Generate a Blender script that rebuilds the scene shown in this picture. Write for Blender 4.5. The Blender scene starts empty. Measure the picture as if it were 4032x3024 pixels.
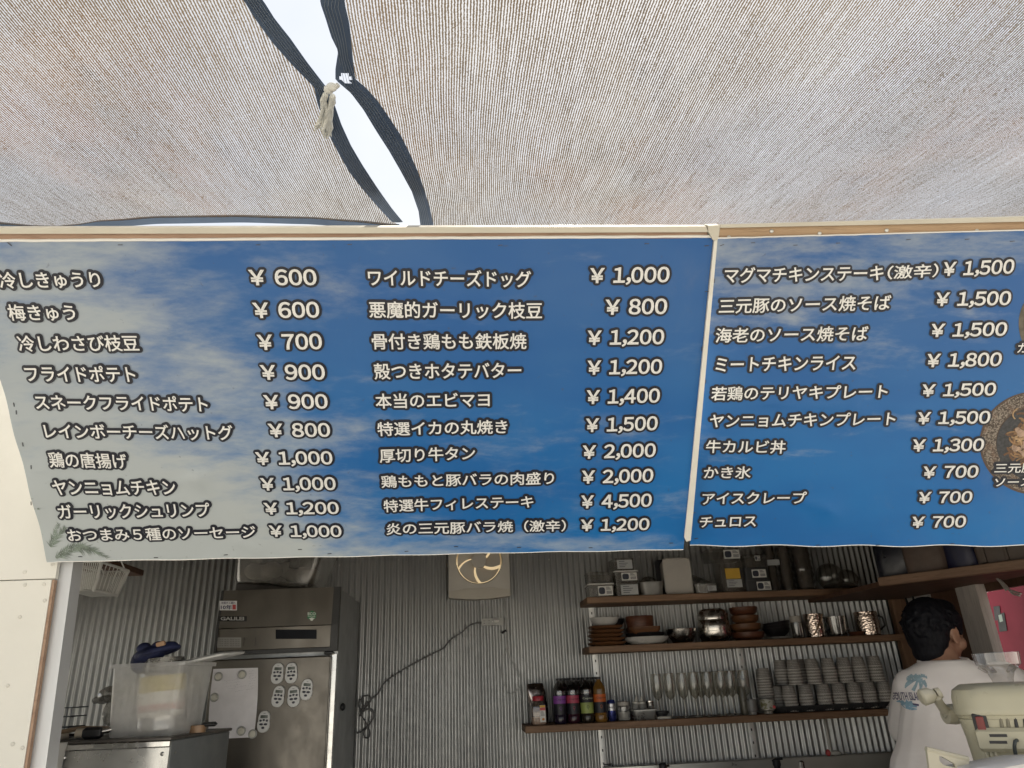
import bpy, bmesh, math, random
from mathutils import Vector, Matrix, noise as mnoise
random.seed(7)
PI = math.pi
R = math.radians
V = Vector
scene = bpy.context.scene
COL = scene.collection

# ---------------------------------------------------------------- camera
FPX = 2800.0                      # focal length in pixels of the 4032 px wide photograph
PITCH, YAW, ROLL = R(22.6), R(4.5), R(2.5)
EYE = V((0.0, 0.0, 1.50))
_f = V((math.sin(YAW)*math.cos(PITCH), math.cos(YAW)*math.cos(PITCH), math.sin(PITCH)))
_r = V((math.cos(YAW), -math.sin(YAW), 0.0))
_u = _r.cross(_f)
CR = _r*math.cos(ROLL) - _u*math.sin(ROLL)
CU = _u*math.cos(ROLL) + _r*math.sin(ROLL)
CF = _f
cd = bpy.data.cameras.new('camera')
cam = bpy.data.objects.new('camera', cd)
COL.objects.link(cam)
cd.sensor_width = 36.0
cd.lens = FPX/4032*36.0
cd.clip_start = 0.05
cd.clip_end = 2000
cam.matrix_world = Matrix.Translation(EYE) @ Matrix((CR, CU, -CF)).transposed().to_4x4()
scene.camera = cam

# ---------------------------------------------------------------- world, sun, exposure
SUN_EL, SUN_AZ = R(62), R(20)     # azimuth measured from +Y (behind the kiosk) towards +X
w = bpy.data.worlds.new('World')
scene.world = w
w.use_nodes = True
wn, wl = w.node_tree.nodes, w.node_tree.links
wn.clear()
sky = wn.new('ShaderNodeTexSky')
sky.sky_type = 'NISHITA'
sky.sun_disc = False
sky.sun_elevation = SUN_EL
sky.sun_rotation = SUN_AZ
sky.air_density = 1.0
sky.dust_density = 1.0
sky.ozone_density = 1.0
tc = wn.new('ShaderNodeTexCoord')
cn = wn.new('ShaderNodeTexNoise')
cn.inputs['Scale'].default_value = 2.6
cn.inputs['Detail'].default_value = 6
cn.inputs['Roughness'].default_value = 0.55
cr = wn.new('ShaderNodeMapRange')
cr.interpolation_type = 'SMOOTHSTEP'
cr.inputs['From Min'].default_value = 0.36
cr.inputs['From Max'].default_value = 0.66
cr.inputs['To Min'].default_value = 0.65
cr.inputs['To Max'].default_value = 0.95
cm = wn.new('ShaderNodeMix')
cm.data_type = 'RGBA'
cm.inputs['B'].default_value = (5.0, 5.1, 5.15, 1)       # bright thin cloud
bg = wn.new('ShaderNodeBackground')
bg.inputs['Strength'].default_value = 0.08
wo = wn.new('ShaderNodeOutputWorld')
wl.new(tc.outputs['Generated'], cn.inputs['Vector'])
wl.new(cn.outputs['Fac'], cr.inputs['Value'])
wl.new(cr.outputs['Result'], cm.inputs['Factor'])
wl.new(sky.outputs['Color'], cm.inputs['A'])
wl.new(cm.outputs['Result'], bg.inputs['Color'])
wl.new(bg.outputs['Background'], wo.inputs['Surface'])

sd = bpy.data.lights.new('sun', 'SUN')
sd.energy = 4.0
sd.angle = R(0.5)
sd.color = (1.0, 0.95, 0.87)
sun = bpy.data.objects.new('sun', sd)
COL.objects.link(sun)
_sv = V((math.sin(SUN_AZ)*math.cos(SUN_EL), math.cos(SUN_AZ)*math.cos(SUN_EL), math.sin(SUN_EL)))
sun.rotation_euler = _sv.to_track_quat('Z', 'Y').to_euler()
sun.location = _sv*20

vs = scene.view_settings
vs.view_transform = 'Standard'
vs.look = 'None'
vs.exposure = 1.32
vs.gamma = 1.0
vs.use_curve_mapping = False
scene.cycles.use_denoising = True
scene.cycles.max_bounces = 10
scene.cycles.diffuse_bounces = 6
scene.cycles.glossy_bounces = 4
scene.cycles.transparent_max_bounces = 24
scene.cycles.sample_clamp_indirect = 6.0
scene.cycles.caustics_reflective = False
scene.cycles.caustics_refractive = False

# ---------------------------------------------------------------- measuring helpers
def ray(px, py):
    return CF + CR*((px-2016)/FPX) + CU*((1512-py)/FPX)
def at_y(px, py, Y):
    d = ray(px, py)
    return EYE + d*((Y-EYE.y)/d.y)
def at_x(px, py, X):
    d = ray(px, py)
    return EYE + d*((X-EYE.x)/d.x)
def at_z(px, py, Z):
    d = ray(px, py)
    return EYE + d*((Z-EYE.z)/d.z)
def project(p):
    q = p-EYE
    z = q.dot(CF)
    return (2016+FPX*q.dot(CR)/z, 1512-FPX*q.dot(CU)/z)

# ---------------------------------------------------------------- materials
class NT:
    def __init__(s, name):
        s.m = bpy.data.materials.new(name)
        s.m.use_nodes = True
        s.t = s.m.node_tree
        s.n, s.l = s.t.nodes, s.t.links
        s.n.clear()
        s.out = s.n.new('ShaderNodeOutputMaterial')
        s.co = s.n.new('ShaderNodeTexCoord').outputs['Object']
    def put(s, sock, val):
        if isinstance(val, bpy.types.NodeSocket):
            s.l.new(val, sock)
        elif val is not None:
            if sock.type == 'RGBA' and len(val) == 3:
                val = (*val, 1)
            sock.default_value = val
    def mapv(s, scale=(1, 1, 1), loc=(0, 0, 0), rot=(0, 0, 0), v=None):
        n = s.n.new('ShaderNodeMapping')
        s.put(n.inputs['Vector'], v or s.co)
        n.inputs['Scale'].default_value = scale
        n.inputs['Location'].default_value = loc
        n.inputs['Rotation'].default_value = rot
        return n.outputs['Vector']
    def noise(s, scale=5, detail=4, rough=.55, v=None, dist=0):
        n = s.n.new('ShaderNodeTexNoise')
        s.put(n.inputs['Vector'], v or s.co)
        n.inputs['Scale'].default_value = scale
        n.inputs['Detail'].default_value = detail
        n.inputs['Roughness'].default_value = rough
        n.inputs['Distortion'].default_value = dist
        return n.outputs['Fac']
    def vor(s, scale=5, v=None, out='Distance'):
        n = s.n.new('ShaderNodeTexVoronoi')
        s.put(n.inputs['Vector'], v or s.co)
        n.inputs['Scale'].default_value = scale
        return n.outputs[out]
    def rng(s, x, a, b, c=0., d=1., smooth=True):
        n = s.n.new('ShaderNodeMapRange')
        if smooth:
            n.interpolation_type = 'SMOOTHSTEP'
        s.put(n.inputs['Value'], x)
        for k, q in zip(('From Min', 'From Max', 'To Min', 'To Max'), (a, b, c, d)):
            n.inputs[k].default_value = q
        return n.outputs['Result']
    def math(s, op, a, b=None, c=None):
        n = s.n.new('ShaderNodeMath')
        n.operation = op
        for i, q in enumerate((a, b, c)):
            if q is not None:
                s.put(n.inputs[i], q)
        return n.outputs[0]
    def mix(s, f, a, b, mode='MIX'):
        n = s.n.new('ShaderNodeMix')
        n.data_type = 'RGBA'
        n.blend_type = mode
        s.put(n.inputs['Factor'], f)
        s.put(n.inputs['A'], a)
        s.put(n.inputs['B'], b)
        return n.outputs['Result']
    def sep(s, v=None):
        n = s.n.new('ShaderNodeSeparateXYZ')
        s.put(n.inputs[0], v or s.co)
        return n.outputs
    def bump(s, h, strength=.3, dist=.002):
        n = s.n.new('ShaderNodeBump')
        s.put(n.inputs['Height'], h)
        n.inputs['Strength'].default_value = strength
        n.inputs['Distance'].default_value = dist
        return n.outputs['Normal']
    def pbr(s, col, rough=.5, metal=0., normal=None, spec=.5, **kw):
        n = s.n.new('ShaderNodeBsdfPrincipled')
        s.put(n.inputs['Base Color'], col)
        s.put(n.inputs['Roughness'], rough)
        s.put(n.inputs['Metallic'], metal)
        n.inputs['Specular IOR Level'].default_value = spec
        if normal:
            s.put(n.inputs['Normal'], normal)
        for k, q in kw.items():
            s.put(n.inputs[k.replace('_', ' ')], q)
        return n.outputs['BSDF']
    def shader(s, kind, **kw):
        n = s.n.new(kind)
        for k, q in kw.items():
            s.put(n.inputs[k], q)
        return n.outputs[0]
    def mixs(s, f, a, b):
        n = s.n.new('ShaderNodeMixShader')
        s.put(n.inputs[0], f)
        s.l.new(a, n.inputs[1])
        s.l.new(b, n.inputs[2])
        return n.outputs[0]
    def done(s, sh):
        s.l.new(sh, s.out.inputs['Surface'])
        return s.m

def mul(c, k):
    return tuple(min(1, x*k) for x in c)

MC = {}
def M(name, col, rough=.5, metal=0., var=.15, scale=9., bump=.0, bscale=80., spec=.5, stretch=(1, 1, 1), dirt=0., dirtcol=(.05, .04, .03)):
    """painted / plastic / metal surface with uneven tone, worn gloss and optional grime"""
    if name in MC:
        return MC[name]
    t = NT(name)
    v = t.mapv(stretch)
    a = t.noise(scale, 5, .6, v)
    c = t.mix(t.rng(a, .25, .75), mul(col, 1-var), mul(col, 1+var))
    if dirt:
        c = t.mix(t.rng(t.noise(scale*.6, 8, .7, t.mapv(stretch, (3, 1, 2))), .52, .75, 0, dirt), c, dirtcol)
    r = t.rng(t.noise(scale*2.3, 4, .6, v), .3, .7, max(.02, rough-.08), min(1, rough+.1))
    nb = t.bump(t.noise(bscale, 3, .6, v), bump, .002) if bump else None
    MC[name] = t.done(t.pbr(c, r, metal, nb, spec))
    return MC[name]

def wood(name, c1, c2, rough=.6, axis=0, scale=1.):
    if name in MC:
        return MC[name]
    t = NT(name)
    st = [14, 14, 14]
    st[axis] = 1.2
    v = t.mapv([q*scale for q in st])
    g = t.noise(2.2, 6, .65, v, .6)
    fine = t.noise(16, 3, .6, v)
    c = t.mix(t.rng(g, .3, .7), c1, c2)
    c = t.mix(t.rng(fine, .5, .72, 0, .5), c, mul(c1, .6))
    c = t.mix(t.rng(t.noise(1.5, 4), .5, .7, 0, .25), c, mul(c1, .7))
    MC[name] = t.done(t.pbr(c, rough, 0, t.bump(fine, .25, .001), .3))
    return MC[name]

def clear(name, tint=(.9, .92, .92), gloss=.12, rough=.08, haze=.0, hazecol=(.75, .75, .73)):
    """thin clear plastic or glass: see-through, with reflections and a little haze"""
    if name in MC:
        return MC[name]
    t = NT(name)
    tr = t.shader('ShaderNodeBsdfTransparent', Color=tint)
    gl = t.shader('ShaderNodeBsdfGlossy', Color=(.9, .9, .9), Roughness=rough)
    lw = t.n.new('ShaderNodeLayerWeight')
    lw.inputs['Blend'].default_value = .35
    f = t.rng(lw.outputs['Facing'], 0, 1, gloss, min(.9, gloss+.5), False)
    sh = t.mixs(f, tr, gl)
    if haze:
        df = t.shader('ShaderNodeBsdfDiffuse', Color=hazecol)
        tl = t.shader('ShaderNodeBsdfTranslucent', Color=hazecol)
        hz = t.mixs(.5, df, tl)
        sh = t.mixs(t.rng(t.noise(14, 4), .3, .7, haze*.8, min(1, haze*1.15)), sh, hz)
    MC[name] = t.done(sh)
    return MC[name]

# ---------------------------------------------------------------- mesh helpers
class MB:
    def __init__(s):
        s.v, s.f, s.mi = [], [], []
        s.cur = 0
    def add(s, vs_, fs):
        o = len(s.v)
        s.v += [V(q) for q in vs_]
        s.f += [tuple(i+o for i in f) for f in fs]
        s.mi += [s.cur]*len(fs)
        return s
    def loft(s, rings, cap0=True, cap1=True):
        n = len(rings[0])
        vs_ = [q for r in rings for q in r]
        fs = []
        for k in range(len(rings)-1):
            for i in range(n):
                j = (i+1) % n
                fs.append((k*n+i, k*n+j, (k+1)*n+j, (k+1)*n+i))
        if cap0:
            fs.append(tuple(reversed(range(n))))
        if cap1:
            fs.append(tuple(range((len(rings)-1)*n, len(rings)*n)))
        return s.add(vs_, fs)
    def box(s, x0, x1, y0, y1, z0, z1, b=0.):
        x0, x1 = min(x0, x1), max(x0, x1)
        y0, y1 = min(y0, y1), max(y0, y1)
        z0, z1 = min(z0, z1), max(z0, z1)
        if b <= 0:
            return s.add([(x0, y0, z0), (x1, y0, z0), (x1, y1, z0), (x0, y1, z0), (x0, y0, z1), (x1, y0, z1), (x1, y1, z1), (x0, y1, z1)],
                         [(0, 3, 2, 1), (4, 5, 6, 7), (0, 1, 5, 4), (1, 2, 6, 5), (2, 3, 7, 6), (3, 0, 4, 7)])
        b = min(b, (x1-x0)*.45, (y1-y0)*.45, (z1-z0)*.45)
        cx, cy = (x0+x1)/2, (y0+y1)/2
        rs = []
        for z, i in ((z0, b), (z0+b, 0), (z1-b, 0), (z1, b)):
            rs.append([V((cx+p[0], cy+p[1], z)) for p in rrect(x1-x0-2*i, y1-y0-2*i, max(b*.6, b-i*.5), 2)])
        return s.loft(rs)
    def lathe(s, prof, c=(0, 0, 0), n=24, sx=1., sy=1., cap0=True, cap1=True):
        rs = [[V((c[0]+r*sx*math.cos(2*PI*i/n), c[1]+r*sy*math.sin(2*PI*i/n), c[2]+z)) for i in range(n)] for r, z in prof]
        return s.loft(rs, cap0, cap1)
    def rlathe(s, prof, r=.02, n=4, c=(0, 0, 0), cap0=True, cap1=True):
        """stacked rounded rectangles: prof = [(width, depth, z)]"""
        rs = [[V((c[0]+p[0], c[1]+p[1], c[2]+z)) for p in rrect(w_, d_, min(r, w_*.49, d_*.49), n)] for w_, d_, z in prof]
        return s.loft(rs, cap0, cap1)
    def tube(s, pts, r, n=6, closed=False, flat=1.):
        pts = [V(p) for p in pts]
        m = len(pts)
        rs = []
        up = V((0, 0, 1))
        prev = None
        for i, p in enumerate(pts):
            a = pts[(i-1) % m] if (closed or i > 0) else p
            b = pts[(i+1) % m] if (closed or i < m-1) else p
            d = (b-a)
            d = d.normalized() if d.length > 1e-9 else V((0, 0, 1))
            if prev is None:
                q = up if abs(d.dot(up)) < .9 else V((1, 0, 0))
                x = d.cross(q).normalized()
            else:
                x = (prev - d*prev.dot(d))
                x = x.normalized() if x.length > 1e-6 else d.orthogonal().normalized()
            prev = x
            y = d.cross(x)
            rr = r[i] if isinstance(r, (list, tuple)) else r
            rs.append([p + x*(rr*math.cos(2*PI*k/n)) + y*(rr*flat*math.sin(2*PI*k/n)) for k in range(n)])
        if closed:
            rs.append(rs[0])
        return s.loft(rs, not closed, not closed)
    def prism(s, poly, vec):
        vec = V(vec)
        poly = [V(p) for p in poly]
        n = len(poly)
        vs_ = poly + [p+vec for p in poly]
        fs = [tuple(range(n)), tuple(reversed(range(n, 2*n)))] + [(i, i+n, (i+1) % n+n, (i+1) % n) for i in range(n)]
        return s.add(vs_, fs)
    def ball(s, c, rx, ry=None, rz=None, n=16, m=10):
        ry = ry or rx
        rz = rz or rx
        rs = []
        for k in range(m+1):
            a = -PI/2 + PI*k/m
            q = max(.02, math.cos(a))
            rs.append([V((c[0]+rx*q*math.cos(2*PI*i/n), c[1]+ry*q*math.sin(2*PI*i/n), c[2]+rz*math.sin(a))) for i in range(n)])
        return s.loft(rs)
    def grid(s, fn, nu, nv, both=False):
        vs_ = [fn(i/nu, j/nv) for j in range(nv+1) for i in range(nu+1)]
        fs = [(j*(nu+1)+i, j*(nu+1)+i+1, (j+1)*(nu+1)+i+1, (j+1)*(nu+1)+i) for j in range(nv) for i in range(nu)]
        return s.add(vs_, fs)
    def xf(s, mat, start=0):
        for i in range(start, len(s.v)):
            s.v[i] = mat @ s.v[i]
        return s
    def build(s, name, mats, parent=None, smooth=38, loc=None, label=None, kind=None):
        me = bpy.data.meshes.new(name)
        me.from_pydata([tuple(q) for q in s.v], [], s.f)
        mats = mats if isinstance(mats, (list, tuple)) else [mats]
        for q in mats:
            me.materials.append(q)
        if len(mats) > 1:
            me.polygons.foreach_set('material_index', s.mi)
        bm = bmesh.new()
        bm.from_mesh(me)
        bmesh.ops.recalc_face_normals(bm, faces=bm.faces)
        bm.to_mesh(me)
        bm.free()
        if smooth:
            me.polygons.foreach_set('use_smooth', [True]*len(me.polygons))
            me.set_sharp_from_angle(angle=R(smooth))
        return link(name, me, parent, loc, label, kind)

def link(name, me, parent=None, loc=None, label=None, kind=None):
    o = bpy.data.objects.new(name, me)
    COL.objects.link(o)
    if parent:
        o.parent = parent
    if loc is not None:
        o.location = loc
    if label:
        o['label'] = label
    if kind:
        o['kind'] = kind
    return o

def rrect(w_, d_, r, n=4):
    r = max(1e-5, min(r, w_/2-1e-6, d_/2-1e-6))
    out = []
    for cx, cy, a0 in ((w_/2-r, d_/2-r, 0), (-w_/2+r, d_/2-r, PI/2), (-w_/2+r, -d_/2+r, PI), (w_/2-r, -d_/2+r, 1.5*PI)):
        for k in range(n+1):
            a = a0+PI/2*k/n
            out.append((cx+r*math.cos(a), cy+r*math.sin(a)))
    return out

def T(name, label, cat, loc=(0, 0, 0), rot=(0, 0, 0), group=None, mat=None):
    o = bpy.data.objects.new(name, None)
    o.empty_display_size = .05
    COL.objects.link(o)
    if mat is not None:
        o.matrix_world = mat
    else:
        o.location = loc
        o.rotation_euler = rot
    return tag(o, label, cat, group)
def tag(o, label, cat, group=None):
    o['label'] = label
    o['category'] = cat
    if group:
        o['group'] = group
    return o
def kids(o):
    return [c for c in bpy.data.objects if c.parent == o]
def dup(root, loc, rot=None, label=None, scale=None):
    ch = TREE.get(root.name)
    if ch is None:
        ch = [(c, kids(c)) for c in kids(root)]
        TREE[root.name] = ch
    r = root.copy()
    COL.objects.link(r)
    r.location = loc
    if rot is not None:
        r.rotation_euler = rot
    if label:
        r['label'] = label
    if scale:
        r.scale = scale
    for c, gs in ch:
        d = c.copy()
        COL.objects.link(d)
        d.parent = r
        for g in gs:
            e = g.copy()
            COL.objects.link(e)
            e.parent = d
    return r
TREE = {}

def text_mesh(s, bold=.0, outline=0., res=3, spacing=1.):
    """flat lettering of size 1 in the built-in typeface; outline > 0 gives a soft rim of that radius instead"""
    cu = bpy.data.curves.new('lettering', 'FONT')
    cu.body = s
    cu.size = 1.0
    cu.resolution_u = res
    cu.space_character = spacing
    if outline:
        cu.fill_mode = 'NONE'
        cu.bevel_depth = outline+bold
        cu.bevel_resolution = 1
    o = bpy.data.objects.new('lettering', cu)
    COL.objects.link(o)
    dg = bpy.context.evaluated_depsgraph_get()
    me = bpy.data.meshes.new_from_object(o.evaluated_get(dg))
    if bold and not outline:          # thicken the strokes: join the fill with a rim of radius bold
        cu.fill_mode = 'NONE'
        cu.bevel_depth = bold
        cu.bevel_resolution = 0
        bpy.context.view_layer.update()
        dg = bpy.context.evaluated_depsgraph_get()
        rim = bpy.data.meshes.new_from_object(o.evaluated_get(dg))
        bm = bmesh.new()
        bm.from_mesh(me)
        bm.from_mesh(rim)
        bm.to_mesh(me)
        bm.free()
        bpy.data.meshes.remove(rim)
    bpy.data.objects.remove(o)
    bpy.data.curves.remove(cu)
    return me
def outline_paths(s):
    """the outline of the lettering as points and edges (size 1)"""
    cu = bpy.data.curves.new('lettering', 'FONT')
    cu.body = s
    cu.size = 1.0
    cu.resolution_u = 3
    cu.fill_mode = 'NONE'
    o = bpy.data.objects.new('lettering', cu)
    COL.objects.link(o)
    dg = bpy.context.evaluated_depsgraph_get()
    me = bpy.data.meshes.new_from_object(o.evaluated_get(dg))
    out = ([v.co.copy() for v in me.vertices], [tuple(e.vertices) for e in me.edges])
    bpy.data.objects.remove(o)
    bpy.data.curves.remove(cu)
    bpy.data.meshes.remove(me)
    return out
FULL = {c: chr(ord(c)+0xFEE0) for c in '0123456789,'}
FULL['\u00a5'] = '\uffe5'
_gc = {}
def price_layout(s, bold):
    """prices set glyph by glyph, tightly spaced: (mesh, (outline points, outline edges))"""
    bm = bmesh.new()
    pv, pe, x = [], [], 0.
    for c in s:
        if c == ' ':
            x += .40
            continue
        if c not in _gc:
            _gc[c] = (text_mesh(FULL[c], bold, 0, 4), outline_paths(FULL[c]))
        me, (v, e) = _gc[c]
        lo, hi = min(q.x for q in v), max(q.x for q in v)
        tmp = me.copy()
        for q in tmp.vertices:
            q.co.x += x-lo
        bm.from_mesh(tmp)
        bpy.data.meshes.remove(tmp)
        o = len(pv)
        pv += [q+V((x-lo, 0, 0)) for q in v]
        pe += [(a+o, b_+o) for a, b_ in e]
        x += (hi-lo)+(.055 if c == ',' else .095)
    out = bpy.data.meshes.new('lettering')
    bm.to_mesh(out)
    bm.free()
    return out, (pv, pe)
def flat_text(name, s, mat, parent, w_, h_, org, ex, ey, bold=.01, lift=.0006, label=None, res=2):
    """lettering fitted to a w x h box whose lower left corner is org (local axes ex, ey)"""
    me = text_mesh(s, bold, 0, res)
    xs = [v.co.x for v in me.vertices]
    ys = [v.co.y for v in me.vertices]
    x0, x1, y0, y1 = min(xs), max(xs), min(ys), max(ys)
    ex, ey, org = V(ex), V(ey), V(org)
    nn = ex.cross(ey).normalized()
    for v in me.vertices:
        v.co = org + ex*((v.co.x-x0)/(x1-x0)*w_) + ey*((v.co.y-y0)/(y1-y0)*h_) + nn*(lift+v.co.z*.002)
    me.materials.clear()
    me.materials.append(mat)
    return link(name, me, parent, label=label)
# ================================================================ SETTING
def ground_mat():
    t = NT('pale_concrete')
    a = t.noise(.7, 6, .6)
    c = t.mix(t.rng(a, .3, .7), (.50, .47, .41), (.62, .585, .52))
    c = t.mix(t.rng(t.noise(9, 6, .7), .55, .75, 0, .4), c, (.3, .28, .25))
    return t.done(t.pbr(c, .85, 0, t.bump(t.noise(60, 3), .4, .004), .3))
b = MB()
b.add([(-400, -400, 0), (400, -400, 0), (400, 400, 0), (-400, 400, 0)], [(0, 1, 2, 3)])
b.build('ground', ground_mat(), kind='structure', smooth=0)

XL, XR, YF, YB, ZC = -2.35, 2.42, 2.12, 4.0, 2.56

def corrugated_mat():
    t = NT('galvanised_sheet')
    v = t.mapv((1, 1, .25))
    a = t.noise(3.0, 5, .6, v)
    c = t.mix(t.rng(a, .3, .7), (.37, .375, .37), (.48, .485, .475))
    c = t.mix(t.rng(t.noise(7, 7, .7, t.mapv((1, 1, .12), (4, 0, 0))), .60, .78, 0, .35), c, (.25, .24, .21))
    r = t.rng(t.noise(25, 4),   .3, .7, .30, .42)
    return t.done(t.pbr(c, r, .7, None, .5))
galv = corrugated_mat()
plywhite = M('white_painted_plywood', (.78, .765, .70), .55, 0, .035, 3.0, .25, 45, .35, dirt=.12, dirtcol=(.45, .4, .33))
plybrown = wood('brown_plywood', (.075, .038, .024), (.13, .07, .045), .6, 2, .5)
rawply = wood('raw_plywood_edge', (.36, .235, .165), (.46, .32, .23), .7, 0, .6)
ceilmat = wood('dark_rafters_board', (.09, .065, .045), (.14, .10, .075), .7, 0, .4)
alu = M('dull_aluminium', (.62, .63, .64), .42, .35, .06, 7, .1, 60, .5, (1, 1, .1))
steel_screw = M('zinc_screw', (.55, .55, .53), .35, .8, .1)
black_iron = M('black_iron', (.02, .02, .022), .5, .3, .1)
darkfloor = M('kitchen_floor', (.34, .325, .30), .6, 0, .2, 5)

kiosk = T('food_kiosk', 'open fronted food kiosk with white plywood front and corrugated metal back wall', 'kiosk', (0, YF, 0))
KM = kiosk.matrix_world.copy()
KM = Matrix.Translation((0, YF, 0))
KI = KM.inverted()
def kb(name, mb, mat, **k):
    mb.xf(KI)
    return mb.build(name, mat, kiosk, **k)

# back wall: six overlapping small-wave sheets, 31.8 mm pitch
PITCHW = .0318
sheet_w = PITCHW*26
FANC = at_y(1886, 2206, 3.93)
FANRAD = (at_y(1976, 2206, 3.93).x-FANC.x)*1.06
WZ = [.05, .9, 1.7]+[FANC.z-FANRAD+2*FANRAD*i/16 for i in range(17)]+[ZC+.05]
x0 = XL-.05
k = 0
while x0 < XR+.1:
    x1 = min(x0+sheet_w+PITCHW, XR+.14)
    n = int((x1-x0)/PITCHW*8)
    lift = -.003*(k % 2)
    b = MB()
    vs_ = []
    for i in range(n+1):
        x = x0+(x1-x0)*i/n
        y = YB+lift-.0060*math.cos(2*PI*x/PITCHW)
        for z in WZ:
            vs_.append((x+.0009*math.sin(z*7+k), y, z))
    nz = len(WZ)
    fs_ = []
    for i in range(n):
        xm = x0+(x1-x0)*(i+.5)/n
        for j in range(nz-1):
            zm = (WZ[j]+WZ[j+1])/2
            if (xm-FANC.x)**2+(zm-FANC.z)**2 < FANRAD**2:
                continue               # opening for the exhaust fan
            fs_.append((i*nz+j, (i+1)*nz+j, (i+1)*nz+j+1, i*nz+j+1))
    b.add(vs_, fs_)
    sh = kb('corrugated_sheet', b, galv, smooth=60)
    for zz in (2.12, 1.28):
        for q in range(3):
            xs = round((x0+.08+q*.33)/PITCHW)*PITCHW
            m = MB()
            m.lathe([(.0045, 0), (.0045, .002), (.002, .0032)], n=8)
            m.xf(KI @ Matrix.Translation((xs, YB+lift-.0068, zz+.02*math.sin(k*3+q))) @ Matrix.Rotation(R(90), 4, 'X'))
            m.build('screw', steel_screw, sh)
    x0 += sheet_w
    k += 1
# side wall left, floor, ceiling
IW = ((YF+.02, YB+.05, .05, 1.05), (YF+.02, YB+.05, 1.90, ZC), (YF+.02, YF+.24, 1.0505, 1.8995), (YB-.30, YB+.05, 1.0505, 1.8995))   # unseen side opening, added to let sky light into the left interior
for y0_, y1_, z0_, z1_ in IW:
    kb('interior_wall', MB().box(XL-.06, XL, y0_, y1_, z0_, z1_), M('grey_interior_wall', (.74, .74, .72), .6, 0, .1))
kb('floor', MB().box(XL-.05, XR+.05, YF, YB+.06, .005, .05), darkfloor)
kb('ceiling', MB().box(XL-.08, XR+.08, YF+.03, YB+.08, ZC, ZC+.05), ceilmat)
for i in range(5):
    x = -2.0+i*.95
    kb('rafter', MB().box(x, x+.045, YF+.05, YB-.02, ZC-.09, ZC-.002, .004), ceilmat)
# front: plywood left of the opening, lintel behind the boards, apron below, right return
def wall_poly(px, Y, th):
    return MB().prism([at_y(x, y, Y) for x, y in px], (0, th, 0))
seam_z = at_y(100, 2283, YF).z
e1, e2 = at_y(229, 2200, YF).x, at_y(217, 2280, YF).x
up = MB()
up.prism([(-3.4, YF, seam_z+.0015), (e2, YF, seam_z+.0015), (e1, YF, at_y(229, 2200, YF).z), (e1, YF, 2.62), (-3.4, YF, 2.62)], (0, .015, 0))
pu = kb('plywood_panel', up, plywhite, smooth=0)
l1, l2 = at_y(203, 2284, YF).x, at_y(92, 3024, YF).x
lo = MB()
lo.prism([(-3.4, YF, .02), (l2-.012, YF, .02), (l2, YF, at_y(92, 3024, YF).z), (l1, YF, seam_z-.0015), (-3.4, YF, seam_z-.0015)], (0, .015, 0))
pl = kb('plywood_panel', lo, plywhite, smooth=0)
ed = MB()
ed.prism([(l2+.0005, YF+.002, at_y(92, 3024, YF).z-.6), (l2+.0075, YF+.002, at_y(92, 3024, YF).z-.6), (l2+.0075, YF+.002, at_y(92, 3024, YF).z), (l1+.0075, YF+.002, seam_z-.002), (l1+.0005, YF+.002, seam_z-.002), (l2+.0005, YF+.002, at_y(92, 3024, YF).z)], (0, .014, 0))
kb('panel_edge', ed, rawply, smooth=0)
for px, py, par in ((207, 2222, pu), (97, 2252, pu), (173, 2301, pl), (98, 2303, pl), (176, 2365, pl), (78, 2430, pl), (50, 2930, pl), (88, 2945, pl), (30, 2700, pl)):
    p = at_y(px, py, YF)
    m = MB()
    m.lathe([(.0052, 0), (.0052, .0012), (.0035, .0022), (.001, .0012)], n=10)
    m.xf(KI @ Matrix.Translation((p.x, p.y-.0002, p.z)) @ Matrix.Rotation(R(90), 4, 'X'))
    m.build('screw', M('painted_screw', (.68, .66, .6), .4, .2, .1), par)
# jamb: aluminium channel standing in the opening
jm = MB()
jz = (.03, at_y(240, 2205, YF).z, 2.3)
jl = [at_y(180, 3024, YF+.02).x, at_y(290, 2205, YF+.02).x]
sl = (jl[1]-jl[0])/(at_y(290, 2205, YF+.02).z-at_y(180, 3024, YF+.02).z)
def jx(z):
    return jl[1]+sl*(z-jz[1])
jm.loft([[V((jx(z)-.052, YF+.02, z)), V((jx(z), YF+.02, z)), V((jx(z), YF+.075, z)), V((jx(z)-.052, YF+.075, z))] for z in (.03, 1.0, 2.3)])
kb('door_jamb', jm, alu)
kb('lintel', MB().box(e1+.003, 2.5, YF+.002, YF+.026, 1.90, 2.60), wood('lintel_board', (.22, .16, .11), (.3, .22, .16), .7, 0, .5))
kb('apron_wall', MB().box(jx(.5)+.01, .74, YF+.03, YF+.05, .02, .50), plywhite)
kb('apron_wall', MB().box(.745, 2.5, YF+.03, YF+.05, .02, .92), plywhite)
kb('serving_counter', MB().box(.75, 2.5, YF-.28, YF+.20, .93, .965, .006), M('counter_top', (.42, .40, .37), .35, 0, .08))
kb('entrance_panel', MB().box(1.98, 3.4, YF, YF+.02, .02, 1.96), plywhite)
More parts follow.
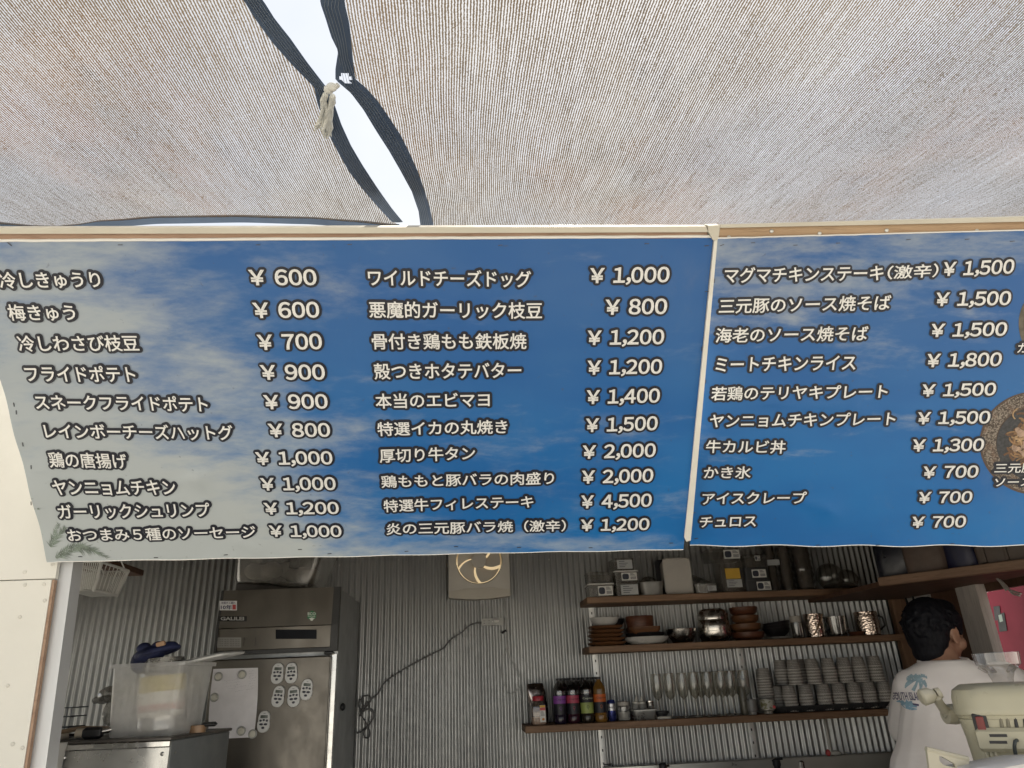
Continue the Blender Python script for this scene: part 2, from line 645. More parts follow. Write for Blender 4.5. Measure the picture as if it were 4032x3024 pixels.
# right wall with its hatch: the opening is measured on the wall plane
wa, wb_ = at_x(3846, 2335, XR), at_x(4032, 2305, XR)
oy1 = wa.y-.005           # rear edge of hatch
oy0 = oy1-.95
oz1 = wa.z
oz0 = 1.1
kb('hatch_wall', MB().box(XR, XR+.03, oy1, YB+.05, .05, ZC), plybrown)
kb('hatch_wall', MB().box(XR, XR+.03, YF+.03, oy0, .05, ZC), plybrown)
kb('hatch_wall', MB().box(XR+.001, XR+.029, oy0, oy1, oz1, ZC-.001), plybrown)
kb('hatch_wall', MB().box(XR+.001, XR+.029, oy0, oy1, .051, oz0), plybrown)
palewood = wood('pale_grey_timber', (.46, .42, .39), (.58, .54, .5), .65, 2, .6)
pp = [at_x(3757, 2297, XR-.045), at_x(3838, 2290, XR-.045)]
kb('timber_post', MB().box(XR-.05, XR-.002, pp[1].y, pp[0].y, .06, ZC-.1, .003), palewood)
kb('timber_post', MB().box(XR-.09, XR-.003, YB-.10, YB-.06, .06, 1.95, .003), wood('brown_timber', (.16, .09, .055), (.25, .15, .09), .6, 2, .6))
hb = MB()
h0 = at_x(3565, 2330, XR-.01)
hb.box(XR-.013, XR-.003, h0.y-.20, h0.y, h0.z-.35, h0.z+.02)
kb('white_board', hb, M('white_board', (.42, .41, .39), .5, 0, .05))
for px, py in ((3570, 2345), (3598, 2340)):
    p = at_x(px, py, XR-.02)
    b = MB()
    b.tube([(XR-.02, p.y, p.z), (XR-.05, p.y-.03, p.z-.01), (XR-.06, p.y-.06, p.z-.06), (XR-.045, p.y-.07, p.z-.10)], .006, 6)
    kb('hook', b, black_iron)

# red board standing outside the hatch
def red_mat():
    t = NT('peeling_red_sun_glare')
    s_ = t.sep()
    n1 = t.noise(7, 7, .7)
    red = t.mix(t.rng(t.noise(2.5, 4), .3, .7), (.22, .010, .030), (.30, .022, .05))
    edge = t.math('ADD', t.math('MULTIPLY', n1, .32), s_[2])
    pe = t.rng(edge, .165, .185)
    c = t.mix(pe, red, (.82, .80, .76))  # white upper part: peeled paint with the sun's glare put into the colour
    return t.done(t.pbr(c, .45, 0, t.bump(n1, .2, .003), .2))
rx = XR+.55
rt = at_x(3850, 2335, rx)
red = T('red_board', 'red painted board with peeling white patches and painted-in sun glare outside the side hatch', 'board', (rx, rt.y, rt.z))
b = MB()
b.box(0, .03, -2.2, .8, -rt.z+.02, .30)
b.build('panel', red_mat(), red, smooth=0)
def patch(pxs, col, nm='sticker'):
    b = MB()
    b.prism([at_x(x, y, rx-.002)-V((rx, rt.y, rt.z)) for x, y in pxs], (-.001, 0, 0))
    b.build(nm, M('sticker_'+str(len(bpy.data.materials)), col, .6), red, smooth=0)
patch([(3912, 2388), (3936, 2386), (3942, 2440), (3918, 2444)], (.07, .07, .075))
patch([(3926, 2420), (3954, 2412), (3966, 2484), (3936, 2488)], (.05, .055, .055))
b = MB()
b.prism([at_x(x, y, rx-.0035)-V((rx, rt.y, rt.z)) for x, y in [(3931, 2422), (3944, 2419), (3950, 2446), (3937, 2450)]], (-.0005, 0, 0))
b.build('sticker', M('sticker_pale', (.45, .55, .48), .6), red, smooth=0)

# ================================================================ MENU BOARDS
import itertools
def solve3(a, b_, c, d):
    m = Matrix((a, b_, c)).transposed()
    return m.inverted() @ d
def plane_from_quad(pts, Yref):
    r = [ray(*p) for p in pts]
    l = solve3(r[0], -r[1], r[2], r[3])
    P = [r[0]*l[0], r[1]*l[1], r[2]*l[2], r[3]]
    s_ = Yref/P[3].y
    return [EYE+p*s_ for p in P]
class Frame:
    def __init__(s, P):
        s.O = P[3]
        s.ex = (P[2]-P[3]).normalized()
        e = P[0]-P[3]
        s.ey = (e-s.ex*e.dot(s.ex)).normalized()
        s.n = s.ex.cross(s.ey)          # towards the viewer
        if s.n.dot(EYE-s.O) < 0:
            s.n = -s.n
        s.W = (P[2]-P[3]).length
        s.H = e.dot(s.ey)
        s.mat = Matrix((s.ex, s.ey, s.n)).transposed().to_4x4()
        s.mat.translation = s.O
    def loc(s, px, py, off=0.):
        d = ray(px, py)
        o = s.O+s.n*off
        k_ = (o-EYE).dot(s.n)/d.dot(s.n)
        q = EYE+d*k_-s.O
        return V((q.dot(s.ex), q.dot(s.ey), off))
FL = Frame(plane_from_quad([(-117, 955), (2812, 937), (2690, 2150), (199, 2200)], 2.10))
FR = Frame(plane_from_quad([(2832, 945), (4130, 911), (3900, 2136), (2715, 2137)], 2.055))

def sky_print(name, seed, W, H, kind):
    """the printed picture on the vinyl: blue sky with wispy cloud, in banner metres"""
    t = NT(name)
    s_ = t.sep()
    u = t.math('DIVIDE', s_[0], W)
    v = t.math('DIVIDE', s_[1], H)
    blue = t.mix(t.rng(v, .0, .95), (.008, .150, .43), (.040, .128, .335))
    blue = t.mix(t.rng(t.noise(2.2, 3, .5, t.mapv((1, 2, 1), (seed, 2, 0))), .35, .7, 0, .5), blue, (.010, .092, .32))
    w1 = t.noise(3.2, 6, .58, t.mapv((.8, 2.6, 1), (seed, seed*.7, 0), (0, 0, .12)), .35)
    w2 = t.noise(11.0, 6, .68, t.mapv((.8, 2.4, 1), (seed*2, 1, 0), (0, 0, .2)), .2)
    cl = t.math('ADD', t.math('MULTIPLY', w1, .68), t.math('MULTIPLY', w2, .32))
    if kind == 'left':
        # cloud cover grows to the left, thick pale bank lower left
        bias = t.math('ADD', t.rng(u, .02, .62, .27, -.085), t.math('MULTIPLY', t.rng(v, .05, .62, .27, 0), t.rng(u, .22, .60, 1, .2)))
        bias = t.math('ADD', bias, t.math('MULTIPLY', t.rng(v, .80, 1.0, 0, -.12), t.rng(u, .0, .35, .6, 0.25)))
        lowb = t.math('MULTIPLY', t.rng(v, .0, .18, .13, 0), t.rng(u, .55, .95, 1, .2))
        bias = t.math('ADD', bias, lowb)
        cl = t.math('ADD', cl, bias)
        f = t.rng(cl, .44, .84, 0, .93)
    else:
        bias = t.math('MULTIPLY', t.rng(v, .55, .95, 0, .13), t.rng(u, 0, .6, 1, .5))
        bias = t.math('ADD', bias, t.math('MULTIPLY', t.rng(u, .4, .75, 0, .1), t.rng(v, .3, .45, 0, 1)))
        bias = t.math('ADD', bias, t.rng(v, .15, .4, -.12, -.02))
        cl = t.math('ADD', cl, bias)
        f = t.rng(cl, .50, .80, 0, .8)
    c = t.mix(f, blue, t.mix(t.rng(v, 0, .9), (.47, .505, .50), (.37, .415, .445)))
    # rubbed dirt specks
    c = t.mix(t.rng(t.noise(60, 2, .5), .70, .78, 0, .35), c, (.08, .08, .09))
    c = t.mix(t.rng(t.noise(2.5, 8, .75, t.mapv((1, .6, 1), (9, 3, 1))), .55, .8, 0, .12), c, (.30, .27, .24))
    rr = t.rng(t.noise(5, 4), .3, .7, .34, .5)
    return t.done(t.pbr(c, rr, 0, t.bump(t.noise(260, 2), .05, .0004), .35))
white_vinyl = M('white_vinyl_hem', (.80, .79, .76), .45, 0, .03)
print_white = M('print_white', (.84, .84, .825), .45, 0, .03, 6)
print_black = M('print_black', (.013, .015, .026), .42, 0, .1, 6)
staple_m = M('staple_wire', (.10, .10, .11), .4, .7, .2)
cream = M('cream_painted_batten', (.58, .55, .47), .55, 0, .05, 6, .2, 60, .35, (1, 1, 1), .25, (.45, .36, .26))
stripwood = wood('brown_strip', (.34, .22, .155), (.42, .29, .21), .65, 0, .6)
stripwood2 = wood('tan_plywood_strip', (.40, .27, .165), (.50, .36, .235), .62, 0, .55)

def bumpfn(spots, folds, edge_amp, W, H, seed):
    def f(x, y):
        z = 0.
        for (cx, cy, r_, a) in spots:
            d2 = ((x-cx)**2+(y-cy)**2)/(r_*r_)
            if d2 < 9:
                z += 1.0*a*math.exp(-d2)
        for (ax, ay, bx, by, w_, a) in folds:
            dx, dy = bx-ax, by-ay
            L = math.hypot(dx, dy)
            s_ = ((x-ax)*dx+(y-ay)*dy)/(L*L)
            d = ((x-ax)*dy-(y-ay)*dx)/L
            if -.1 < s_ < 1.1:
                fade = min(1, max(0, (s_+.1)/.2))*min(1, max(0, (1.1-s_)/.2))
                z += 1.15*a*fade*math.exp(-abs(d)/w_)
        z += .0034*mnoise.noise(V((x*2.6+seed, y*3.1, 0)))
        # slack between the staples along the lower and upper edges
        e = math.exp(-max(0, y)/.03)
        z += .5*edge_amp*e*(.5+.5*math.sin(x*2*PI/.235+seed))
        e2 = math.exp(-max(0, H-y)/.04)
        z += edge_amp*.5*e2*(.5+.5*math.sin(x*2*PI/.31+seed*2))
        e3 = math.exp(-max(0, x)/.04)
        z += edge_amp*.9*e3*(.5+.5*math.sin(y*2*PI/.19+seed))
        return z+.002
    return f
def lp(F, a, b_, *rest):
    p, q = F.loc(*a), F.loc(*b_)
    return (p.x, p.y, q.x, q.y)+rest
SP_L = [(*F_, r_, a) for F_, r_, a in (((FL.loc(790, 1885).x, FL.loc(790, 1885).y), .028, .006), ((FL.loc(735, 1650).x, FL.loc(735, 1650).y), .05, .003), ((FL.loc(640, 1310).x, FL.loc(640, 1310).y), .04, .003))]
FO_L = [lp(FL, (655, 1240), (720, 1640), .006, .0020), lp(FL, (725, 1640), (790, 1880), .006, .0035), lp(FL, (740, 1610), (1040, 1590), .008, .0025),
        lp(FL, (790, 1880), (860, 1960), .006, .003), lp(FL, (700, 1900), (840, 1850), .006, .003), lp(FL, (1385, 960), (1460, 2150), .004, .0018), lp(FL, (2085, 960), (2070, 1900), .005, .0018),
        lp(FL, (1260, 960), (1300, 1500), .006, -.001), lp(FL, (1600, 2130), (1850, 2080), .012, .003), lp(FL, (2400, 2110), (2650, 2120), .012, .003), lp(FL, (120, 1850), (400, 1800), .012, .003), lp(FL, (930, 2120), (1020, 2170), .01, .004)]
SP_R = [((FR.loc(*p).x), (FR.loc(*p).y), r_, a) for p, r_, a in (((3340, 1580), .06, .003), ((3260, 2010), .04, .004), ((3500, 1450), .08, .002))]
FO_R = [lp(FR, (3400, 960), (3350, 1640), .005, .002), lp(FR, (3000, 1580), (3380, 1605), .008, .003), lp(FR, (3130, 1960), (3280, 2010), .008, .004), lp(FR, (2770, 1860), (2800, 2110), .01, .003), lp(FR, (3500, 1600), (3900, 1700), .015, .002)]

def board(F, kind):
    L = kind == 'left'
    x1 = F.W if L else F.W+.75
    H = F.H
    zf = bumpfn(SP_L if L else SP_R, FO_L if L else FO_R, .006, x1, H, 1.3 if L else 4.1)
    bd = T('awning_board', 'left hinged awning board edged with cream batten behind the ten row twin column menu' if L else 'right hinged awning board topped by a bare tan wood strip with screws', 'awning board', mat=F.mat, group='hinged awning boards')
    pb = MB()
    y_top = F.loc(1400 if L else 3400, 900 if L else 868, -.004).y
    pb.box(-.01 if L else .012, x1-.004, .006, y_top, -.02, -.005)
    pb.build('panel', plywhite, bd, smooth=0)
    def strip(name, pxs, off, th, mat):
        m = MB()
        m.prism([F.loc(x, y, off) for x, y in pxs], (0, 0, -th))
        return m.build(name, mat, bd, smooth=0)
    if L:
        strip('top_rail', [(-260, 899), (2780, 892), (2790, 914), (1400, 919), (-260, 921)], .016, .034, cream)
        strip('wood_strip', [(-260, 921.5), (2784, 914.5), (2790, 938), (-260, 950)], .006, .02, stripwood)
        strip('corner_trim', [(2788, 889), (2834, 887), (2832, 905), (2826, 946), (2808, 946), (2790, 912)], .0175, .03, cream)
        # thin white batten between the two banners
        m = MB()
        m.prism([F.loc(2813, 945, .012), F.loc(2826, 935, .012), F.loc(2720, 2128, .012), F.loc(2703, 2133, .012), F.loc(2695, 2118, .012)], (0, 0, -.03))
        m.build('seam_batten', M('white_batten', (.74, .72, .66), .5, 0, .06, 9, .1, 50, .35, (1, 1, 1), .35, (.4, .33, .25)), bd, smooth=0)
    else:
        strip('top_rail', [(2838, 884), (3500, 868), (4250, 850), (4250, 868), (3500, 884), (2838, 897)], .016, .034, cream)
        ws = strip('wood_strip', [(2837, 897.5), (3500, 884.5), (4250, 868.5), (4250, 912), (3500, 940), (2830, 950)], .0012, .005, stripwood2)
        for px, py in ((2870, 934), (3038, 910), (3227, 919), (3491, 907), (3846, 909)):
            m = MB()
            m.lathe([(.0052, 0), (.0052, .001), (.004, .0018), (.0012, .0012)], n=10)
            m.xf(Matrix.Translation(F.loc(px, py, .0014)))
            m.build('screw', steel_screw, ws)
    bn = T('menu_banner', 'large blue cloud vinyl menu banner with twenty priced dishes in two columns' if L else 'right vinyl menu banner with ten priced dishes and printed food plates', 'banner', mat=F.mat, group='printed menu banners')
    nx, ny = (150, 74) if L else (110, 70)
    X0, X1, Y0, Y1 = -.004, x1, -.006, H+.004
    if not L:
        X0 = .0
    sidew = [random.uniform(-.003, .003) for _ in range(200)]
    def outline(x, y):
        return V((x, y, zf(x, y)+.0035))
    def fn(u, v):
        x = X0+(X1-X0)*u
        y = Y0+(Y1-Y0)*v
        # staple-to-staple scallop of the free edges
        ex_ = .002*math.sin(x*2*PI/.235+1.3) if v < .001 else 0
        if not L:   # photo: right banner's top edge sags to the left
            y -= .0*(1-u)*v
        return outline(x, y) + V((0, ex_, 0))
    m = MB()
    m.grid(fn, nx, ny)
    m.build('vinyl_sheet', sky_print('sky_print_'+kind, 3.1 if L else 8.7, x1, H, kind), bn, smooth=180)
    # white hem folded along the top (and the lower edge catching light)
    hem = MB()
    hem.tube([(X0+(X1-X0)*i/90, Y1+.001+.0018*math.sin(i*.9)*mnoise.noise(V((i*.2, 0, 0))), zf(X0+(X1-X0)*i/90, Y1)+.004) for i in range(91)], .0038 if L else .002, 6)
    hem.build('hem', white_vinyl, bn)
    hem = MB()
    hem.tube([(X0+(X1-X0)*i/150, fn(i/150, 0).y-.0006, fn(i/150, 0).z-.0006) for i in range(151)], .0016, 5)
    hem.build('hem', white_vinyl, bn)
    return bd, bn, zf, x1

BL, BNL, ZFL, XL1 = board(FL, 'left')
BR, BNR, ZFR, XR1 = board(FR, 'right')

# ---- printed rows.  (text, x left, baseline left, x right, baseline right, height) measured on the photograph
def sc_(ox, oy, rows):
    k_ = 1400/2212
    return [(t_, ox+a*k_, oy+b_*k_, ox+c*k_, oy+d*k_, h*k_) for t_, a, b_, c, d, h in rows]
LEFT = sc_(0, 850, [
    ('冷しきゅうり', 25, 447, 648, 442, 104), ('梅きゅう', 82, 646, 492, 646, 103), ('冷しわさび枝豆', 140, 838, 880, 836, 102), ('フライドポテト', 185, 1024, 860, 1028, 102),
    ('スネークフライドポテト', 240, 1196, 1308, 1208, 94), ('レインボーチーズハットグ', 300, 1378, 1465, 1386, 96), ('鶏の唐揚げ', 328, 1556, 810, 1566, 98)]) + sc_(0, 1700, [
    ('ヤンニョムチキン', 350, 386, 1110, 382, 94), ('ガーリックシュリンプ', 382, 536, 1322, 520, 92), ('おつまみ５種のソーセージ', 440, 674, 1602, 650, 78)]) + sc_(1400, 850, [
    ('ワイルドチーズドッグ', 85, 432, 1090, 440, 106), ('悪魔的ガーリック枝豆', 90, 632, 1158, 636, 106), ('骨付き鶏もも鉄板焼', 108, 826, 1062, 823, 102), ('殻つきホタテバター', 122, 1012, 1030, 1004, 102),
    ('本当のエビマヨ', 130, 1191, 835, 1181, 93), ('特選イカの丸焼き', 142, 1362, 945, 1347, 88), ('厚切り牛タン', 155, 1528, 745, 1511, 88)]) + sc_(1400, 1700, [
    ('鶏ももと豚バラの肉盛り', 165, 341, 1232, 316, 78), ('特選牛フィレステーキ', 180, 492, 1105, 462, 78), ('炎の三元豚バラ焼（激辛）', 195, 632, 1305, 608, 74)])
LEFTP = sc_(0, 850, [('¥ 600', 1562, 426, 1980, 425, 96), ('¥ 600', 1587, 630, 1996, 626, 96), ('¥ 700', 1614, 828, 2012, 822, 95), ('¥ 900', 1632, 1013, 2030, 1011, 92), ('¥ 900', 1652, 1195, 2047, 1190, 88), ('¥ 800', 1680, 1368, 2062, 1365, 84), ('¥ 1,000', 1602, 1540, 2076, 1536, 80)]) + sc_(0, 1700, [
    ('¥ 1,000', 1632, 356, 2096, 352, 78), ('¥ 1,200', 1652, 505, 2115, 500, 73), ('¥ 1,000', 1684, 643, 2132, 642, 70)]) + sc_(1400, 850, [
    ('¥ 1,000', 1452, 414, 1945, 408, 94), ('¥ 800', 1547, 610, 1930, 605, 94), ('¥ 1,200', 1437, 798, 1912, 792, 90), ('¥ 1,200', 1437, 983, 1900, 975, 88), ('¥ 1,400', 1432, 1165, 1886, 1154, 86), ('¥ 1,500', 1427, 1338, 1872, 1324, 84), ('¥ 2,000', 1407, 1502, 1860, 1489, 82)]) + sc_(1400, 1700, [
    ('¥ 2,000', 1402, 312, 1844, 300, 80), ('¥ 4,500', 1397, 465, 1834, 453, 80), ('¥ 1,200', 1395, 606, 1820, 597, 72)])
RIGHT = sc_(2632, 850, [
    ('マグマチキンステーキ', 342, 418, 1325, 402, 98), ('（激辛）', 1350, 396, 1665, 380, 86), ('三元豚のソース焼そば', 308, 608, 1370, 586, 96), ('海老のソース焼そば', 287, 788, 1230, 776, 94), ('ミートチキンライス', 287, 968, 1155, 956, 92), ('若鶏のテリヤキプレート', 260, 1146, 1352, 1132, 88),
    ('ヤンニョムチキンプレート', 252, 1312, 1400, 1298, 84), ('牛カルビ丼', 227, 1470, 720, 1474, 82), ('ガーリック', 2155, 852, 2500, 838, 66)]) + sc_(2632, 1700, [
    ('かき氷', 215, 286, 507, 285, 76), ('アイスクレープ', 205, 445, 848, 438, 74), ('チュロス', 190, 588, 540, 583, 68), ('三元豚の', 2012, 250, 2340, 246, 60), ('ソース焼そば', 2010, 335, 2500, 328, 58)])
RIGHTP = sc_(2632, 850, [('¥ 1,500', 1692, 374, 2132, 357, 86), ('¥ 1,500', 1647, 560, 2112, 552, 84), ('¥ 1,500', 1617, 752, 2088, 742, 82), ('¥ 1,800', 1592, 938, 2056, 930, 82), ('¥ 1,500', 1562, 1121, 2022, 1112, 76), ('¥ 1,500', 1532, 1291, 1986, 1285, 75), ('¥ 1,300', 1502, 1460, 1946, 1455, 75)]) + sc_(2632, 1700, [
    ('¥ 700', 1566, 281, 1910, 276, 73), ('¥ 700', 1537, 436, 1872, 432, 70), ('¥ 700', 1497, 589, 1834, 585, 70)])
_tc = {}
def put_text(F, bn, zf, row, price):
    s, xl, yl, xr, yr, h = row
    a = F.loc(xl, yl)
    c = F.loc(xr, yr)
    mx, my = (xl+xr)/2, (yl+yr)/2
    top = F.loc(mx, my-h)
    hh = top.y-F.loc(mx, my).y
    ex = c-a
    shear = .05 if F is FR else 0.0
    bold = .016 if not price else .012
    if s not in _tc:
        _tc[s] = price_layout(s, .026) if price else (text_mesh(s, bold, 0, 3), outline_paths(s))
    base, (pv, pe) = _tc[s]
    xs = [v.co.x for v in base.vertices]
    ys = [v.co.y for v in base.vertices]
    x0, x1 = min(xs), max(xs)
    y0, y1 = (-.02, .745) if price else (min(ys), max(ys))
    def place(co):
        tx = (co.x-x0)/(x1-x0)
        ty = (co.y-y0)/(y1-y0)
        return a.x+ex.x*tx+shear*hh*(ty-.5), a.y+ex.y*tx+hh*ty
    # dark rim: every outline edge widened to a strip, every corner rounded off with a disc
    rim_r = .0076 if F is FL else .0072
    pts = []
    for co in pv:
        x, y = place(co)
        pts.append((x, y, zf(x, y)+.0035+.0014))
    m = MB()
    for i, (x, y, z) in enumerate(pts):
        zz = z+.000018*(i % 9)
        m.v += [V((x+rim_r*math.cos(PI*k_/5), y+rim_r*math.sin(PI*k_/5), zz)) for k_ in range(10)]
        n_ = len(m.v)
        m.f.append(tuple(range(n_-10, n_)))
    for i, (q, r_) in enumerate(pe):
        A, B = pts[q], pts[r_]
        dx, dy = B[0]-A[0], B[1]-A[1]
        L_ = math.hypot(dx, dy)
        if L_ < 1e-7:
            continue
        ox, oy = -dy/L_*rim_r, dx/L_*rim_r
        zz = .0002+.000018*(i % 9)
        n_ = len(m.v)
        m.v += [V((A[0]+ox, A[1]+oy, A[2]+zz)), V((A[0]-ox, A[1]-oy, A[2]+zz)), V((B[0]-ox, B[1]-oy, B[2]+zz)), V((B[0]+ox, B[1]+oy, B[2]+zz))]
        m.f.append((n_, n_+1, n_+2, n_+3))
    me = bpy.data.meshes.new('menu_row')
    me.from_pydata([tuple(q) for q in m.v], [], m.f)
    me.materials.append(print_black)
    par = link('menu_row' if not price else 'menu_price', me, bn)
    me = base.copy()
    me.name = 'lettering'
    for v in me.vertices:
        x, y = place(v.co)
        v.co = (x, y, zf(x, y)+.0035+.0042+v.co.z*.010)
    me.materials.clear()
    me.materials.append(print_white)
    link('lettering', me, par)
for rows, pr in ((LEFT, 0), (LEFTP, 1)):
    for r_ in rows:
        put_text(FL, BNL, ZFL, r_, pr)
for rows, pr in ((RIGHT, 0), (RIGHTP, 1)):
    for r_ in rows:
        put_text(FR, BNR, ZFR, r_, pr)

# ---- printed palm fronds, lower left corner of the left banner
def palm_print():
    m = MB()
    rnd = random.Random(3)
    def frond(p0, p1, sag, n, ln):
        p0, p1 = FL.loc(*p0), FL.loc(*p1)
        for i in range(n):
            t_ = (i+.5)/n
            p = p0.lerp(p1, t_) + V((0, sag*4*t_*(1-t_), 0))
            d = (p1-p0).normalized()
            for sgn in (-1, 1):
                l = ln*(1-.6*t_)*rnd.uniform(.6, 1.1)
                a = math.atan2(d.y, d.x)+sgn*rnd.uniform(.45, .95)
                q = p+V((math.cos(a)*l, math.sin(a)*l, 0))
                if q.x < .004 or q.y < .0 or p.x < .004 or p.y < 0:
                    continue
                w_ = V((-math.sin(a), math.cos(a), 0))*.0016
                pts = [p-w_, p+w_, q]
                m.add([V((k_.x, k_.y, ZFL(k_.x, k_.y)+.0048)) for k_ in pts], [(0, 1, 2)])
    frond((205, 2150), (262, 2075), .004, 16, .03)
    frond((205, 2150), (235, 2060), .006, 12, .022)
    frond((225, 2190), (330, 2140), .010, 16, .03)
    frond((300, 2150), (425, 2195), .010, 24, .036)
    frond((230, 2195), (340, 2150), .006, 20, .03)
    frond((130, 2010), (160, 1998), .002, 8, .014)
    m.build('palm_print', M('palm_print', (.19, .235, .20), .5, 0, .5, 40), BNL, smooth=0)
palm_print()

# ---- printed plates on the right banner
def plate_print():
    t = NT('speckled_plate_print')
    n = t.vor(260)
    c = t.mix(t.rng(t.noise(220, 3, .7), .44, .6), (.06, .045, .036), (.28, .24, .20))
    c = t.mix(t.rng(t.noise(30, 4), .5, .7, 0, .6), c, (.20, .12, .08))
    return t.done(t.pbr(c, .45, 0, None, .35))
def disc(px, py, rx_, ry_, r0, r1, lift, mat, nm, clipx=None):
    c, ax, ay = FR.loc(px, py), FR.loc(px+rx_, py), FR.loc(px, py-ry_)
    vx, vy = ax-c, ay-c
    m = MB()
    n = 72
    def fn(u, v):
        a = 2*PI*u
        q = c+(vx*math.cos(a)+vy*math.sin(a))*(r0+(r1-r0)*v)
        return V((q.x, q.y, ZFR(q.x, q.y)+.0036+lift))
    m.grid(fn, n, 6)
    return m.build(nm, mat, BNR, smooth=180)
rim_dark = M('plate_rim_print', (.085, .055, .04), .45, 0, .3, 90)
disc(4075, 1745, 226, 206, .0, 1.0, .0004, rim_dark, 'plate_print')
disc(4075, 1743, 217, 198, .74, 1.0, .0008, plate_print(), 'plate_print')
disc(4078, 1748, 217, 198, .0, .745, .0010, M('plate_well_print', (.035, .037, .042), .45, 0, .5, 120), 'plate_print')
disc(4150, 1275, 146, 160, .0, 1.0, .0004, M('bowl_edge_print', (.10, .085, .062), .45, 0, .35, 70), 'plate_print')
disc(4156, 1275, 132, 146, .0, 1.0, .0008, M('bowl_glaze_print', (.05, .05, .045), .45, 0, .5, 60), 'plate_print')
rn = random.Random(11)
for i, (cols, cnt, wd) in enumerate((((.12, .062, .03), 80, .0030), ((.24, .14, .065), 60, .0022), ((.36, .24, .13), 40, .0016))):
    m = MB()
    for _ in range(cnt):
        c = FR.loc(4068+rn.gauss(0, 50), 1745+rn.gauss(0, 48))
        a0 = rn.uniform(0, 2*PI)
        rad = rn.uniform(.012, .032)
        pts = []
        for q in range(9):
            a = a0+q*.24
            p = c+V((rad*(math.cos(a)-math.cos(a0+1)), rad*.8*(math.sin(a)-math.sin(a0+1)), 0))
            pts.append((p.x, p.y, ZFR(p.x, p.y)+.0050+.0003*i))
        m.tube(pts, wd, 4, flat=.12)
    m.build('noodle_print', M('noodle_print_%d' % i, cols, .5, 0, .35, 60), BNR, kind='stuff')
for k__, (px, py, w_, h_, a) in enumerate(((4012, 1700, 26, 15, .5), (4040, 1742, 30, 16, -.4), (3992, 1762, 20, 11, .2), (4028, 1788, 24, 12, .9), (4085, 1700, 26, 14, 0), (4090, 1770, 26, 14, .4))):
    m = MB()
    pts = []
    for q in range(14):
        t_ = 2*PI*q/14
        k_ = 1+.22*math.sin(3*t_+px)+.1*math.sin(5*t_)
        x, y = w_*k_*math.cos(t_), h_*k_*math.sin(t_)
        p = FR.loc(px+x*math.cos(a)-y*math.sin(a), py+x*math.sin(a)+y*math.cos(a))
        pts.append(V((p.x, p.y, ZFR(p.x, p.y)+.0062)))
    m.add(pts, [tuple(range(14))])
    m.build('meat_print', M('meat_print', (.36, .25, .18), .5, 0, .4, 90), BNR, smooth=0)

# ---- staples
def staple(F, bn, zf, px, py, ang, ln=.011):
    p = F.loc(px, py)
    m = MB()
    m.box(-ln/2, ln/2, -.0008, .0008, 0, .0014)
    o = m.build('staple', staple_m, bn, smooth=0)
    o.location = (p.x, p.y, zf(p.x, p.y)+.004)
    o.rotation_euler = (0, 0, ang)
for px, py, a in ((45, 960, -.8), (480, 962, 0), (1020, 962, 0), (1380, 960, .1), (1970, 963, .1), (2545, 958, 0), (2778, 966, .1), (2782, 1146, 0), (2760, 1370, 1.5), (2756, 1500, 1.5), (2745, 1740, 1.5), (2728, 2013, 0),
                  (60, 1590, 1.5), (70, 1620, 1.4), (97, 1745, 1.5), (128, 1835, 1.4), (131, 1975, 1.4), (2, 1400, 1.4), (320, 2187, 0), (619, 2189, 0), (893, 2178, .1), (1184, 2157, 0), (1300, 2173, .1), (1602, 2164, .1), (1796, 2147, 0), (2043, 2151, 0), (2324, 2151, 0), (2640, 2132, 0)):
    staple(FL, BNL, ZFL, px, py, a)
for px, py, a in ((2962, 956, 0), (3127, 965, 0), (3295, 957, 0), (3572, 943, .1), (3803, 942, .1), (3980, 950, .1), (2840, 965, .3), (2811, 1105, 1.5), (2765, 1357, 1.5), (2752, 1395, 1.5), (2775, 1500, 1.5), (2985, 2141, 0), (3215, 2141, .1), (3451, 2142, .1), (3745, 2137, .1), (2740, 2117, .2), (2716, 1850, 1.5)):
    staple(FR, BNR, ZFR, px, py, a)

# ================================================================ SHADE SAILS
def sail_z(y):
    # slack cloth: climbs toward the kiosk, sags over the viewer, rises again behind
    yb = 1.62
    d = yb-y
    return 2.66 - .30*d + .085*d*d
def on_sail(px, py):
    d = ray(px, py)
    k0, k1 = .3, 8.
    f = lambda k_: EYE.z+d.z*k_-sail_z(EYE.y+d.y*k_)
    for _ in range(60):
        km = (k0+k1)/2
        if f(km) < 0:
            k0 = km
        else:
            k1 = km
    return EYE+d*k0
def edge_fn(pts, back_x):
    W_ = sorted([(on_sail(*p).y, on_sail(*p).x) for p in pts])
    ys = [q[0] for q in W_]
    def f(y):
        if y <= ys[0]:
            dx = (W_[1][1]-W_[0][1])/(W_[1][0]-W_[0][0])
            t_ = min(1, (ys[0]-y)/2.5)
            return W_[0][1]+(back_x-W_[0][1])*t_
        if y >= ys[-1]:
            return W_[-1][1]
        for i in range(len(W_)-1):
            if W_[i][0] <= y <= W_[i+1][0]:
                t_ = (y-W_[i][0])/(W_[i+1][0]-W_[i][0])
                return W_[i][1]+(W_[i+1][1]-W_[i][1])*t_
    return f, W_
sailL_sky = [(1041, 0), (1083, 67), (1144, 144), (1210, 238), (1283, 333), (1313, 391), (1344, 482), (1382, 566), (1427, 643), (1488, 737), (1543, 815), (1607, 893)]
sailL_fab = [(975, 0), (1011, 61), (1083, 161), (1161, 250), (1247, 338), (1258, 399), (1299, 516), (1344, 604), (1382, 671), (1432, 737), (1499, 815), (1573, 894)]
sailR_sky = [(1260, 0), (1283, 67), (1305, 139), (1332, 194), (1321, 266), (1321, 308), (1382, 360), (1432, 427), (1482, 510), (1532, 588), (1576, 665), (1621, 748), (1648, 826), (1657, 893)]
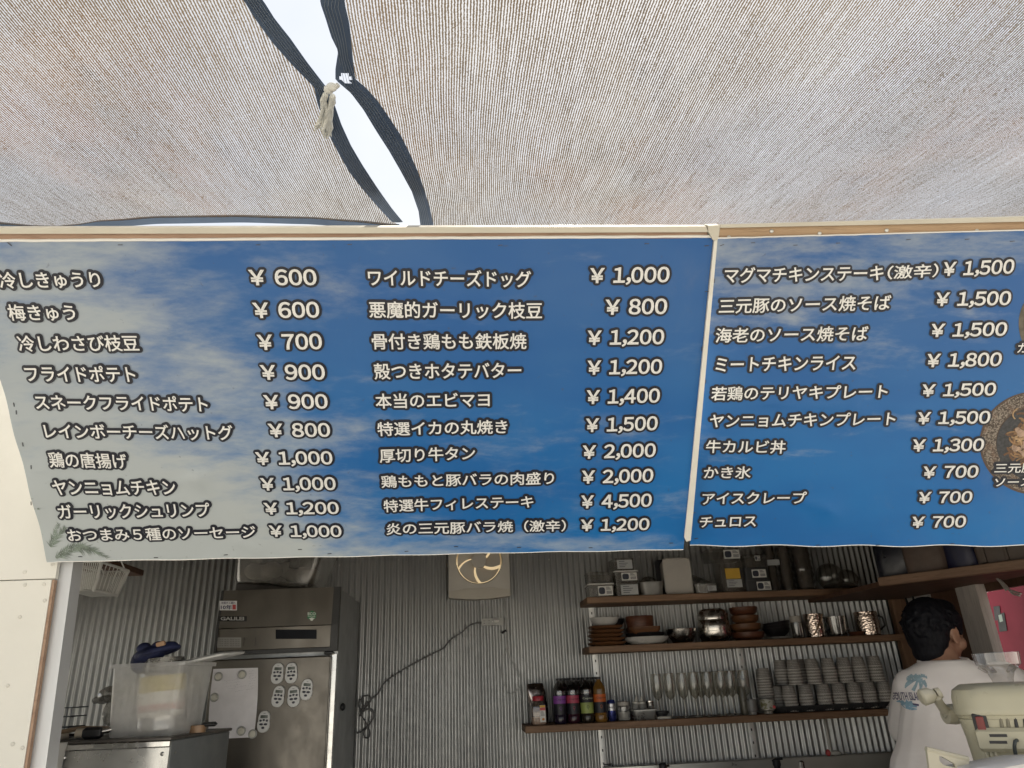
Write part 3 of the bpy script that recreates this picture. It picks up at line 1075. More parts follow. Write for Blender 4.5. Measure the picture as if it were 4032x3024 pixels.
sailR_fab = [(1346, 0), (1366, 83), (1374, 155), (1382, 238), (1390, 303), (1432, 338), (1482, 394), (1527, 460), (1571, 527), (1604, 593), (1637, 665), (1665, 743), (1687, 815), (1704, 893)]
hemL = [(-900, 905), (-600, 880), (-300, 868), (0, 888), (150, 901), (230, 903), (300, 897), (411, 881), (633, 865), (950, 860), (1203, 867), (1400, 880), (1573, 896)]

def sail_mat():
    t = NT('knitted_shade_cloth')
    s_ = t.sep()
    warp = t.noise(1.6, 4, .5)
    wob = t.noise(9, 3, .5, t.mapv((1, .35, 1)))
    xx = t.math('ADD', s_[0], t.math('ADD', t.math('MULTIPLY', warp, .03), t.math('MULTIPLY', wob, .0016)))
    rib = t.math('SINE', t.math('MULTIPLY', xx, 2*PI/.0048))
    rib = t.math('MULTIPLY_ADD', rib, .5, .5)
    cv = t.n.new('ShaderNodeCombineXYZ')
    t.put(cv.inputs[0], t.math('MULTIPLY', xx, 150))
    t.put(cv.inputs[1], t.math('MULTIPLY', s_[1], 7))
    cv = cv.outputs[0]
    st = t.noise(1.0, 3, .6, cv)                       # long threads pulled tighter or looser
    cell = t.noise(430, 2, .6, t.mapv((1, .6, 1)))
    tension = t.noise(2.4, 4, .6, t.mapv((1.6, .5, 1), (2, 7, 0)))
    op = t.math('ADD', t.math('MULTIPLY', rib, .42), t.math('ADD', t.math('MULTIPLY', st, .38), t.math('ADD', t.math('MULTIPLY', cell, .85), t.math('MULTIPLY', tension, .20))))
    hole = t.rng(op, .83, 1.09, .0, .90)
    tone = t.noise(1.3, 5, .6)
    c = t.mix(t.rng(tone, .3, .7), (.078, .060, .041), (.135, .104, .070))
    c = t.mix(t.rng(t.noise(2.1, 5, .6, t.mapv((1, .6, 1), (5, 1, 0))), .48, .72, 0, .8), c, (.135, .072, .030))
    c = t.mix(t.rng(t.noise(5.5, 6, .7, t.mapv((1.4, .5, 1), (1, 4, 0))), .52, .72, 0, .6), c, (.05, .04, .032))
    df = t.shader('ShaderNodeBsdfDiffuse', Color=c)
    tl = t.shader('ShaderNodeBsdfTranslucent', Color=c)
    thread = t.mixs(.55, df, tl)
    tr = t.shader('ShaderNodeBsdfTransparent', Color=(1, .975, .93))
    return t.done(t.mixs(hole, thread, tr))
def webbing_mat():
    t = NT('dark_webbing')
    n = t.noise(6, 4)
    c = t.mix(t.rng(n, .3, .7), (.058, .084, .135), (.078, .11, .17))
    return t.done(t.pbr(c, .7, 0, t.bump(t.noise(300, 2), .3, .001), .25))
sailm, webm = sail_mat(), webbing_mat()
stitch = M('pale_stitching', (.17, .20, .24), .7)
YBACK = -1.7
def sail(side):
    L = side == 'left'
    fs, Ws = edge_fn(sailL_sky if L else sailR_sky, -1.1 if L else .7)
    ff, Wf = edge_fn(sailL_fab if L else sailR_fab, -1.2 if L else .8)
    hw = sorted([(on_sail(*p).x, on_sail(*p).y) for p in hemL])
    def yf(x):
        if not L:
            return 1.86
        if x <= hw[0][0]:
            return hw[0][1]
        if x >= hw[-1][0]:
            return hw[-1][1]
        for i in range(len(hw)-1):
            if hw[i][0] <= x <= hw[i+1][0]:
                t_ = (x-hw[i][0])/(hw[i+1][0]-hw[i][0])
                t_ = t_*t_*(3-2*t_)*.5+t_*.5
                return hw[i][1]+(hw[i+1][1]-hw[i][1])*t_
    far = -4.2 if L else 4.2
    def ripple(x, y):
        return .012*mnoise.noise(V((x*1.1, y*1.7, 3))) + .004*mnoise.noise(V((x*5, y*2.2, 9)))*(1 if abs(y) < 3 else 0)
    root = T('shade_sail', 'left beige knitted shade sail with scalloped front hem above the board' if L else 'right beige knitted shade sail running over the top of the right board', 'shade sail', (0, 0, 0), group='knitted shade sails')
    nu, nv = 60, 110
    def pos(x, y):
        e = ff(y)
        edge = math.exp(-abs(x-e)/.12)
        return V((x, y, sail_z(y)+ripple(x, y)*(1-edge)))
    def fn(u, v):
        vv = 1-(1-v)**1.0
        x = far+(ff(.8)-far)*(1-(1-u)**2.0)
        for _ in range(6):
            y = yf(x)+(YBACK-yf(x))*vv**1.4
            x = far+(ff(y)-far)*(1-(1-u)**2.0)
        return pos(x, y)
    m = MB()
    m.grid(fn, nu, nv)
    cl = m.build('cloth', sailm, root, smooth=180)
    # webbing along the seam, with stitch lines
    m = MB()
    st = MB()
    ys = []
    y = yf(ff(1.5)) if L else 1.80
    y0 = min(y, 1.62) if L else 1.75
    N = 340
    yy = [y0+(YBACK-y0)*(i/N)**1.6 for i in range(N+1)]
    hole_c = on_sail(1354, 298)
    def strip(u, v):
        y = yy[int(round(v*N))]
        a, b_ = ff(y), fs(y)
        a += -.004 if b_ > a else .004
        return V((a+(b_-a)*u, y, sail_z(y)-.004-.002*math.sin(u*PI)))
    vs_, fc = [], []
    nuw = 30
    for j in range(N+1):
        for i in range(nuw+1):
            vs_.append(strip(i/nuw, j/N))
    for j in range(N):
        for i in range(nuw):
            c = (vs_[j*(nuw+1)+i]+vs_[(j+1)*(nuw+1)+i+1])/2
            if not L and ((c.y-hole_c.y)/.0115)**2+((c.x-hole_c.x-.004)/.0105)**2 < 1+.35*mnoise.noise(c*300):
                continue          # torn eyelet
            fc.append((j*(nuw+1)+i, j*(nuw+1)+i+1, (j+1)*(nuw+1)+i+1, (j+1)*(nuw+1)+i))
    m.add(vs_, fc)
    wb = m.build('webbing', webm, root, smooth=60)
    for u in (.30, .44, .58, .72, .86):
        st.tube([strip(u, j/N)+V((0, 0, -.0005)) for j in range(0, N, 4) if L or abs(yy[j]-hole_c.y) > .02], .0005, 3)
    st.build('stitching', stitch, wb)
    if L:
        # thick front hem
        m = MB()
        xs = [on_sail(1573, 895).x-(i/160)*2.9 for i in range(161)]
        rr = []
        for x in xs:
            y = yf(x)
            rr.append([V((x, y+.004, sail_z(y)-.004)), V((x, y-.012, sail_z(y)-.001)), V((x, y-.012, sail_z(y)+.003)), V((x, y+.006, sail_z(y)+.003)), V((x, y+.010, sail_z(y)-.006))])
        m.loft(rr)
        m.build('front_hem', webm, root)
    return root
sail('left')
sail('right')
# knotted cord that ties the two sails together
def cord():
    k0 = on_sail(1330, 310)+V((0, 0, -.012))
    k1 = on_sail(1283, 335)+V((0, 0, -.012))
    r = T('tie_cord', 'frayed white tie cord knotted between the two shade sails', 'cord', k1)
    kd = lambda p: p-k1
    cm_ = M('frayed_white_cord', (.60, .60, .56), .85, 0, .12, 60, .4, 400)
    m = MB()
    rn_ = random.Random(5)
    for s_ in range(3):
        o = V((rn_.uniform(-.003, .003), rn_.uniform(-.003, .003), 0))
        m.tube([kd(k0)+o, kd(k0.lerp(k1, .4))+o+V((0, 0, -.004)), kd(k1)+o], .004, 7)
    m.ball(kd(k1.lerp(k0, .55))+V((0, -.002, -.003)), .010, .008, .009, 10, 7)
    m.ball(kd(k1.lerp(k0, .3))+V((0, -.002, -.005)), .009, .009, .008, 10, 7)
    m.build('knot', cm_, r)
    a = [on_sail(x, y)+V((0, 0, -.016)) for x, y in ((1285, 345), (1276, 372), (1281, 398), (1268, 430), (1258, 462), (1252, 476))]
    c = [on_sail(x, y)+V((0, 0, -.018)) for x, y in ((1313, 348), (1310, 372), (1298, 400), (1290, 430), (1284, 470), (1279, 508))]
    d = [on_sail(x, y)+V((0, 0, -.017)) for x, y in ((1312, 350), (1306, 385), (1304, 425), (1297, 470), (1293, 505))]
    for path in (a, c, d):
        for s_ in range(5):
            m = MB()
            o = [V((rn_.uniform(-.004, .004), rn_.uniform(-.004, .004), rn_.uniform(-.003, .003)))*(.4+.3*i) for i in range(len(path))]
            pts = [kd(p)+q for p, q in zip(path, o)]
            fine = []
            for i in range(len(pts)-1):
                for t_ in (0, .5):
                    fine.append(pts[i].lerp(pts[i+1], t_))
            m.tube(fine+[pts[-1]], [.0042]+[.0042-.0002*i for i in range(len(fine)-1)]+[.0012], 6)
            m.build('strand', cm_, r)
cord()
# ================================================================ KITCHEN
S1, S2, S3 = 1.876, 1.640, 1.296           # top faces of the three shelves
SHY0, SHY1 = 3.735, 3.975
shelfwood = wood('shelf_timber', (.17, .10, .06), (.27, .165, .10), .6, 0, .7)
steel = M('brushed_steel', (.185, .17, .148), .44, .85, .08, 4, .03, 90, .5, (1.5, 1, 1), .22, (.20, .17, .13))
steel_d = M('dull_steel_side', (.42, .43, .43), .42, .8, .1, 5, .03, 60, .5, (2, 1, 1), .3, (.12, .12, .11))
bright = M('bright_steel', (.66, .65, .63), .2, 1, .05)
black_pl = M('black_plastic', (.018, .018, .02), .4, 0, .15)
white_pl = M('white_plastic', (.62, .61, .58), .4, 0, .05)
offwhite = M('offwhite_plastic', (.50, .485, .44), .42, 0, .05)
galv_bar = M('galvanised_bar', (.74, .74, .72), .4, .5, .12, 20)
RX90 = Matrix.Rotation(R(90), 4, 'X')

def shelf(name_label, pl, pr, ztop, Y0=SHY0):
    x0 = at_y(*pl, Y0).x
    x1 = at_y(*pr, Y0).x
    t = T('wall_shelf', name_label, 'shelf', (x0, SHY1, ztop), group='timber wall shelves')
    b = MB()
    b.box(0, x1-x0, Y0-SHY1, 0, -.032, 0, .003)
    b.build('plank', shelfwood, t)
    return t, x0, x1
SH1, s1x0, s1x1 = shelf('topmost timber wall shelf holding the clear plastic tubs', (2310, 2347), (3520, 2320), S1)
SH2, s2x0, s2x1 = shelf('middle timber wall shelf holding plates and bowls', (2319, 2539), (3560, 2505), S2)
SH3, s3x0, s3x1 = shelf('lowest and longest timber wall shelf holding bottles and glasses', (2068, 2849), (3500, 2810), S3)
for (px, py, lab) in ((2318, 2380, 'bright slotted metal shelf upright at the left end of the shelves'), (2872, 2370, 'grey slotted metal shelf upright behind the wine glasses')):
    p = at_y(px, py, 3.985)
    t = T('shelf_upright', lab, 'shelf upright', (p.x+.012, 3.992, 1.06), group='slotted shelf uprights')
    b = MB()
    b.box(-.016, .016, -.012, 0, 0, .92, .002)
    b.build('rail', galv_bar, t)
    for z in [.03+.06*i for i in range(15)]:
        m = MB()
        m.box(-.003, .003, -.0135, -.012, z, z+.012)
        m.build('slot', black_pl, t, smooth=0)

def on(pl, pr, pt, pb, Y, z=None):
    """centre-bottom point, width and height of something measured on the photograph at distance Y"""
    a, c = at_y(pl, (pt+pb)/2, Y), at_y(pr, (pt+pb)/2, Y)
    mx = (pl+pr)/2
    base = at_y(mx, pb, Y)
    zb = base.z if z is None else z
    h = at_y(mx, pt, Y).z-zb
    return V(((a.x+c.x)/2, Y, zb)), c.x-a.x, h

# ---------------------------------------------------------------- refrigerator
FY = 3.28
fx0, fx1 = at_y(827, 2700, FY).x, at_y(1320, 2700, FY).x
ftop = at_y(1080, 2322, FY).z
fr = T('refrigerator', 'tall upright stainless steel commercial refrigerator standing against the corrugated wall', 'refrigerator', (fx0, FY, .05))
fw, fh = fx1-fx0, ftop-.05
def fz(py, px=1080):
    return at_y(px, py, FY).z-.05
def fl(px, py, y=0.):
    p = at_y(px, py, FY+y)
    return V((p.x-fx0, y, p.z-.05))
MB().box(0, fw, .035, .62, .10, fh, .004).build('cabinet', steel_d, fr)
for x in (.05, fw-.05):
    MB().lathe([(.02, 0), (.02, .1)], (x, .1, 0), 12).build('foot', black_pl, fr)
    MB().lathe([(.02, 0), (.02, .1)], (x, .55, 0), 12).build('foot', black_pl, fr)
za, zb, zc, zd, ze = fz(2318), fz(2468), fz(2556), fz(2572), fz(2590)
b = MB()
b.prism([V((.0105, .012, za)), V((.0105, .035, za)), V((.0105, .035, zb+.001)), V((.0105, -.004, zb+.001))], (fw-.0405, 0, 0))
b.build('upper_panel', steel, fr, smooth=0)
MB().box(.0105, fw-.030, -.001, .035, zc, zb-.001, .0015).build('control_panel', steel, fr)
for x0_, x1_ in ((.0, .010), (fw-.0295, fw)):
    b = MB()
    b.prism([V((x0_, .010, za+.001)), V((x0_, .036, za+.001)), V((x0_, .036, zd)), V((x0_, -.006, zd)), V((x0_, -.006, zb))], (x1_-x0_, 0, 0))
    b.build('corner_trim', M('dark_grey_trim', (.045, .045, .045), .45, 0, .1), fr, smooth=0)
MB().box(.0101, fw-.0296, -.004, .034, zd, zc-.001).build('trim_strip', M('dark_grey_trim', (.045, .045, .045), .45, 0, .1), fr, smooth=0)
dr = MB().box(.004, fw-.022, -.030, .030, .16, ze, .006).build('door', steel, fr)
MB().box(.008, fw-.026, .0305, .0345, .165, ze-.004).build('gasket', M('dirty_gasket', (.33, .32, .30), .6, 0, .3, 30, dirt=.6), dr, smooth=0)
MB().box(fw-.020, fw-.001, .004, .034, .12, ze+.006).build('side_frame', bright, fr, smooth=0)
MB().box(fw-.05, fw-.012, -.028, .02, ze+.004, ze+.016, .003).build('hinge', black_pl, fr)
p = fl(843, 3015, -.03)
MB().box(p.x-.02, p.x+.02, -.034, -.030, p.z-.03, p.z, .002).build('handle_recess', black_pl, dr)
hn = fl(1350, 2788, .2)
MB().ball((fw+.008, .18, fz(2788, 1340)), .012, .02, .016, 10, 7).build('grip_stub', black_pl, fr)
# display and lettering on the front
def face_rect(name, l, r, t, b_, y, mat, th=.002, par=fr, rad=.002):
    p0, p1 = fl(l, b_, 0), fl(r, t, 0)
    p0b, p1b = fl(l, t, 0), fl(r, b_, 0)
    poly = [V((q.x, y, q.z)) for q in (p0, p1b, p1, p0b)]
    m = MB()
    m.prism(poly, (0, -th, 0))
    return m.build(name, mat, par, smooth=0)
face_rect('display', 1086, 1247, 2479, 2516, -.0015, M('display_glass', (.006, .007, .011), .35, 0, .05, spec=.15), .0015)
st = face_rect('warranty_sticker', 865, 933, 2366, 2403, .002, M('sticker_white', (.70, .70, .72), .5, 0, .03), .0035)
navy = M('print_navy', (.03, .03, .11), .5)
redp = M('print_red', (.50, .07, .07), .5)
def ftext(s, l, r, t, b_, y, mat, par, bold=.01):
    p0, p1, p2 = fl(l, b_), fl(r, b_), fl(l, t)
    p0, p1, p2 = [V((q.x, y, q.z)) for q in (p0, p1, p2)]
    return flat_text('lettering', s, mat, par, (p1-p0).length, (p2-p0).length, p0, (p1-p0).normalized(), (p2-p0).normalized(), bold, .0004)
ftext('冷媒ガス漏れ', 871, 928, 2369, 2379, -.0022, navy, st, .01)
ftext('10年', 870, 914, 2382, 2400, -.0022, navy, st, .02)
face_rect('red_square', 916, 929, 2381, 2400, -.0016, redp, .0006, st)
bd_ = face_rect('name_badge', 860, 972, 2426, 2447, .001, M('badge_black', (.015, .015, .016), .4), .0045)
ftext('GALILEI', 870, 962, 2429, 2443, -.0042, M('badge_silver', (.62, .62, .60), .35, .3), bd_, .035)
c = fl(1228, 2424)
m = MB()
m.prism([V((c.x+.021*math.cos(R(60*i+30)), .001, c.z+.021*math.sin(R(60*i+30)))) for i in range(6)], (0, -.003, 0))
ec = m.build('eco_sticker', M('eco_green', (.03, .20, .08), .5), fr, smooth=0)
ftext('ECO', 1212, 1244, 2411, 2423, -.0028, M('print_pale', (.70, .72, .68), .5), ec, .04)
ftext('PARTNER', 1213, 1243, 2425, 2430, -.0028, M('print_pale', (.70, .72, .68), .5), ec, .02)
m = MB()
q = fl(1228, 2438)
m.prism([V((q.x+.007*math.cos(2*PI*i/12), -.0021, q.z+.007*math.sin(2*PI*i/12))) for i in range(12)], (0, -.0005, 0))
m.prism([V((q.x-.014, -.0021, q.z+.004)), V((q.x-.004, -.0021, q.z-.002)), V((q.x-.005, -.0021, q.z+.005))], (0, -.0004, 0))
m.prism([V((q.x+.014, -.0021, q.z+.004)), V((q.x+.004, -.0021, q.z-.002)), V((q.x+.005, -.0021, q.z+.005))], (0, -.0004, 0))
m.build('winged_mark', M('print_pale', (.70, .72, .68), .5), ec, smooth=0)
lab = M('caution_label', (.34, .33, .31), .4, .5, .06)
face_rect('caution_label', 855, 950, 2510, 2550, -.0008, lab, .0006)
for yy in (2516, 2524, 2532, 2540):
    ftext('注意 警告 電源 取扱', 862, 945, yy, yy+5, -.0013, M('faint_print', (.14, .13, .12), .5), fr, .0)
m = MB()
for l, r_, t_, b2 in ((960, 1008, 2508, 2510), (960, 1006, 2543, 2545), (960, 962, 2510, 2543), (1005, 1007, 2510, 2543)):
    p0, p1 = fl(l, b2), fl(r_, t_)
    m.box(p0.x, p1.x, -.0022, -.001, p0.z, p1.z)
m.build('marking', black_pl, fr, smooth=0)

# paper note, magnets, timers on the door
DY = FY-.030
def door_pt(px, py, d=0.):
    return at_y(px, py, DY-d)
nt = T('paper_note', 'creased handwritten paper sheet pinned to the refrigerator door', 'paper', door_pt(915, 2770))
def nfn(u, v):
    a = V((840, 2634)).lerp(V((1016, 2629)), u)
    c_ = V((820, 2911)).lerp(V((999, 2903)), u)
    q = a.lerp(c_, v)
    q.x += 8*math.sin(v*PI)*(u-.3)-6*math.sin(v*PI)*(1-u)*.5
    p = door_pt(q.x, q.y, .0015+.004*abs(math.sin(u*5+v*3))*(.3+v)*.8)
    return p-nt.location
paper_m = M('note_paper', (.80, .78, .80), .8, 0, .06, 14)
m = MB()
m.grid(nfn, 14, 20)
m.build('sheet', paper_m, nt, smooth=180)
ink = M('pencil_writing', (.25, .25, .30), .8)
m = MB()
rs = random.Random(8)
for (u0, v0, n) in ((.28, .18, 12), (.33, .215, 9), (.30, .26, 10), (.36, .29, 12), (.52, .33, 12), (.80, .05, 4), (.80, .085, 5), (.81, .12, 4), (.80, .155, 5), (.82, .19, 4), (.81, .225, 4), (.80, .26, 4)):
    for i in range(n):
        u = u0+i*.033
        if u > .95:
            break
        a = nfn(u, v0-.01*i*.3)+V((0, -.0012, 0))
        d = V((rs.uniform(.001, .004), 0, rs.uniform(-.003, .003)))
        m.tube([a, a+d, a+d*1.2+V((rs.uniform(-.002, .002), 0, rs.uniform(-.003, .003)))], .0003, 3)
m.build('handwriting', ink, nt, smooth=0)
mg_w, mg_c = M('magnet_rim', (.42, .42, .40), .4, .2), M('magnet_face', (.60, .58, .50), .45)
MAGP = [(861, 2664, 'at the upper left corner of the paper note'), (954, 2656, 'at the upper right of the paper note'), (845, 2746, 'on the left edge of the paper note'), (951, 2878, 'on the lower right corner of the paper note'), (995, 2890, 'on bare steel beside the lower right of the paper note')]
mag0 = None
for px, py, s in MAGP:
    p = door_pt(px, py, .006 if px < 990 else .001)
    if mag0 is None:
        mag0 = T('magnet', 'round cream magnet '+s, 'magnet', p, group='round magnets on the refrigerator')
        m = MB()
        m.lathe([(.0175, 0), (.0175, .004), (.0145, .006), (.013, .0045)], n=24).xf(RX90)
        m.build('rim', mg_w, mag0)
        m = MB()
        m.lathe([(.0125, .001), (.0125, .007), (.010, .0085)], n=20).xf(RX90)
        m.build('face', mg_c, mag0)
    else:
        dup(mag0, p, None, 'round cream magnet '+s)
tim0 = None
TIMP = [(1095, 2652, 3, 'upper left of the five grouped on the refrigerator door'), (1149, 2650, -2, 'upper middle beside another one on the refrigerator door'), (1209, 2715, 5, 'rightmost and a little lower on the refrigerator door'),
        (1098, 2742, 6, 'lower left of the five grouped on the refrigerator door'), (1158, 2742, -4, 'lower middle of the five grouped on the refrigerator door'), (1041, 2841, 2, 'apart from the others beside the paper note')]
for px, py, a, s in TIMP:
    p = door_pt(px, py, .001)
    if tim0 is None:
        tim0 = T('kitchen_timer', 'silver grey digital kitchen timer, '+s, 'timer', p, group='kitchen timers on the refrigerator door')
        out = []
        for i in range(40):
            t_ = 2*PI*i/40
            z = .041*math.sin(t_)
            wv = .0245+.0022*(z < 0)*1-.0012*math.cos(z*110)
            out.append((wv*(abs(math.cos(t_))**.75)*(1 if math.cos(t_) > 0 else -1), z))
        m = MB()
        m.loft([[V((x*k_, -d, z*k_)) for x, z in out] for k_, d in ((.97, 0), (1, .003), (1, .009), (.95, .012))])
        m.build('case', M('timer_case', (.58, .58, .57), .35, .1, .04), tim0)
        m = MB()
        m.box(-.0145, .0145, -.0132, -.0115, .013, .024, .001)
        m.build('screen', M('timer_screen', (.10, .115, .10), .25), tim0)
        bt = M('timer_button', (.035, .036, .05), .4)
        for x, z, rx_, rz_ in ((-.0125, .004, .0048, .0042), (0, .006, .0048, .0042), (.0125, .004, .0048, .0042), (-.0085, -.0095, .0075, .0042), (.0085, -.0095, .0075, .0042), (0, -.0225, .0062, .0045)):
            m = MB()
            m.lathe([(1, 0), (1, .0012), (.8, .002)], n=14)
            m.xf(Matrix.Translation((x, -.0118, z)) @ Matrix.Diagonal((rx_, 1, rz_, 1)) @ RX90)
            m.build('button', bt, tim0)
        m = MB()
        m.box(-.004, .004, -.0124, -.0118, .029, .0305)
        m.build('mark', bt, tim0, smooth=0)
        tim0.rotation_euler = (0, R(a), 0)
    else:
        dup(tim0, p, (0, R(a), 0), 'silver grey digital kitchen timer, '+s)

# clear storage box tilted on top of the refrigerator
ctop, cw, chh = on(955, 1262, 2180, 2318, 3.55)
cb = T('storage_box', 'tilted clear storage box full of white packets on top of the refrigerator', 'storage box', (ctop.x, 3.56, ftop+.045), (0, R(7), R(-4)))
tub = clear('clear_tub', (.80, .79, .77), .08, .15, .16, (.55, .52, .48))
m = MB()
m.rlathe([(.36, .24, 0), (.37, .25, .02), (.42, .29, .16), (.43, .30, .165), (.43, .30, .175), (.41, .28, .175), (.36, .24, .008)], .03, 4, cap1=False)
m.build('tub', tub, cb)
m = MB()
m.rlathe([(.44, .31, .176), (.44, .31, .188), (.40, .27, .196)], .03, 4)
m.build('lid', tub, cb)
rs = random.Random(4)
for i in range(7):
    m = MB()
    x, y = -.13+.045*i, rs.uniform(-.05, .05)
    m.ball((x, y, .055+rs.uniform(0, .04)), .05, .045, .038, 12, 8)
    m.build('packet', M('pale_packet', (.50, .46, .41), .6, 0, .15, 20, .5, 50), cb)
m = MB()
m.box(.05, .09, -.10, -.07, .08, .135, .004)
m.build('dark_packet', black_pl, cb)
MB().box(-.17, .13, -.115, .10, -.045, -.004, .006).build('folder', M('dark_folder', (.05, .045, .04), .5), cb)

# ---------------------------------------------------------------- exhaust fan
fcx, fcz = at_y(1886, 2206, 3.93).x, at_y(1886, 2206, 3.93).z
fR = (at_y(1976, 2206, 3.93).x-fcx)
fan = T('exhaust_fan', 'grey square wall exhaust fan with round glowing opening under the banner', 'exhaust fan', (fcx, 3.93, fcz))
fanm = M('fan_plastic', (.52, .49, .44), .5, 0, .06, 8, dirt=.3)
hw_ = fR*1.33
m = MB()
N = 64
rings = []
def sqp(a, s_):
    x, z = math.cos(a), math.sin(a)
    k_ = s_/max(abs(x), abs(z))
    return x*k_, z*k_
r1 = [V((fR*math.cos(2*PI*i/N), .03, fR*math.sin(2*PI*i/N))) for i in range(N)]
r2 = [V((fR*1.0*math.cos(2*PI*i/N), -.006, fR*1.0*math.sin(2*PI*i/N))) for i in range(N)]
r3 = [V((fR*1.04*math.cos(2*PI*i/N), -.010, fR*1.04*math.sin(2*PI*i/N))) for i in range(N)]
r4 = [V((sqp(2*PI*i/N, hw_*.99)[0], -.008, sqp(2*PI*i/N, hw_*.99)[1])) for i in range(N)]
r5 = [V((sqp(2*PI*i/N, hw_)[0], -.004, sqp(2*PI*i/N, hw_)[1])) for i in range(N)]
r6 = [V((sqp(2*PI*i/N, hw_)[0], .06, sqp(2*PI*i/N, hw_)[1])) for i in range(N)]
m.loft([r1, r2, r3, r4, r5, r6], False, False)
m.build('housing', fanm, fan)
m = MB()
pts = [(-hw_*.995, -hw_*.90)]
low = []
for i in range(25):
    t_ = i/24
    x = -hw_*.985+2*hw_*.985*t_
    zt = -hw_*1.0+.006+.012*(1/(1+math.exp(-(.5-abs(t_-.5)-.2)*30)))
    zl = -hw_*1.17-.012*math.sin(PI*t_)
    low.append((x, zt, zl))
m.loft([[V((x, -.006, zt)), V((x, -.016, zt)), V((x, -.018, zl)), V((x, .05, zl))] for x, zt, zl in low])
m.build('lower_cover', M('fan_cover', (.50, .465, .40), .5, 0, .05, 8, dirt=.2), fan)
m = MB()
m.lathe([(fR*.985, -.13), (fR*.985, .0)], n=48, cap0=False, cap1=False)
m.xf(Matrix.Rotation(R(90), 4, 'X'))
m.build('duct', M('cream_duct', (.74, .62, .42), .4, 0, .05), fan)
m = MB()
m.lathe([(fR*.335, .012), (fR*.335, -.02), (fR*.30, -.026)], n=32)
m.xf(Matrix.Rotation(R(90), 4, 'X') )
for v_ in m.v:
    v_.y = -v_.y*.6+.006
m.build('hub', fanm, fan)
for kk in range(5):
    m = MB()
    def bf(u, v, kk=kk):
        r_ = fR*(.30+.64*v)
        a0 = 2*PI*kk/5+R(100)+.55*v
        a = a0+(R(59)+R(5)*v)*u
        return V((r_*math.cos(a), .020+.026*(u-.5), r_*math.sin(a)))
    m.grid(bf, 10, 8)
    m.build('blade', fanm, fan, smooth=180)
# rain hood outside, thin cream plastic that the sun shines through
t = NT('sunlit_cream_hood')
dfx = t.shader('ShaderNodeBsdfDiffuse', Color=(.36, .285, .18, 1))
tlx = t.shader('ShaderNodeBsdfTranslucent', Color=(.37, .30, .19, 1))
hoodm = t.done(t.mixs(.6, dfx, tlx))
m = MB()
m.loft([[V((-hw_, .08, hw_)), V((hw_, .08, hw_)), V((hw_, .08, -hw_)), V((-hw_, .08, -hw_))], [V((-hw_, .26, hw_*.5)), V((hw_, .26, hw_*.5)), V((hw_, .26, -hw_)), V((-hw_, .26, -hw_))]], False, True)
m.build('rain_hood', hoodm, fan, smooth=0)
FAN_HOLE = (fcx, fcz, fR*.98)

# socket strip, cables and cords on the wall
WY = YB-.009
c3 = lambda x, y: (1400+x*.5571, 2100+y*.5571)
def wp(x, y, d=.004):
    px, py = c3(x, y)
    return at_y(px, py, WY-d)
o0 = wp(890, 655, .0)
ss = T('socket_strip', 'grey wall socket strip on the corrugated wall below the exhaust fan', 'socket strip', o0)
q1, q2 = wp(1045, 648)-o0, wp(890, 605)-o0
m = MB()
m.prism([V((0, 0, 0)), V((q1.x, 0, q1.z)), V((q1.x+q2.x, 0, q1.z+q2.z)), V((q2.x, 0, q2.z))], (0, -.02, 0))
m.build('housing', M('socket_grey', (.40, .40, .38), .45, 0, .06), ss, smooth=0)
for u, kind in ((.12, 'slotp'), (.34, 'slot'), (.66, 'plug')):
    cx = q1.x*u+q2.x*.5
    cz = q1.z*u+q2.z*.5
    m = MB()
    if kind == 'plug':
        m.box(cx-.012, cx+.016, -.042, -.0205, cz-.009, cz+.009, .003)
        m.build('plug', white_pl, ss)
    else:
        for dz in (-.006, .006):
            m.box(cx-.004, cx+.004, -.0212, -.0200, cz+dz-.001, cz+dz+.001)
        m.build('slots', black_pl, ss, smooth=0)
MB().lathe([(.003, 0), (.003, .002)], n=10).xf(Matrix.Translation((q1.x*.5+q2.x*.5, -.020, q1.z*.5+q2.z*.5)) @ RX90).build('screw', bright, ss)
def smooth_path(pts, n=4):
    out = []
    P_ = [pts[0]]+list(pts)+[pts[-1]]
    for i in range(1, len(P_)-2):
        for k_ in range(n):
            t_ = k_/n
            a, b_, c_, d_ = P_[i-1], P_[i], P_[i+1], P_[i+2]
            out.append(.5*((2*b_)+(c_-a)*t_+(2*a-5*b_+4*c_-d_)*t_*t_+(3*b_-a-3*c_+d_)*t_**3))
    out.append(pts[-1])
    return out
gcab = M('grey_cable', (.13, .13, .13), .5)
m = MB()
pts = [wp(*q) for q in ((892, 632), (850, 635), (800, 655), (750, 700), (680, 745), (640, 790), (610, 818), (520, 862), (440, 905), (330, 965), (210, 1050), (160, 1130), (110, 1175), (70, 1230), (40, 1180), (60, 1150), (100, 1150), (108, 1185), (60, 1240), (30, 1290), (80, 1240), (125, 1265), (128, 1300), (95, 1350), (40, 1400), (10, 1410))]
pts = [p+V((0, -.004*(i % 3), 0)) for i, p in enumerate(pts)]
m.tube(smooth_path(pts), .0042, 6)
tag(m.build('power_cable', gcab), 'grey power cable sagging along the corrugated wall into a loose coil', 'cable')
m = MB()
pts = [wp(*q, .012) for q in ((30, 1170), (22, 1220), (55, 1250), (110, 1240), (132, 1280), (100, 1350), (60, 1400), (65, 1440), (95, 1442), (100, 1400), (70, 1330), (35, 1270), (60, 1225), (90, 1190))]
m.tube(smooth_path(pts), .0036, 6)
tag(m.build('cable_coil', gcab), 'loose bundle of grey flex hanging beside the refrigerator', 'cable')
wc = M('white_cord', (.42, .42, .40), .6)
m = MB()
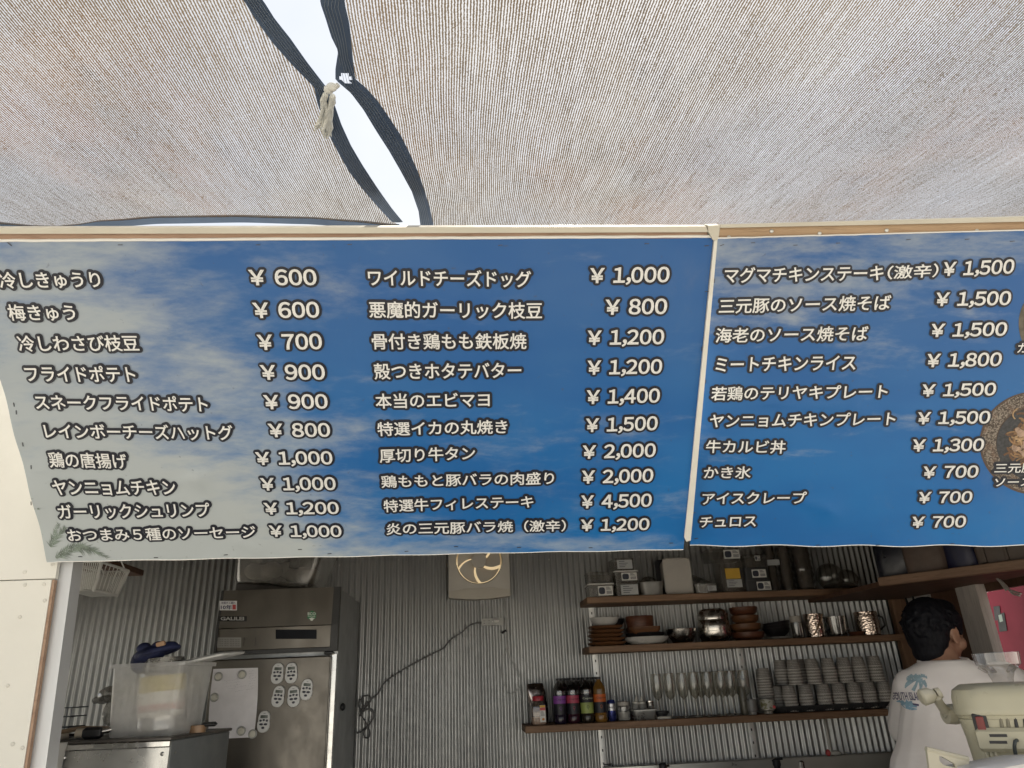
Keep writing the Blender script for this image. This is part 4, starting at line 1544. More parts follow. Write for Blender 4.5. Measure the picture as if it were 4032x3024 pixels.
m.tube(smooth_path([wp(*q, .008) for q in ((1045, 400), (1058, 430), (1052, 500), (1070, 570), (1062, 620), (1078, 690), (1072, 760), (1074, 800))]), .0028, 5)
tag(m.build('fan_cord', wc), 'thin white cord hanging from the exhaust fan past the socket strip', 'cord')
m = MB()
m.tube(smooth_path([wp(*q, .006) for q in ((1072, 800), (1050, 870), (1026, 960), (1040, 1020), (1060, 1090), (1085, 1136), (1130, 1115), (1165, 1075), (1160, 1005), (1120, 930), (1085, 860), (1074, 802))]), .0017, 5)
pc = m.build('pull_string', wc)
tag(pc, 'slack loop of pale pull string hanging below the fan cord', 'string')
m = MB()
a_, b_ = wp(1032, 705, .004), wp(1064, 686, .004)
m.tube([a_, b_], .006, 8)
tag(m.build('cable_clip', black_pl), 'small black cable clip on the wall under the socket strip', 'clip')

# ---------------------------------------------------------------- steel fryer box, bin and clutter on the left
BY = 2.50
c1 = lambda x, y: (x*.5269, 2150+y*.5269)
bx0, bx1 = at_y(221, 2932, BY).x, at_y(677, 2909, BY).x
bz = at_y(450, 2920, BY).z
fb = T('steel_fryer', 'low stainless steel box with riveted front panel under the plastic bin', 'fryer', (bx1, BY, 0), (0, 0, R(-7)))
bwid = bx1-bx0+.05
sheet_st = M('pale_sheet_steel', (.60, .595, .575), .3, .75, .06, 4, .06, 40)
MB().box(-bwid, 0, .004, .42, .966, bz-.004, .003).build('casing', M('grey_side_sheet', (.22, .235, .24), .5, .4, .08, 6), fb)
MB().box(-bwid+.002, -.002, -.004, .0035, .97, bz-.022, .001).build('front_panel', sheet_st, fb)
MB().box(-bwid-.004, .004, -.012, .43, bz-.0035, bz+.006, .002).build('top_plate', M('stained_top', (.12, .11, .10), .45, .5, .3, 9), fb)
MB().box(-bwid, .002, -.014, -.0045, bz-.021, bz-.004, .002).build('front_lip', bright, fb)
for x in (-.022, -bwid+.06):
    MB().lathe([(.006, 0), (.006, .002), (.003, .005)], n=12).xf(Matrix.Translation((x, -.004, bz-.04)) @ RX90).build('rivet', bright, fb)
MB().lathe([(.004, 0), (.004, .002)], n=10).xf(Matrix.Translation((.0005, .03, bz-.04)) @ Matrix.Rotation(R(90), 4, 'Y')).build('rivet', bright, fb)
p = at_y(187, 2965, BY-.03)
kn = T('white_canister', 'white rounded plastic tub end beside the steel box against the jamb', 'tub', (p.x, BY-.02, .966))
MB().rlathe([(.045, .10, 0), (.05, .11, at_y(187, 3000, BY).z-.966), (.055, .115, at_y(187, 2928, BY).z-.966)], .018, 4).build('shell', white_pl, kn)

# translucent bin, its lid, and the tin inside
bc = at_y(612, 2897, 2.66)
bin_ = T('plastic_bin', 'frosted translucent plastic bin with flared rim standing on the steel box', 'bin', (bc.x, 2.66, bz+.0065), (0, 0, R(-9)))
ht = at_y(575, 2622, 2.62).z-bz
frost = clear('frosted_plastic', (.97, .97, .97), .03, .35, .44, (.98, .98, .97))
m = MB()
m.rlathe([(.208, .185, 0), (.214, .190, .006), (.240, .215, ht-.012), (.258, .232, ht-.012), (.258, .232, ht)], .016, 5, cap1=False)
m.build('tub', frost, bin_)
ld = T('bin_lid', 'white plastic lid lying open across the back corner of the bin', 'lid', (bc.x+.125, 2.70, bz+ht+.012), (R(4), R(-9), R(-14)))
MB().rlathe([(.20, .16, 0), (.205, .165, .006), (.19, .15, .012)], .02, 4).build('panel', M('milky_lid', (.62, .62, .60), .4), ld)
tn = at_y(612, 2880, 2.66)
tin = T('food_tin', 'large labelled tin with ribbed metal neck leaning inside the frosted bin', 'tin', (tn.x+.012, 2.665, bz+.016), (0, R(-4), 0))
tr_ = .070
th_ = at_y(600, 2582, 2.64).z-bz-.02
tinm = M('tin_metal', (.62, .61, .58), .25, .9, .06)
m = MB()
m.lathe([(tr_*.9, 0), (tr_, .006), (tr_, .03), (tr_*.985, .034), (tr_, .038), (tr_, th_*.78), (tr_*.98, th_*.79)], n=36)
m.build('body', tinm, tin)
m = MB()
prof = []
z0_ = th_*.79
for i in range(9):
    prof += [(tr_*.86, z0_+i*.0052), (tr_*.89, z0_+i*.0052+.0026)]
m.lathe(prof, n=36)
m.build('ribbed_neck', tinm, tin)
m = MB()
m.lathe([(tr_*1.008, .045), (tr_*1.008, th_*.74)], n=48, cap0=False, cap1=False)
t = NT('tin_label')
s_ = t.sep()
ang = t.math('ARCTAN2', s_[1], s_[0])
gl = t.rng(t.math('ABSOLUTE', t.math('SUBTRACT', t.math('FRACT', t.math('MULTIPLY', ang, 1.1)), .5)), .47, .49, 0, .8)
gz = t.rng(t.math('ABSOLUTE', t.math('SUBTRACT', t.math('FRACT', t.math('MULTIPLY', s_[2], 16)), .5)), .46, .49, 0, .8)
txt = t.rng(t.noise(240, 2, .6, t.mapv((1, 1, .55))), .60, .66, 0, .5)
c_ = t.mix(t.math('MAXIMUM', gl, gz), (.84, .82, .74), (.28, .26, .24))
c_ = t.mix(t.math('MULTIPLY', txt, t.rng(t.noise(22, 1), .5, .52)), c_, (.20, .18, .17))
c_ = t.mix(t.math('MULTIPLY', t.rng(s_[2], .118, .122), .9), c_, (.62, .50, .14))
c_ = t.mix(t.math('MULTIPLY', t.math('MULTIPLY', t.rng(s_[2], .062, .066), t.rng(s_[2], .085, .081)), t.rng(t.noise(260, 1), .48, .52)), c_, (.55, .10, .08))
m.build('paper_label', t.done(t.pbr(c_, .5)), tin)
cloth = M('navy_cloth', (.018, .024, .075), .7, 0, .3, 20, .4, 60)
cp = T('navy_cap', 'dark navy screw cap and pouch slumped over the tin neck', 'cap', (tn.x+.012-.026-math.sin(R(4))*th_, 2.655, bz+.016+th_*.79+.058), (0, R(-15), 0))
m = MB()
for (x, y, z, a, b2, c2) in ((-.02, 0, .005, .055, .06, .036), (-.055, .0, -.012, .03, .04, .045), (.03, 0, .012, .045, .05, .022), (-.03, -.02, .028, .025, .028, .022), (.012, -.01, .026, .022, .03, .014)):
    m.ball((x, y, z), a*.92, b2*.9, c2*.8, 16, 10)
m.build('pouch', cloth, cp)
m = MB()
m.tube([V((.062*math.cos(2*PI*i/32)+.008, .062*math.sin(2*PI*i/32), .004)) for i in range(32)], .008, 8, closed=True)
m.build('rim', cloth, cp)
MB().box(.022, .05, -.058, -.044, .012, .028, .003).build('patch', M('tan_patch', (.45, .28, .17), .6), cp)
# crumpled clear bag left of the bin
p = at_y(432, 2735, 2.80)
t_bag = T('plastic_bag', 'crumpled clear plastic bag hooked on the left side of the bin', 'bag', p)
m = MB()
m.ball((0, 0, 0), .035, .05, .025, 18, 12)
m.ball((-.02, 0, -.015), .035, .04, .012, 14, 8)
m.ball((.015, 0, -.05), .022, .04, .05, 14, 9)
for v_ in m.v:
    v_ += V((mnoise.noise(v_*50), mnoise.noise(v_*50+V((5, 0, 0))), mnoise.noise(v_*50+V((0, 7, 0)))))*.008
m.build('film', clear('bag_film', (.78, .78, .76), .14, .12, .22, (.62, .60, .57)), t_bag)
# dark utensils on the steel top
def util(name, lab, cat, path, r_, mat, z=None, flat=1.):
    pts = [at_y(x, y, Y_) for x, y, Y_ in path]
    o = pts[0].copy()
    if z is not None:
        for q_ in pts:
            q_.z = z
        o.z = z
    t = T(name, lab, cat, o)
    m = MB()
    m.tube([q_-o for q_ in pts], r_, 8, flat=flat)
    m.build('body', mat, t)
    return t
tz = bz+.0065
tongs = util('kitchen_tongs', 'dark kitchen tongs lying at the left end of the steel top', 'tongs', ((225, 2915, 2.62), (300, 2905, 2.64), (370, 2895, 2.68), (425, 2885, 2.72)), [.010, .009, .008, .007], black_pl, tz+.012, .5)
m = MB()
m.tube([V((.02, -.025, .012)), V((.08, -.02, .02)), V((.15, .01, .014))], .007, 7)
m.build('arm', M('brown_handle', (.20, .14, .09), .5), tongs)
m = MB()
m.tube([V((0, 0, 0)), V((.028, .012, .004))], [.016, .016], 12)
m.build('grip', M('tan_handle', (.48, .42, .34), .5), tongs)
rg = T('gas_torch', 'small black gas torch head lying in front of the frosted bin', 'torch', (at_y(365, 2895, 2.58).x, 2.58, tz))
MB().box(-.03, .03, -.016, .016, 0, .034, .008).build('head', black_pl, rg)
m = MB()
m.tube([V((.025, 0, .02)), V((.06, .01, .026))], .008, 10)
m.build('nozzle', bright, rg)
m = MB()
m.tube([V((-.05, 0, .018)), V((-.028, 0, .018))], .014, 12)
m.build('collar', M('tan_handle', (.48, .42, .34), .5), rg)
tp = T('tape_roll', 'brown tape roll with black object on the right end of the steel top', 'tape', (at_y(770, 2870, 2.66).x, 2.68, tz))
m = MB()
m.lathe([(.026, 0), (.026, .022), (.017, .022), (.017, 0)], n=24, cap0=False, cap1=False)
m.build('roll', M('brown_tape', (.26, .16, .09), .35), tp)
MB().box(.012, .06, -.012, .016, .016, .030, .006).build('clip', black_pl, tp)
# wire rack at far left behind the jamb
rk = T('wire_rack', 'small dark wire rack standing behind the jamb at far left', 'rack', at_y(228, 2905, 3.0))
p = rk.location
rk.location.z = .966 if False else p.z
m = MB()
for z in (0, .035, .07, .10):
    m.tube([V((-.06, -.05, z)), V((.055, -.05, z)), V((.055, .07, z)), V((-.06, .07, z))], .0022, 5, closed=True)
m.build('frame', M('dark_wire', (.09, .10, .11), .45, .5), rk)
for i in range(9):
    m = MB()
    x = -.06+.115*i/8
    m.tube([V((x, -.05, .10)), V((x, -.05, 0)), V((x, .07, 0))], .0016, 4)
    m.build('wire', M('dark_wire', (.09, .10, .11), .45, .5), rk)
st_ = T('work_table', 'dark steel work table along the left side behind the steel box', 'table', (-1.6, 2.75, .05))
MB().box(-.55, .28, .22, .62, p.z-.05-.035, p.z-.051, .004).build('top', steel_d, st_)
for x in (-.52, .25):
    for y in (.25, .58):
        MB().box(x-.015, x+.015, y-.015, y+.015, 0, p.z-.0865).build('leg', steel_d, st_, smooth=0)

# overhead plank and hanging wire basket, upper left
op0, op1 = at_y(330, 2216, 3.05), at_y(465, 2222, 3.05)
ov = T('overhead_plank', 'dark brown plank shelf overhead above the hanging wire basket', 'shelf', (XL+.001, 3.0, op1.z))
MB().box(0, op1.x-XL, 0, .30, -.012, .012, .002).build('plank', plybrown, ov)
k0, k1 = at_y(286, 2240, 2.85), at_y(378, 2250, 2.85)
ztop, zbot = at_y(400, 2212, 2.85).z, at_y(380, 2322, 2.85).z
bk = T('wire_basket', 'white wire basket hanging at upper left behind the jamb', 'basket', ((k0.x+k1.x)/2, 2.85, zbot))
W2, D2, H2 = (k1.x-k0.x)/2+.012, .24, ztop-zbot
wire_m = M('white_wire', (.82, .82, .79), .4, 0, .04)
m = MB()
def brk(f, z):
    return [V((-W2*f, 0+.02*(1-f), z)), V((W2*f, .02*(1-f), z)), V((W2*f, D2*f, z)), V((-W2*f, D2*f, z))]
m.tube(brk(1, H2), .0055, 6, closed=True)
m.tube(brk(.82, 0), .0035, 6, closed=True)
m.tube([V((W2, 0, H2)), V((W2*.98, .0, H2*.4)), V((W2*.82, .004, 0)), V((W2*.82, D2*.82, 0)), V((W2, D2, H2))], .0065, 7)
for x in (-W2*.8, W2*.8):
    m.tube([V((x, D2*.5, H2+.07)), V((x, D2, H2)), V((x, D2*.99, H2*.9))], .003, 5)
m.build('rim', wire_m, bk)
for i in range(15):
    u = -1+2*(i+.5)/15
    m = MB()
    m.tube([V((W2*u, 0, H2)), V((W2*u*.86, .006, .012)), V((W2*u*.82, .014, 0)), V((W2*u*.82, D2*.8, 0)), V((W2*u*.9, D2, H2))], .0021, 5)
    m.build('wire', wire_m, bk)
for i in range(7):
    m = MB()
    y = D2*.82*(i+.5)/7
    m.tube([V((-W2, y, H2)), V((-W2*.82, y, 0)), V((W2*.82, y, 0)), V((W2, y*1.15, H2))], .0018, 5)
    m.build('wire', wire_m, bk)
wt = T('white_tub', 'small white plastic tub lying inside the hanging wire basket', 'tub', (bk.location.x-.01, 2.95, zbot+.004), (0, R(6), 0))
MB().rlathe([(.07, .10, 0), (.08, .12, .06), (.084, .125, .065), (.08, .12, .07)], .015, 4).build('body', white_pl, wt)
# ================================================================ SHELF ITEMS
IY = 3.845
C4 = lambda x, y: (2250+x*.36166, 2100+y*.36166)
C5 = lambda x, y: (2900+x*.36166, 2100+y*.36166)
C6 = lambda x, y: (2000+x*.40687, 2550+y*.40687)
C7 = lambda x, y: (2800+x*.36166, 2500+y*.36166)
def meas(C, l, r, t, b, Y=IY, z=None):
    p, q = C(l, t), C(r, b)
    return on(p[0], q[0], p[1], q[1], Y, z)
E_ = .0006
tubclear = clear('tub_clear', (.86, .85, .83), .09, .14, .14, (.50, .48, .45))
tubblack = M('tub_black', (.022, .022, .024), .35, 0, .1)
tubcream = M('tub_cream', (.47, .44, .40), .42, 0, .05)
lab_w = M('label_white', (.62, .61, .58), .55, 0, .03)
lab_k = M('label_navy', (.02, .024, .04), .5)
lab_y = M('label_yellow', (.62, .38, .045), .55, 0, .06)
lab_g = M('label_grey', (.40, .41, .41), .55, 0, .05)
def label_on(par, x0, x1, z0, z1, y, kind='white'):
    m = MB()
    m.box(x0, x1, y-.0009, y, z0, z1)
    lb = m.build('label', lab_w if kind == 'white' else (lab_y if kind == 'yellow' else lab_g), par, smooth=0)
    if kind == 'white':
        w_ = x1-x0
        m = MB()
        m.loft([[V((x0+w_*.26+px, y-d, (z0+z1)/2+pz)) for px, pz in rrect(w_*.42, (z1-z0)*.72, (z1-z0)*.22, 3)] for d in (.0010, .0016)])
        m.build('dark_badge', lab_k, lb, smooth=0)
        m = MB()
        for i in range(9):
            xx = x0+w_*(.58+.04*i)
            m.box(xx, xx+w_*.02, y-.0015, y-.001, z0+(z1-z0)*.15, z0+(z1-z0)*.48)
        for i in range(3):
            zz = z0+(z1-z0)*(.62+.11*i)
            m.box(x0+w_*.56, x0+w_*(.9-.06*i), y-.0015, y-.001, zz, zz+(z1-z0)*.05)
        m.build('barcode', lab_k, lb, smooth=0)
    elif kind == 'grey':
        m = MB()
        for i in range(4):
            zz = z0+(z1-z0)*(.2+.2*i)
            m.box(x0+(x1-x0)*.12, x0+(x1-x0)*(.5+.1*(i % 3)), y-.0014, y-.001, zz, zz+(z1-z0)*.06)
        m.build('print', lab_k, lb, smooth=0)
    return lb
def tubbox(lab, c, w_, h, d=.13, mat=None, lid=None, label=None, flare=.06, r=.012, rot=0, name='food_tub', grp='plastic tubs on the topmost shelf', cat='plastic tub'):
    t = T(name, lab, cat, c, (0, 0, rot), group=grp)
    mat = mat or tubclear
    f = 1-flare
    m = MB()
    m.rlathe([(w_*f, d*f, 0), (w_*f, d*f, .003), (w_*.985, d*.985, h*.93), (w_, d, h*.93), (w_, d, h), (w_*.96, d*.96, h), (w_*f*.97, d*f*.97, .004)], r, 3, cap1=False)
    m.build('tub', mat, t)
    if lid:
        m = MB()
        m.rlathe([(w_*1.03, d*1.03, h+.0003), (w_*1.03, d*1.03, h+.006), (w_*.9, d*.9, h+.0085)], r, 3)
        m.build('lid', lid, t)
    if label:
        for (l0, l1, z0, z1, kd) in label:
            label_on(t, -w_/2+w_*l0, -w_/2+w_*l1, h*z0, h*z1, -d/2-.0012, kd)
    return t
# left stack
c, w_, h = meas(C4, 165, 445, 575, 680, 3.83, S1+E_)
tubbox('clear tub with white lid and white label at the left end of the topmost shelf', c, w_, h, lid=white_pl, label=[(.36, .92, .12, .88, 'white')])
z2 = c.z+h+.0092
c2, w2, h2 = meas(C4, 160, 430, 435, 570, 3.83, z2)
tubbox('open clear tub stacked on the white lid at the left end of the topmost shelf', c2, w2, h2)
# second stack
c, w_, h = meas(C4, 462, 706, 545, 675, 3.83, S1+E_)
tubbox('clear tub with grey printed label under the second stack of the topmost shelf', c, w_, h, label=[(.2, .95, .1, .8, 'grey')])
z2 = c.z+h+.0006
c2, w2, h2 = meas(C4, 445, 705, 437, 545, 3.83, z2)
tubbox('clear tub with white lid and white label in the middle of the second stack', c2, w2, h2, lid=white_pl, label=[(.28, .92, .12, .9, 'white')])
z3 = z2+h2+.0092
c3_, w3, h3 = meas(C4, 430, 655, 292, 428, 3.83, z3)
tubbox('small clear tub with faded print topmost on the second stack', c3_, w3, h3, label=[(.15, .88, .1, .85, 'grey')], rot=R(3))
# round tub with its lid leaning behind
c, w_, h = meas(C4, 725, 985, 540, 668, 3.83, S1+E_)
tubbox('open milky tub with fluted side between the stacks and the cream tub', c, w_, h, mat=clear('tub_milky', (.72, .71, .69), .07, .2, .42, (.55, .53, .49)), flare=.1, r=.03)
p = meas(C4, 740, 930, 345, 540, 3.93, S1+E_)
dl = T('round_cover', 'round clear lid leaning upright behind the milky tub', 'lid', (p[0].x, 3.935, S1+.062))
m = MB()
m.lathe([(.056, 0), (.056, .006), (.05, .010), (.03, .016), (.005, .018)], n=28)
m.xf(Matrix.Rotation(R(80), 4, 'X'))
m.build('shell', tubclear, dl)
# cream tub standing on edge
c, w_, h = meas(C4, 995, 1300, 272, 662, 3.83, S1+E_)
t = T('cream_tub', 'tall cream lidded tub standing on its edge on the topmost shelf', 'plastic tub', c)
def stand(w0, h0, y0, y1, r, ins=.0):
    return [V((px, y, h/2+pz)) for px, pz in rrect(w0-ins*2, h0-ins*2, r, 4) for y in (y0,)]
m = MB()
rr = []
for y, k_ in ((.07, .88), (.065, .9), (-.005, .97), (-.012, .97)):
    rr.append([V((px, y, h/2+pz)) for px, pz in rrect(w_*k_, h*k_, .018, 4)])
m.loft(rr)
m.build('body', tubcream, t)
m = MB()
rr = []
for y, k_ in ((-.010, 1.0), (-.020, 1.0), (-.023, .95), (-.018, .92), (-.018, .0001+.02)):
    rr.append([V((px, y, h/2+pz)) for px, pz in rrect(w_*k_, h*k_, .02, 4)])
m.loft(rr)
m.build('lid', tubcream, t)
m = MB()
rr = []
for y, k_ in ((.078, 1.0), (.088, 1.0), (.09, .9)):
    rr.append([V((px-.016, y, h/2+.006+pz)) for px, pz in rrect(w_*k_, h*k_, .02, 4)])
m.loft(rr)
t2 = T('dark_tray', 'thin dark tray standing behind the cream tub', 'tray', c+V((0, .0, 0)))
m.build('body', tubblack, t2)
# small clear box with slanted lid
c, w_, h = meas(C4, 1325, 1555, 560, 655, 3.83, S1+E_)
tubbox('low clear tub with a lid tilted open beside the cream tub', c, w_, h, label=[(.5, .9, .25, .75, 'grey')])
t = bpy.data.objects[-1] if False else None
ld2 = T('tub_lid', 'clear lid slanting down onto the low tub', 'lid', (c.x-.004, 3.86, S1+h+.022), (0, R(24), 0))
MB().rlathe([(w_*1.02, .11, 0), (w_*1.02, .11, .005), (w_*.9, .1, .008)], .012, 3).build('panel', tubclear, ld2)
# tall clear jar with yellow label, labelled tub on top
c, w_, h = meas(C4, 1580, 1850, 310, 645, 3.84, S1+E_)
tubbox('tall clear tub with yellow label under a small labelled tub', c, w_, h, label=[(.2, .78, .42, .74, 'yellow'), (.2, .8, .16, .40, 'grey')], flare=.02, r=.02)
c2, w2, h2 = meas(C4, 1450, 1790, 185, 300, 3.84, c.z+h+.0006)
tubbox('clear tub with white label sitting on the tall yellow labelled tub', c2, w2, h2, label=[(.48, .98, .1, .85, 'white')])
# black tubs
c, w_, h = meas(C4, 1850, 2130, 525, 632, 3.84, S1+E_)
tubbox('black tub with white label, lower of the black pair', c, w_, h, mat=tubblack, label=[(.42, .95, .12, .85, 'white')], flare=.03)
c2, w2, h2 = meas(C4, 1840, 2110, 388, 525, 3.84, c.z+h+.0006)
tubbox('black tub with white label, upper of the black pair', c2, w2, h2, mat=tubblack, label=[(.28, .84, .18, .82, 'white')], flare=.03)
c3_, w3, h3 = meas(C4, 1835, 2095, 250, 380, 3.84, c2.z+h2+.0006)
tubbox('open clear tub with small white tag on top of the black tubs', c3_, w3, h3, label=[(.44, .66, .5, .9, 'white')])
# wrapped cup sleeves and bag of domes
film = clear('cup_film', (.84, .83, .80), .08, .14, .12, (.42, .40, .37))
for i, (l, r_, tp_, lab_) in enumerate(((305, 440, 130, 'leftmost'), (450, 610, 135, 'middle'), (620, 830, 140, 'rightmost'))):
    c, w_, h = meas(C5, l, r_, tp_, 625, 3.85, S1+E_)
    t = T('cup_sleeve', lab_+' of three tall sleeves of cups in crinkled clear film', 'cup sleeve', c, group='film wrapped cup sleeves')
    m = MB()
    rs = random.Random(i)
    prof = []
    for k_ in range(15):
        prof.append((w_*.5*(.86+.10*(k_ % 2))*(1-.006*k_), h*k_/14))
    m.lathe(prof, n=18)
    for v_ in m.v:
        n_ = mnoise.noise(v_*38+V((i*9, 0, 0)))
        v_.x *= 1+.12*n_
        v_.y *= 1+.12*n_
    m.build('film', film, t)
    m = MB()
    m.lathe([(w_*.36, .004), (w_*.40, h*.96)], n=16)
    m.build('cups', M('brown_cups', (.07, .055, .045), .5, 0, .25, 30), t)
    if i == 0:
        m = MB()
        m.box(-w_*.5, w_*.55, -w_*.56, -w_*.54, h*.55, h*.67)
        m.build('label', lab_g, t, smooth=0)
c, w_, h = meas(C5, 850, 1300, 320, 605, 3.85, S1+E_)
t = T('cup_cover_bag', 'clear bag of domed cup lids at the right of the topmost shelf', 'bag of lids', c)
m = MB()
m.ball((-.03, 0, .072), .075, .06, .072, 24, 14)
m.ball((.065, 0, .055), .055, .05, .054, 20, 12)
m.ball((0, -.035, .014), .095, .05, .024, 18, 8)
for v_ in m.v:
    v_ += V((mnoise.noise(v_*28), mnoise.noise(v_*28+V((4, 0, 0))), 0))*.006
    v_.z = max(.0, v_.z)
m.build('film', film, t)

# ---------------- middle shelf
traywood = wood('acacia_tray', (.085, .036, .016), (.165, .076, .034), .42, 0, .9)
darkwood = wood('dark_bowl_wood', (.065, .022, .012), (.13, .05, .026), .4, 0, 1.2)
ceram = M('white_ceramic', (.46, .45, .43), .3, 0, .05, 8)
blackc = M('black_ceramic', (.010, .009, .010), .35, 0, .1)
def dish(name, lab, cat, c, prof, mat, n=32, sx=1., sy=1., rot=(0, 0, 0), grp=None):
    t = T(name, lab, cat, c, rot, group=grp)
    m = MB()
    m.lathe(prof, n=n, sx=sx, sy=sy)
    m.build('body', mat, t)
    return t
def rdish(name, lab, cat, c, prof, mat, r=.02, grp=None, rot=(0, 0, 0)):
    t = T(name, lab, cat, c, rot, group=grp)
    m = MB()
    m.rlathe(prof, r, 4)
    m.build('body', mat, t)
    return t
c, w_, h = meas(C4, 190, 560, 1010, 1215, 3.82, S2+E_)
words = ['lowest, slightly wider', 'second from the bottom', 'middle', 'second from the top', 'topmost']
step = h/5
for i in range(5):
    k_ = 1.04 if i == 0 else 1.0-.01*i
    rdish('wooden_tray', 'acacia wood tray, '+words[i]+' in the stack on the middle shelf', 'tray', c+V((.003*math.sin(i*2.4), 0, i*step)),
          [(w_*.72*k_, .11, 0), (w_*.94*k_, .15, step*.5), (w_*k_, .165, step*.86), (w_*k_*.98, .16, step*.97), (w_*.88*k_, .13, step*.7)], traywood, .03, 'stacked acacia trays', (0, 0, R(3*math.sin(i*3))))
c2, w2, h2 = meas(C4, 200, 520, 918, 1008, 3.82, c.z+step*5)
dish('oval_dish', 'white oval dish lying on top of the wooden trays', 'dish', c2, [(w2*.30, 0), (w2*.42, h2*.35), (w2*.5, h2*.95), (w2*.48, h2), (w2*.36, h2*.4)], ceram, sy=.8)
c3_, w3, h3 = meas(C4, 420, 580, 932, 1008, 3.88, c.z+step*5)
dish('small_bowl', 'small dark bowl tucked behind the white oval dish', 'bowl', c3_, [(w3*.3, 0), (w3*.5, h3*.9), (w3*.47, h3), (w3*.3, h3*.3)], blackc)
c, w_, h = meas(C4, 568, 1058, 1128, 1205, 3.82, S2+E_)
dish('white_plate', 'wide white plate at the bottom of the second dish stack', 'plate', c, [(w_*.30, 0), (w_*.34, h*.1), (w_*.46, h*.55), (w_*.5, h*.95), (w_*.49, h), (w_*.36, h*.45)], ceram, sy=.75)
zz = c.z+h*.66
c2, w2, h2 = meas(C4, 590, 1020, 1085, 1130, 3.82, zz)
dish('black_plate', 'shallow black plate resting on the wide white plate', 'plate', c2, [(w2*.3, 0), (w2*.45, h2*.5), (w2*.5, h2), (w2*.48, h2*1.02), (w2*.3, h2*.5)], blackc, sy=.75)
zz = c2.z+h2*.75
c3_, w3, h3 = meas(C4, 615, 945, 1022, 1090, 3.82, zz)
rdish('brown_tray', 'small brown wooden tray between black bowl and black plate', 'tray', c3_, [(w3*.8, .12, 0), (w3*.97, .15, h3*.55), (w3, .155, h3), (w3*.92, .14, h3*.85)], traywood, .025)
c4_, w4, h4 = meas(C4, 592, 895, 903, 1025, 3.82, zz+h3*.87)
dish('black_bowl', 'tall black bowl upside down on the small brown tray', 'bowl', c4_, [(w4*.46, 0), (w4*.47, h4*.1), (w4*.5, h4*.93), (w4*.49, h4), (w4*.44, h4*.92)], darkwood, sy=.9)
steelbowl = M('bowl_steel', (.55, .52, .48), .22, 1, .06, 12)
c, w_, h = meas(C4, 1040, 1370, 1040, 1188, 3.83, S2+E_)
dish('steel_bowl', 'single low stainless steel bowl right of the dish stack', 'bowl', c, [(w_*.26, 0), (w_*.32, h*.06), (w_*.46, h*.6), (w_*.5, h*.97), (w_*.49, h), (w_*.36, h*.4)], steelbowl, sy=.95)
c, w_, h = meas(C4, 1370, 1720, 825, 1170, 3.84, S2+E_)
for i, wd in enumerate(('bottom', 'middle', 'top')):
    hh = h/3
    zi = c.z+i*hh
    k_ = 1-.03*i
    dish('steel_bowl', wd+' stainless steel bowl of the tower of three', 'bowl', V((c.x, c.y, zi)),
         ([(w_*.30, 0), (w_*.44, hh*.25), (w_*.5, hh*.7), (w_*.5, hh*.98), (w_*.47, hh)] if i == 0 else [(w_*.49*k_, 0), (w_*.5*k_, hh*.4), (w_*(.47 if i == 1 else .43), hh*.8), (w_*(.44 if i == 1 else .30), hh*.99)]), steelbowl, grp='tower of steel bowls')
c, w_, h = meas(C4, 1735, 2050, 805, 1165, 3.84, S2+E_)
wdz = ('lowest and widest', 'second', 'third', 'topmost')
for i in range(4):
    hh = h/4
    k_ = (1.08, 1.04, .9, .94)[i]
    dish('wooden_bowl', wdz[i]+' dark brown wooden bowl in the tower beside the steel bowls', 'bowl', V((c.x+(.004, -.002, .003, 0)[i], c.y, c.z+hh*i)),
         [(w_*.32*k_, 0), (w_*.46*k_, hh*.35), (w_*.5*k_, hh*.8), (w_*.495*k_, hh*.98), (w_*.4*k_, hh*.9)], traywood if i in (1, 2) else darkwood, grp='tower of wooden bowls')
c, w_, h = meas(C5, 285, 580, 940, 1145, 3.84, S2+E_)
dish('white_plate', 'thin white saucer under the leaning black bowls', 'plate', c, [(w_*.28, 0), (w_*.46, .008), (w_*.5, .012), (w_*.46, .012)], ceram, sy=.8)
for i in range(3):
    dish('black_bowl', ('lowest', 'middle', 'upper tilted')[i]+' of the nested black bowls on the white saucer', 'bowl', c+V((.004*i, 0, .013+.016*i)), [(w_*.25, 0), (w_*.42, h*.2), (w_*.49, h*.42), (w_*.47, h*.43), (w_*.3, h*.16)], blackc, sy=.85, rot=(0, R(-3*i), 0), grp='nested black bowls')
gl1 = clear('jar_glass', (.62, .62, .60), .12, .06, .08)
c, w_, h = meas(C5, 595, 712, 900, 1135, 3.82, S2+E_)
t = T('glass_jar', 'slim glass jar with pale lid beside the first hammered mug', 'jar', c)
MB().lathe([(w_*.46, 0), (w_*.48, .003), (w_*.48, h*.72)], n=24).build('glass', gl1, t)
MB().lathe([(w_*.5, h*.725), (w_*.5, h*.98), (w_*.46, h)], n=24).build('lid', M('pale_lid', (.40, .37, .33), .45), t)
cop = NT('hammered_copper')
vv = cop.vor(95)
copper = cop.done(cop.pbr(cop.mix(cop.rng(cop.noise(8), .3, .7), (.55, .45, .38), (.66, .55, .47)), .16, 1, cop.bump(vv, .35, .004)))
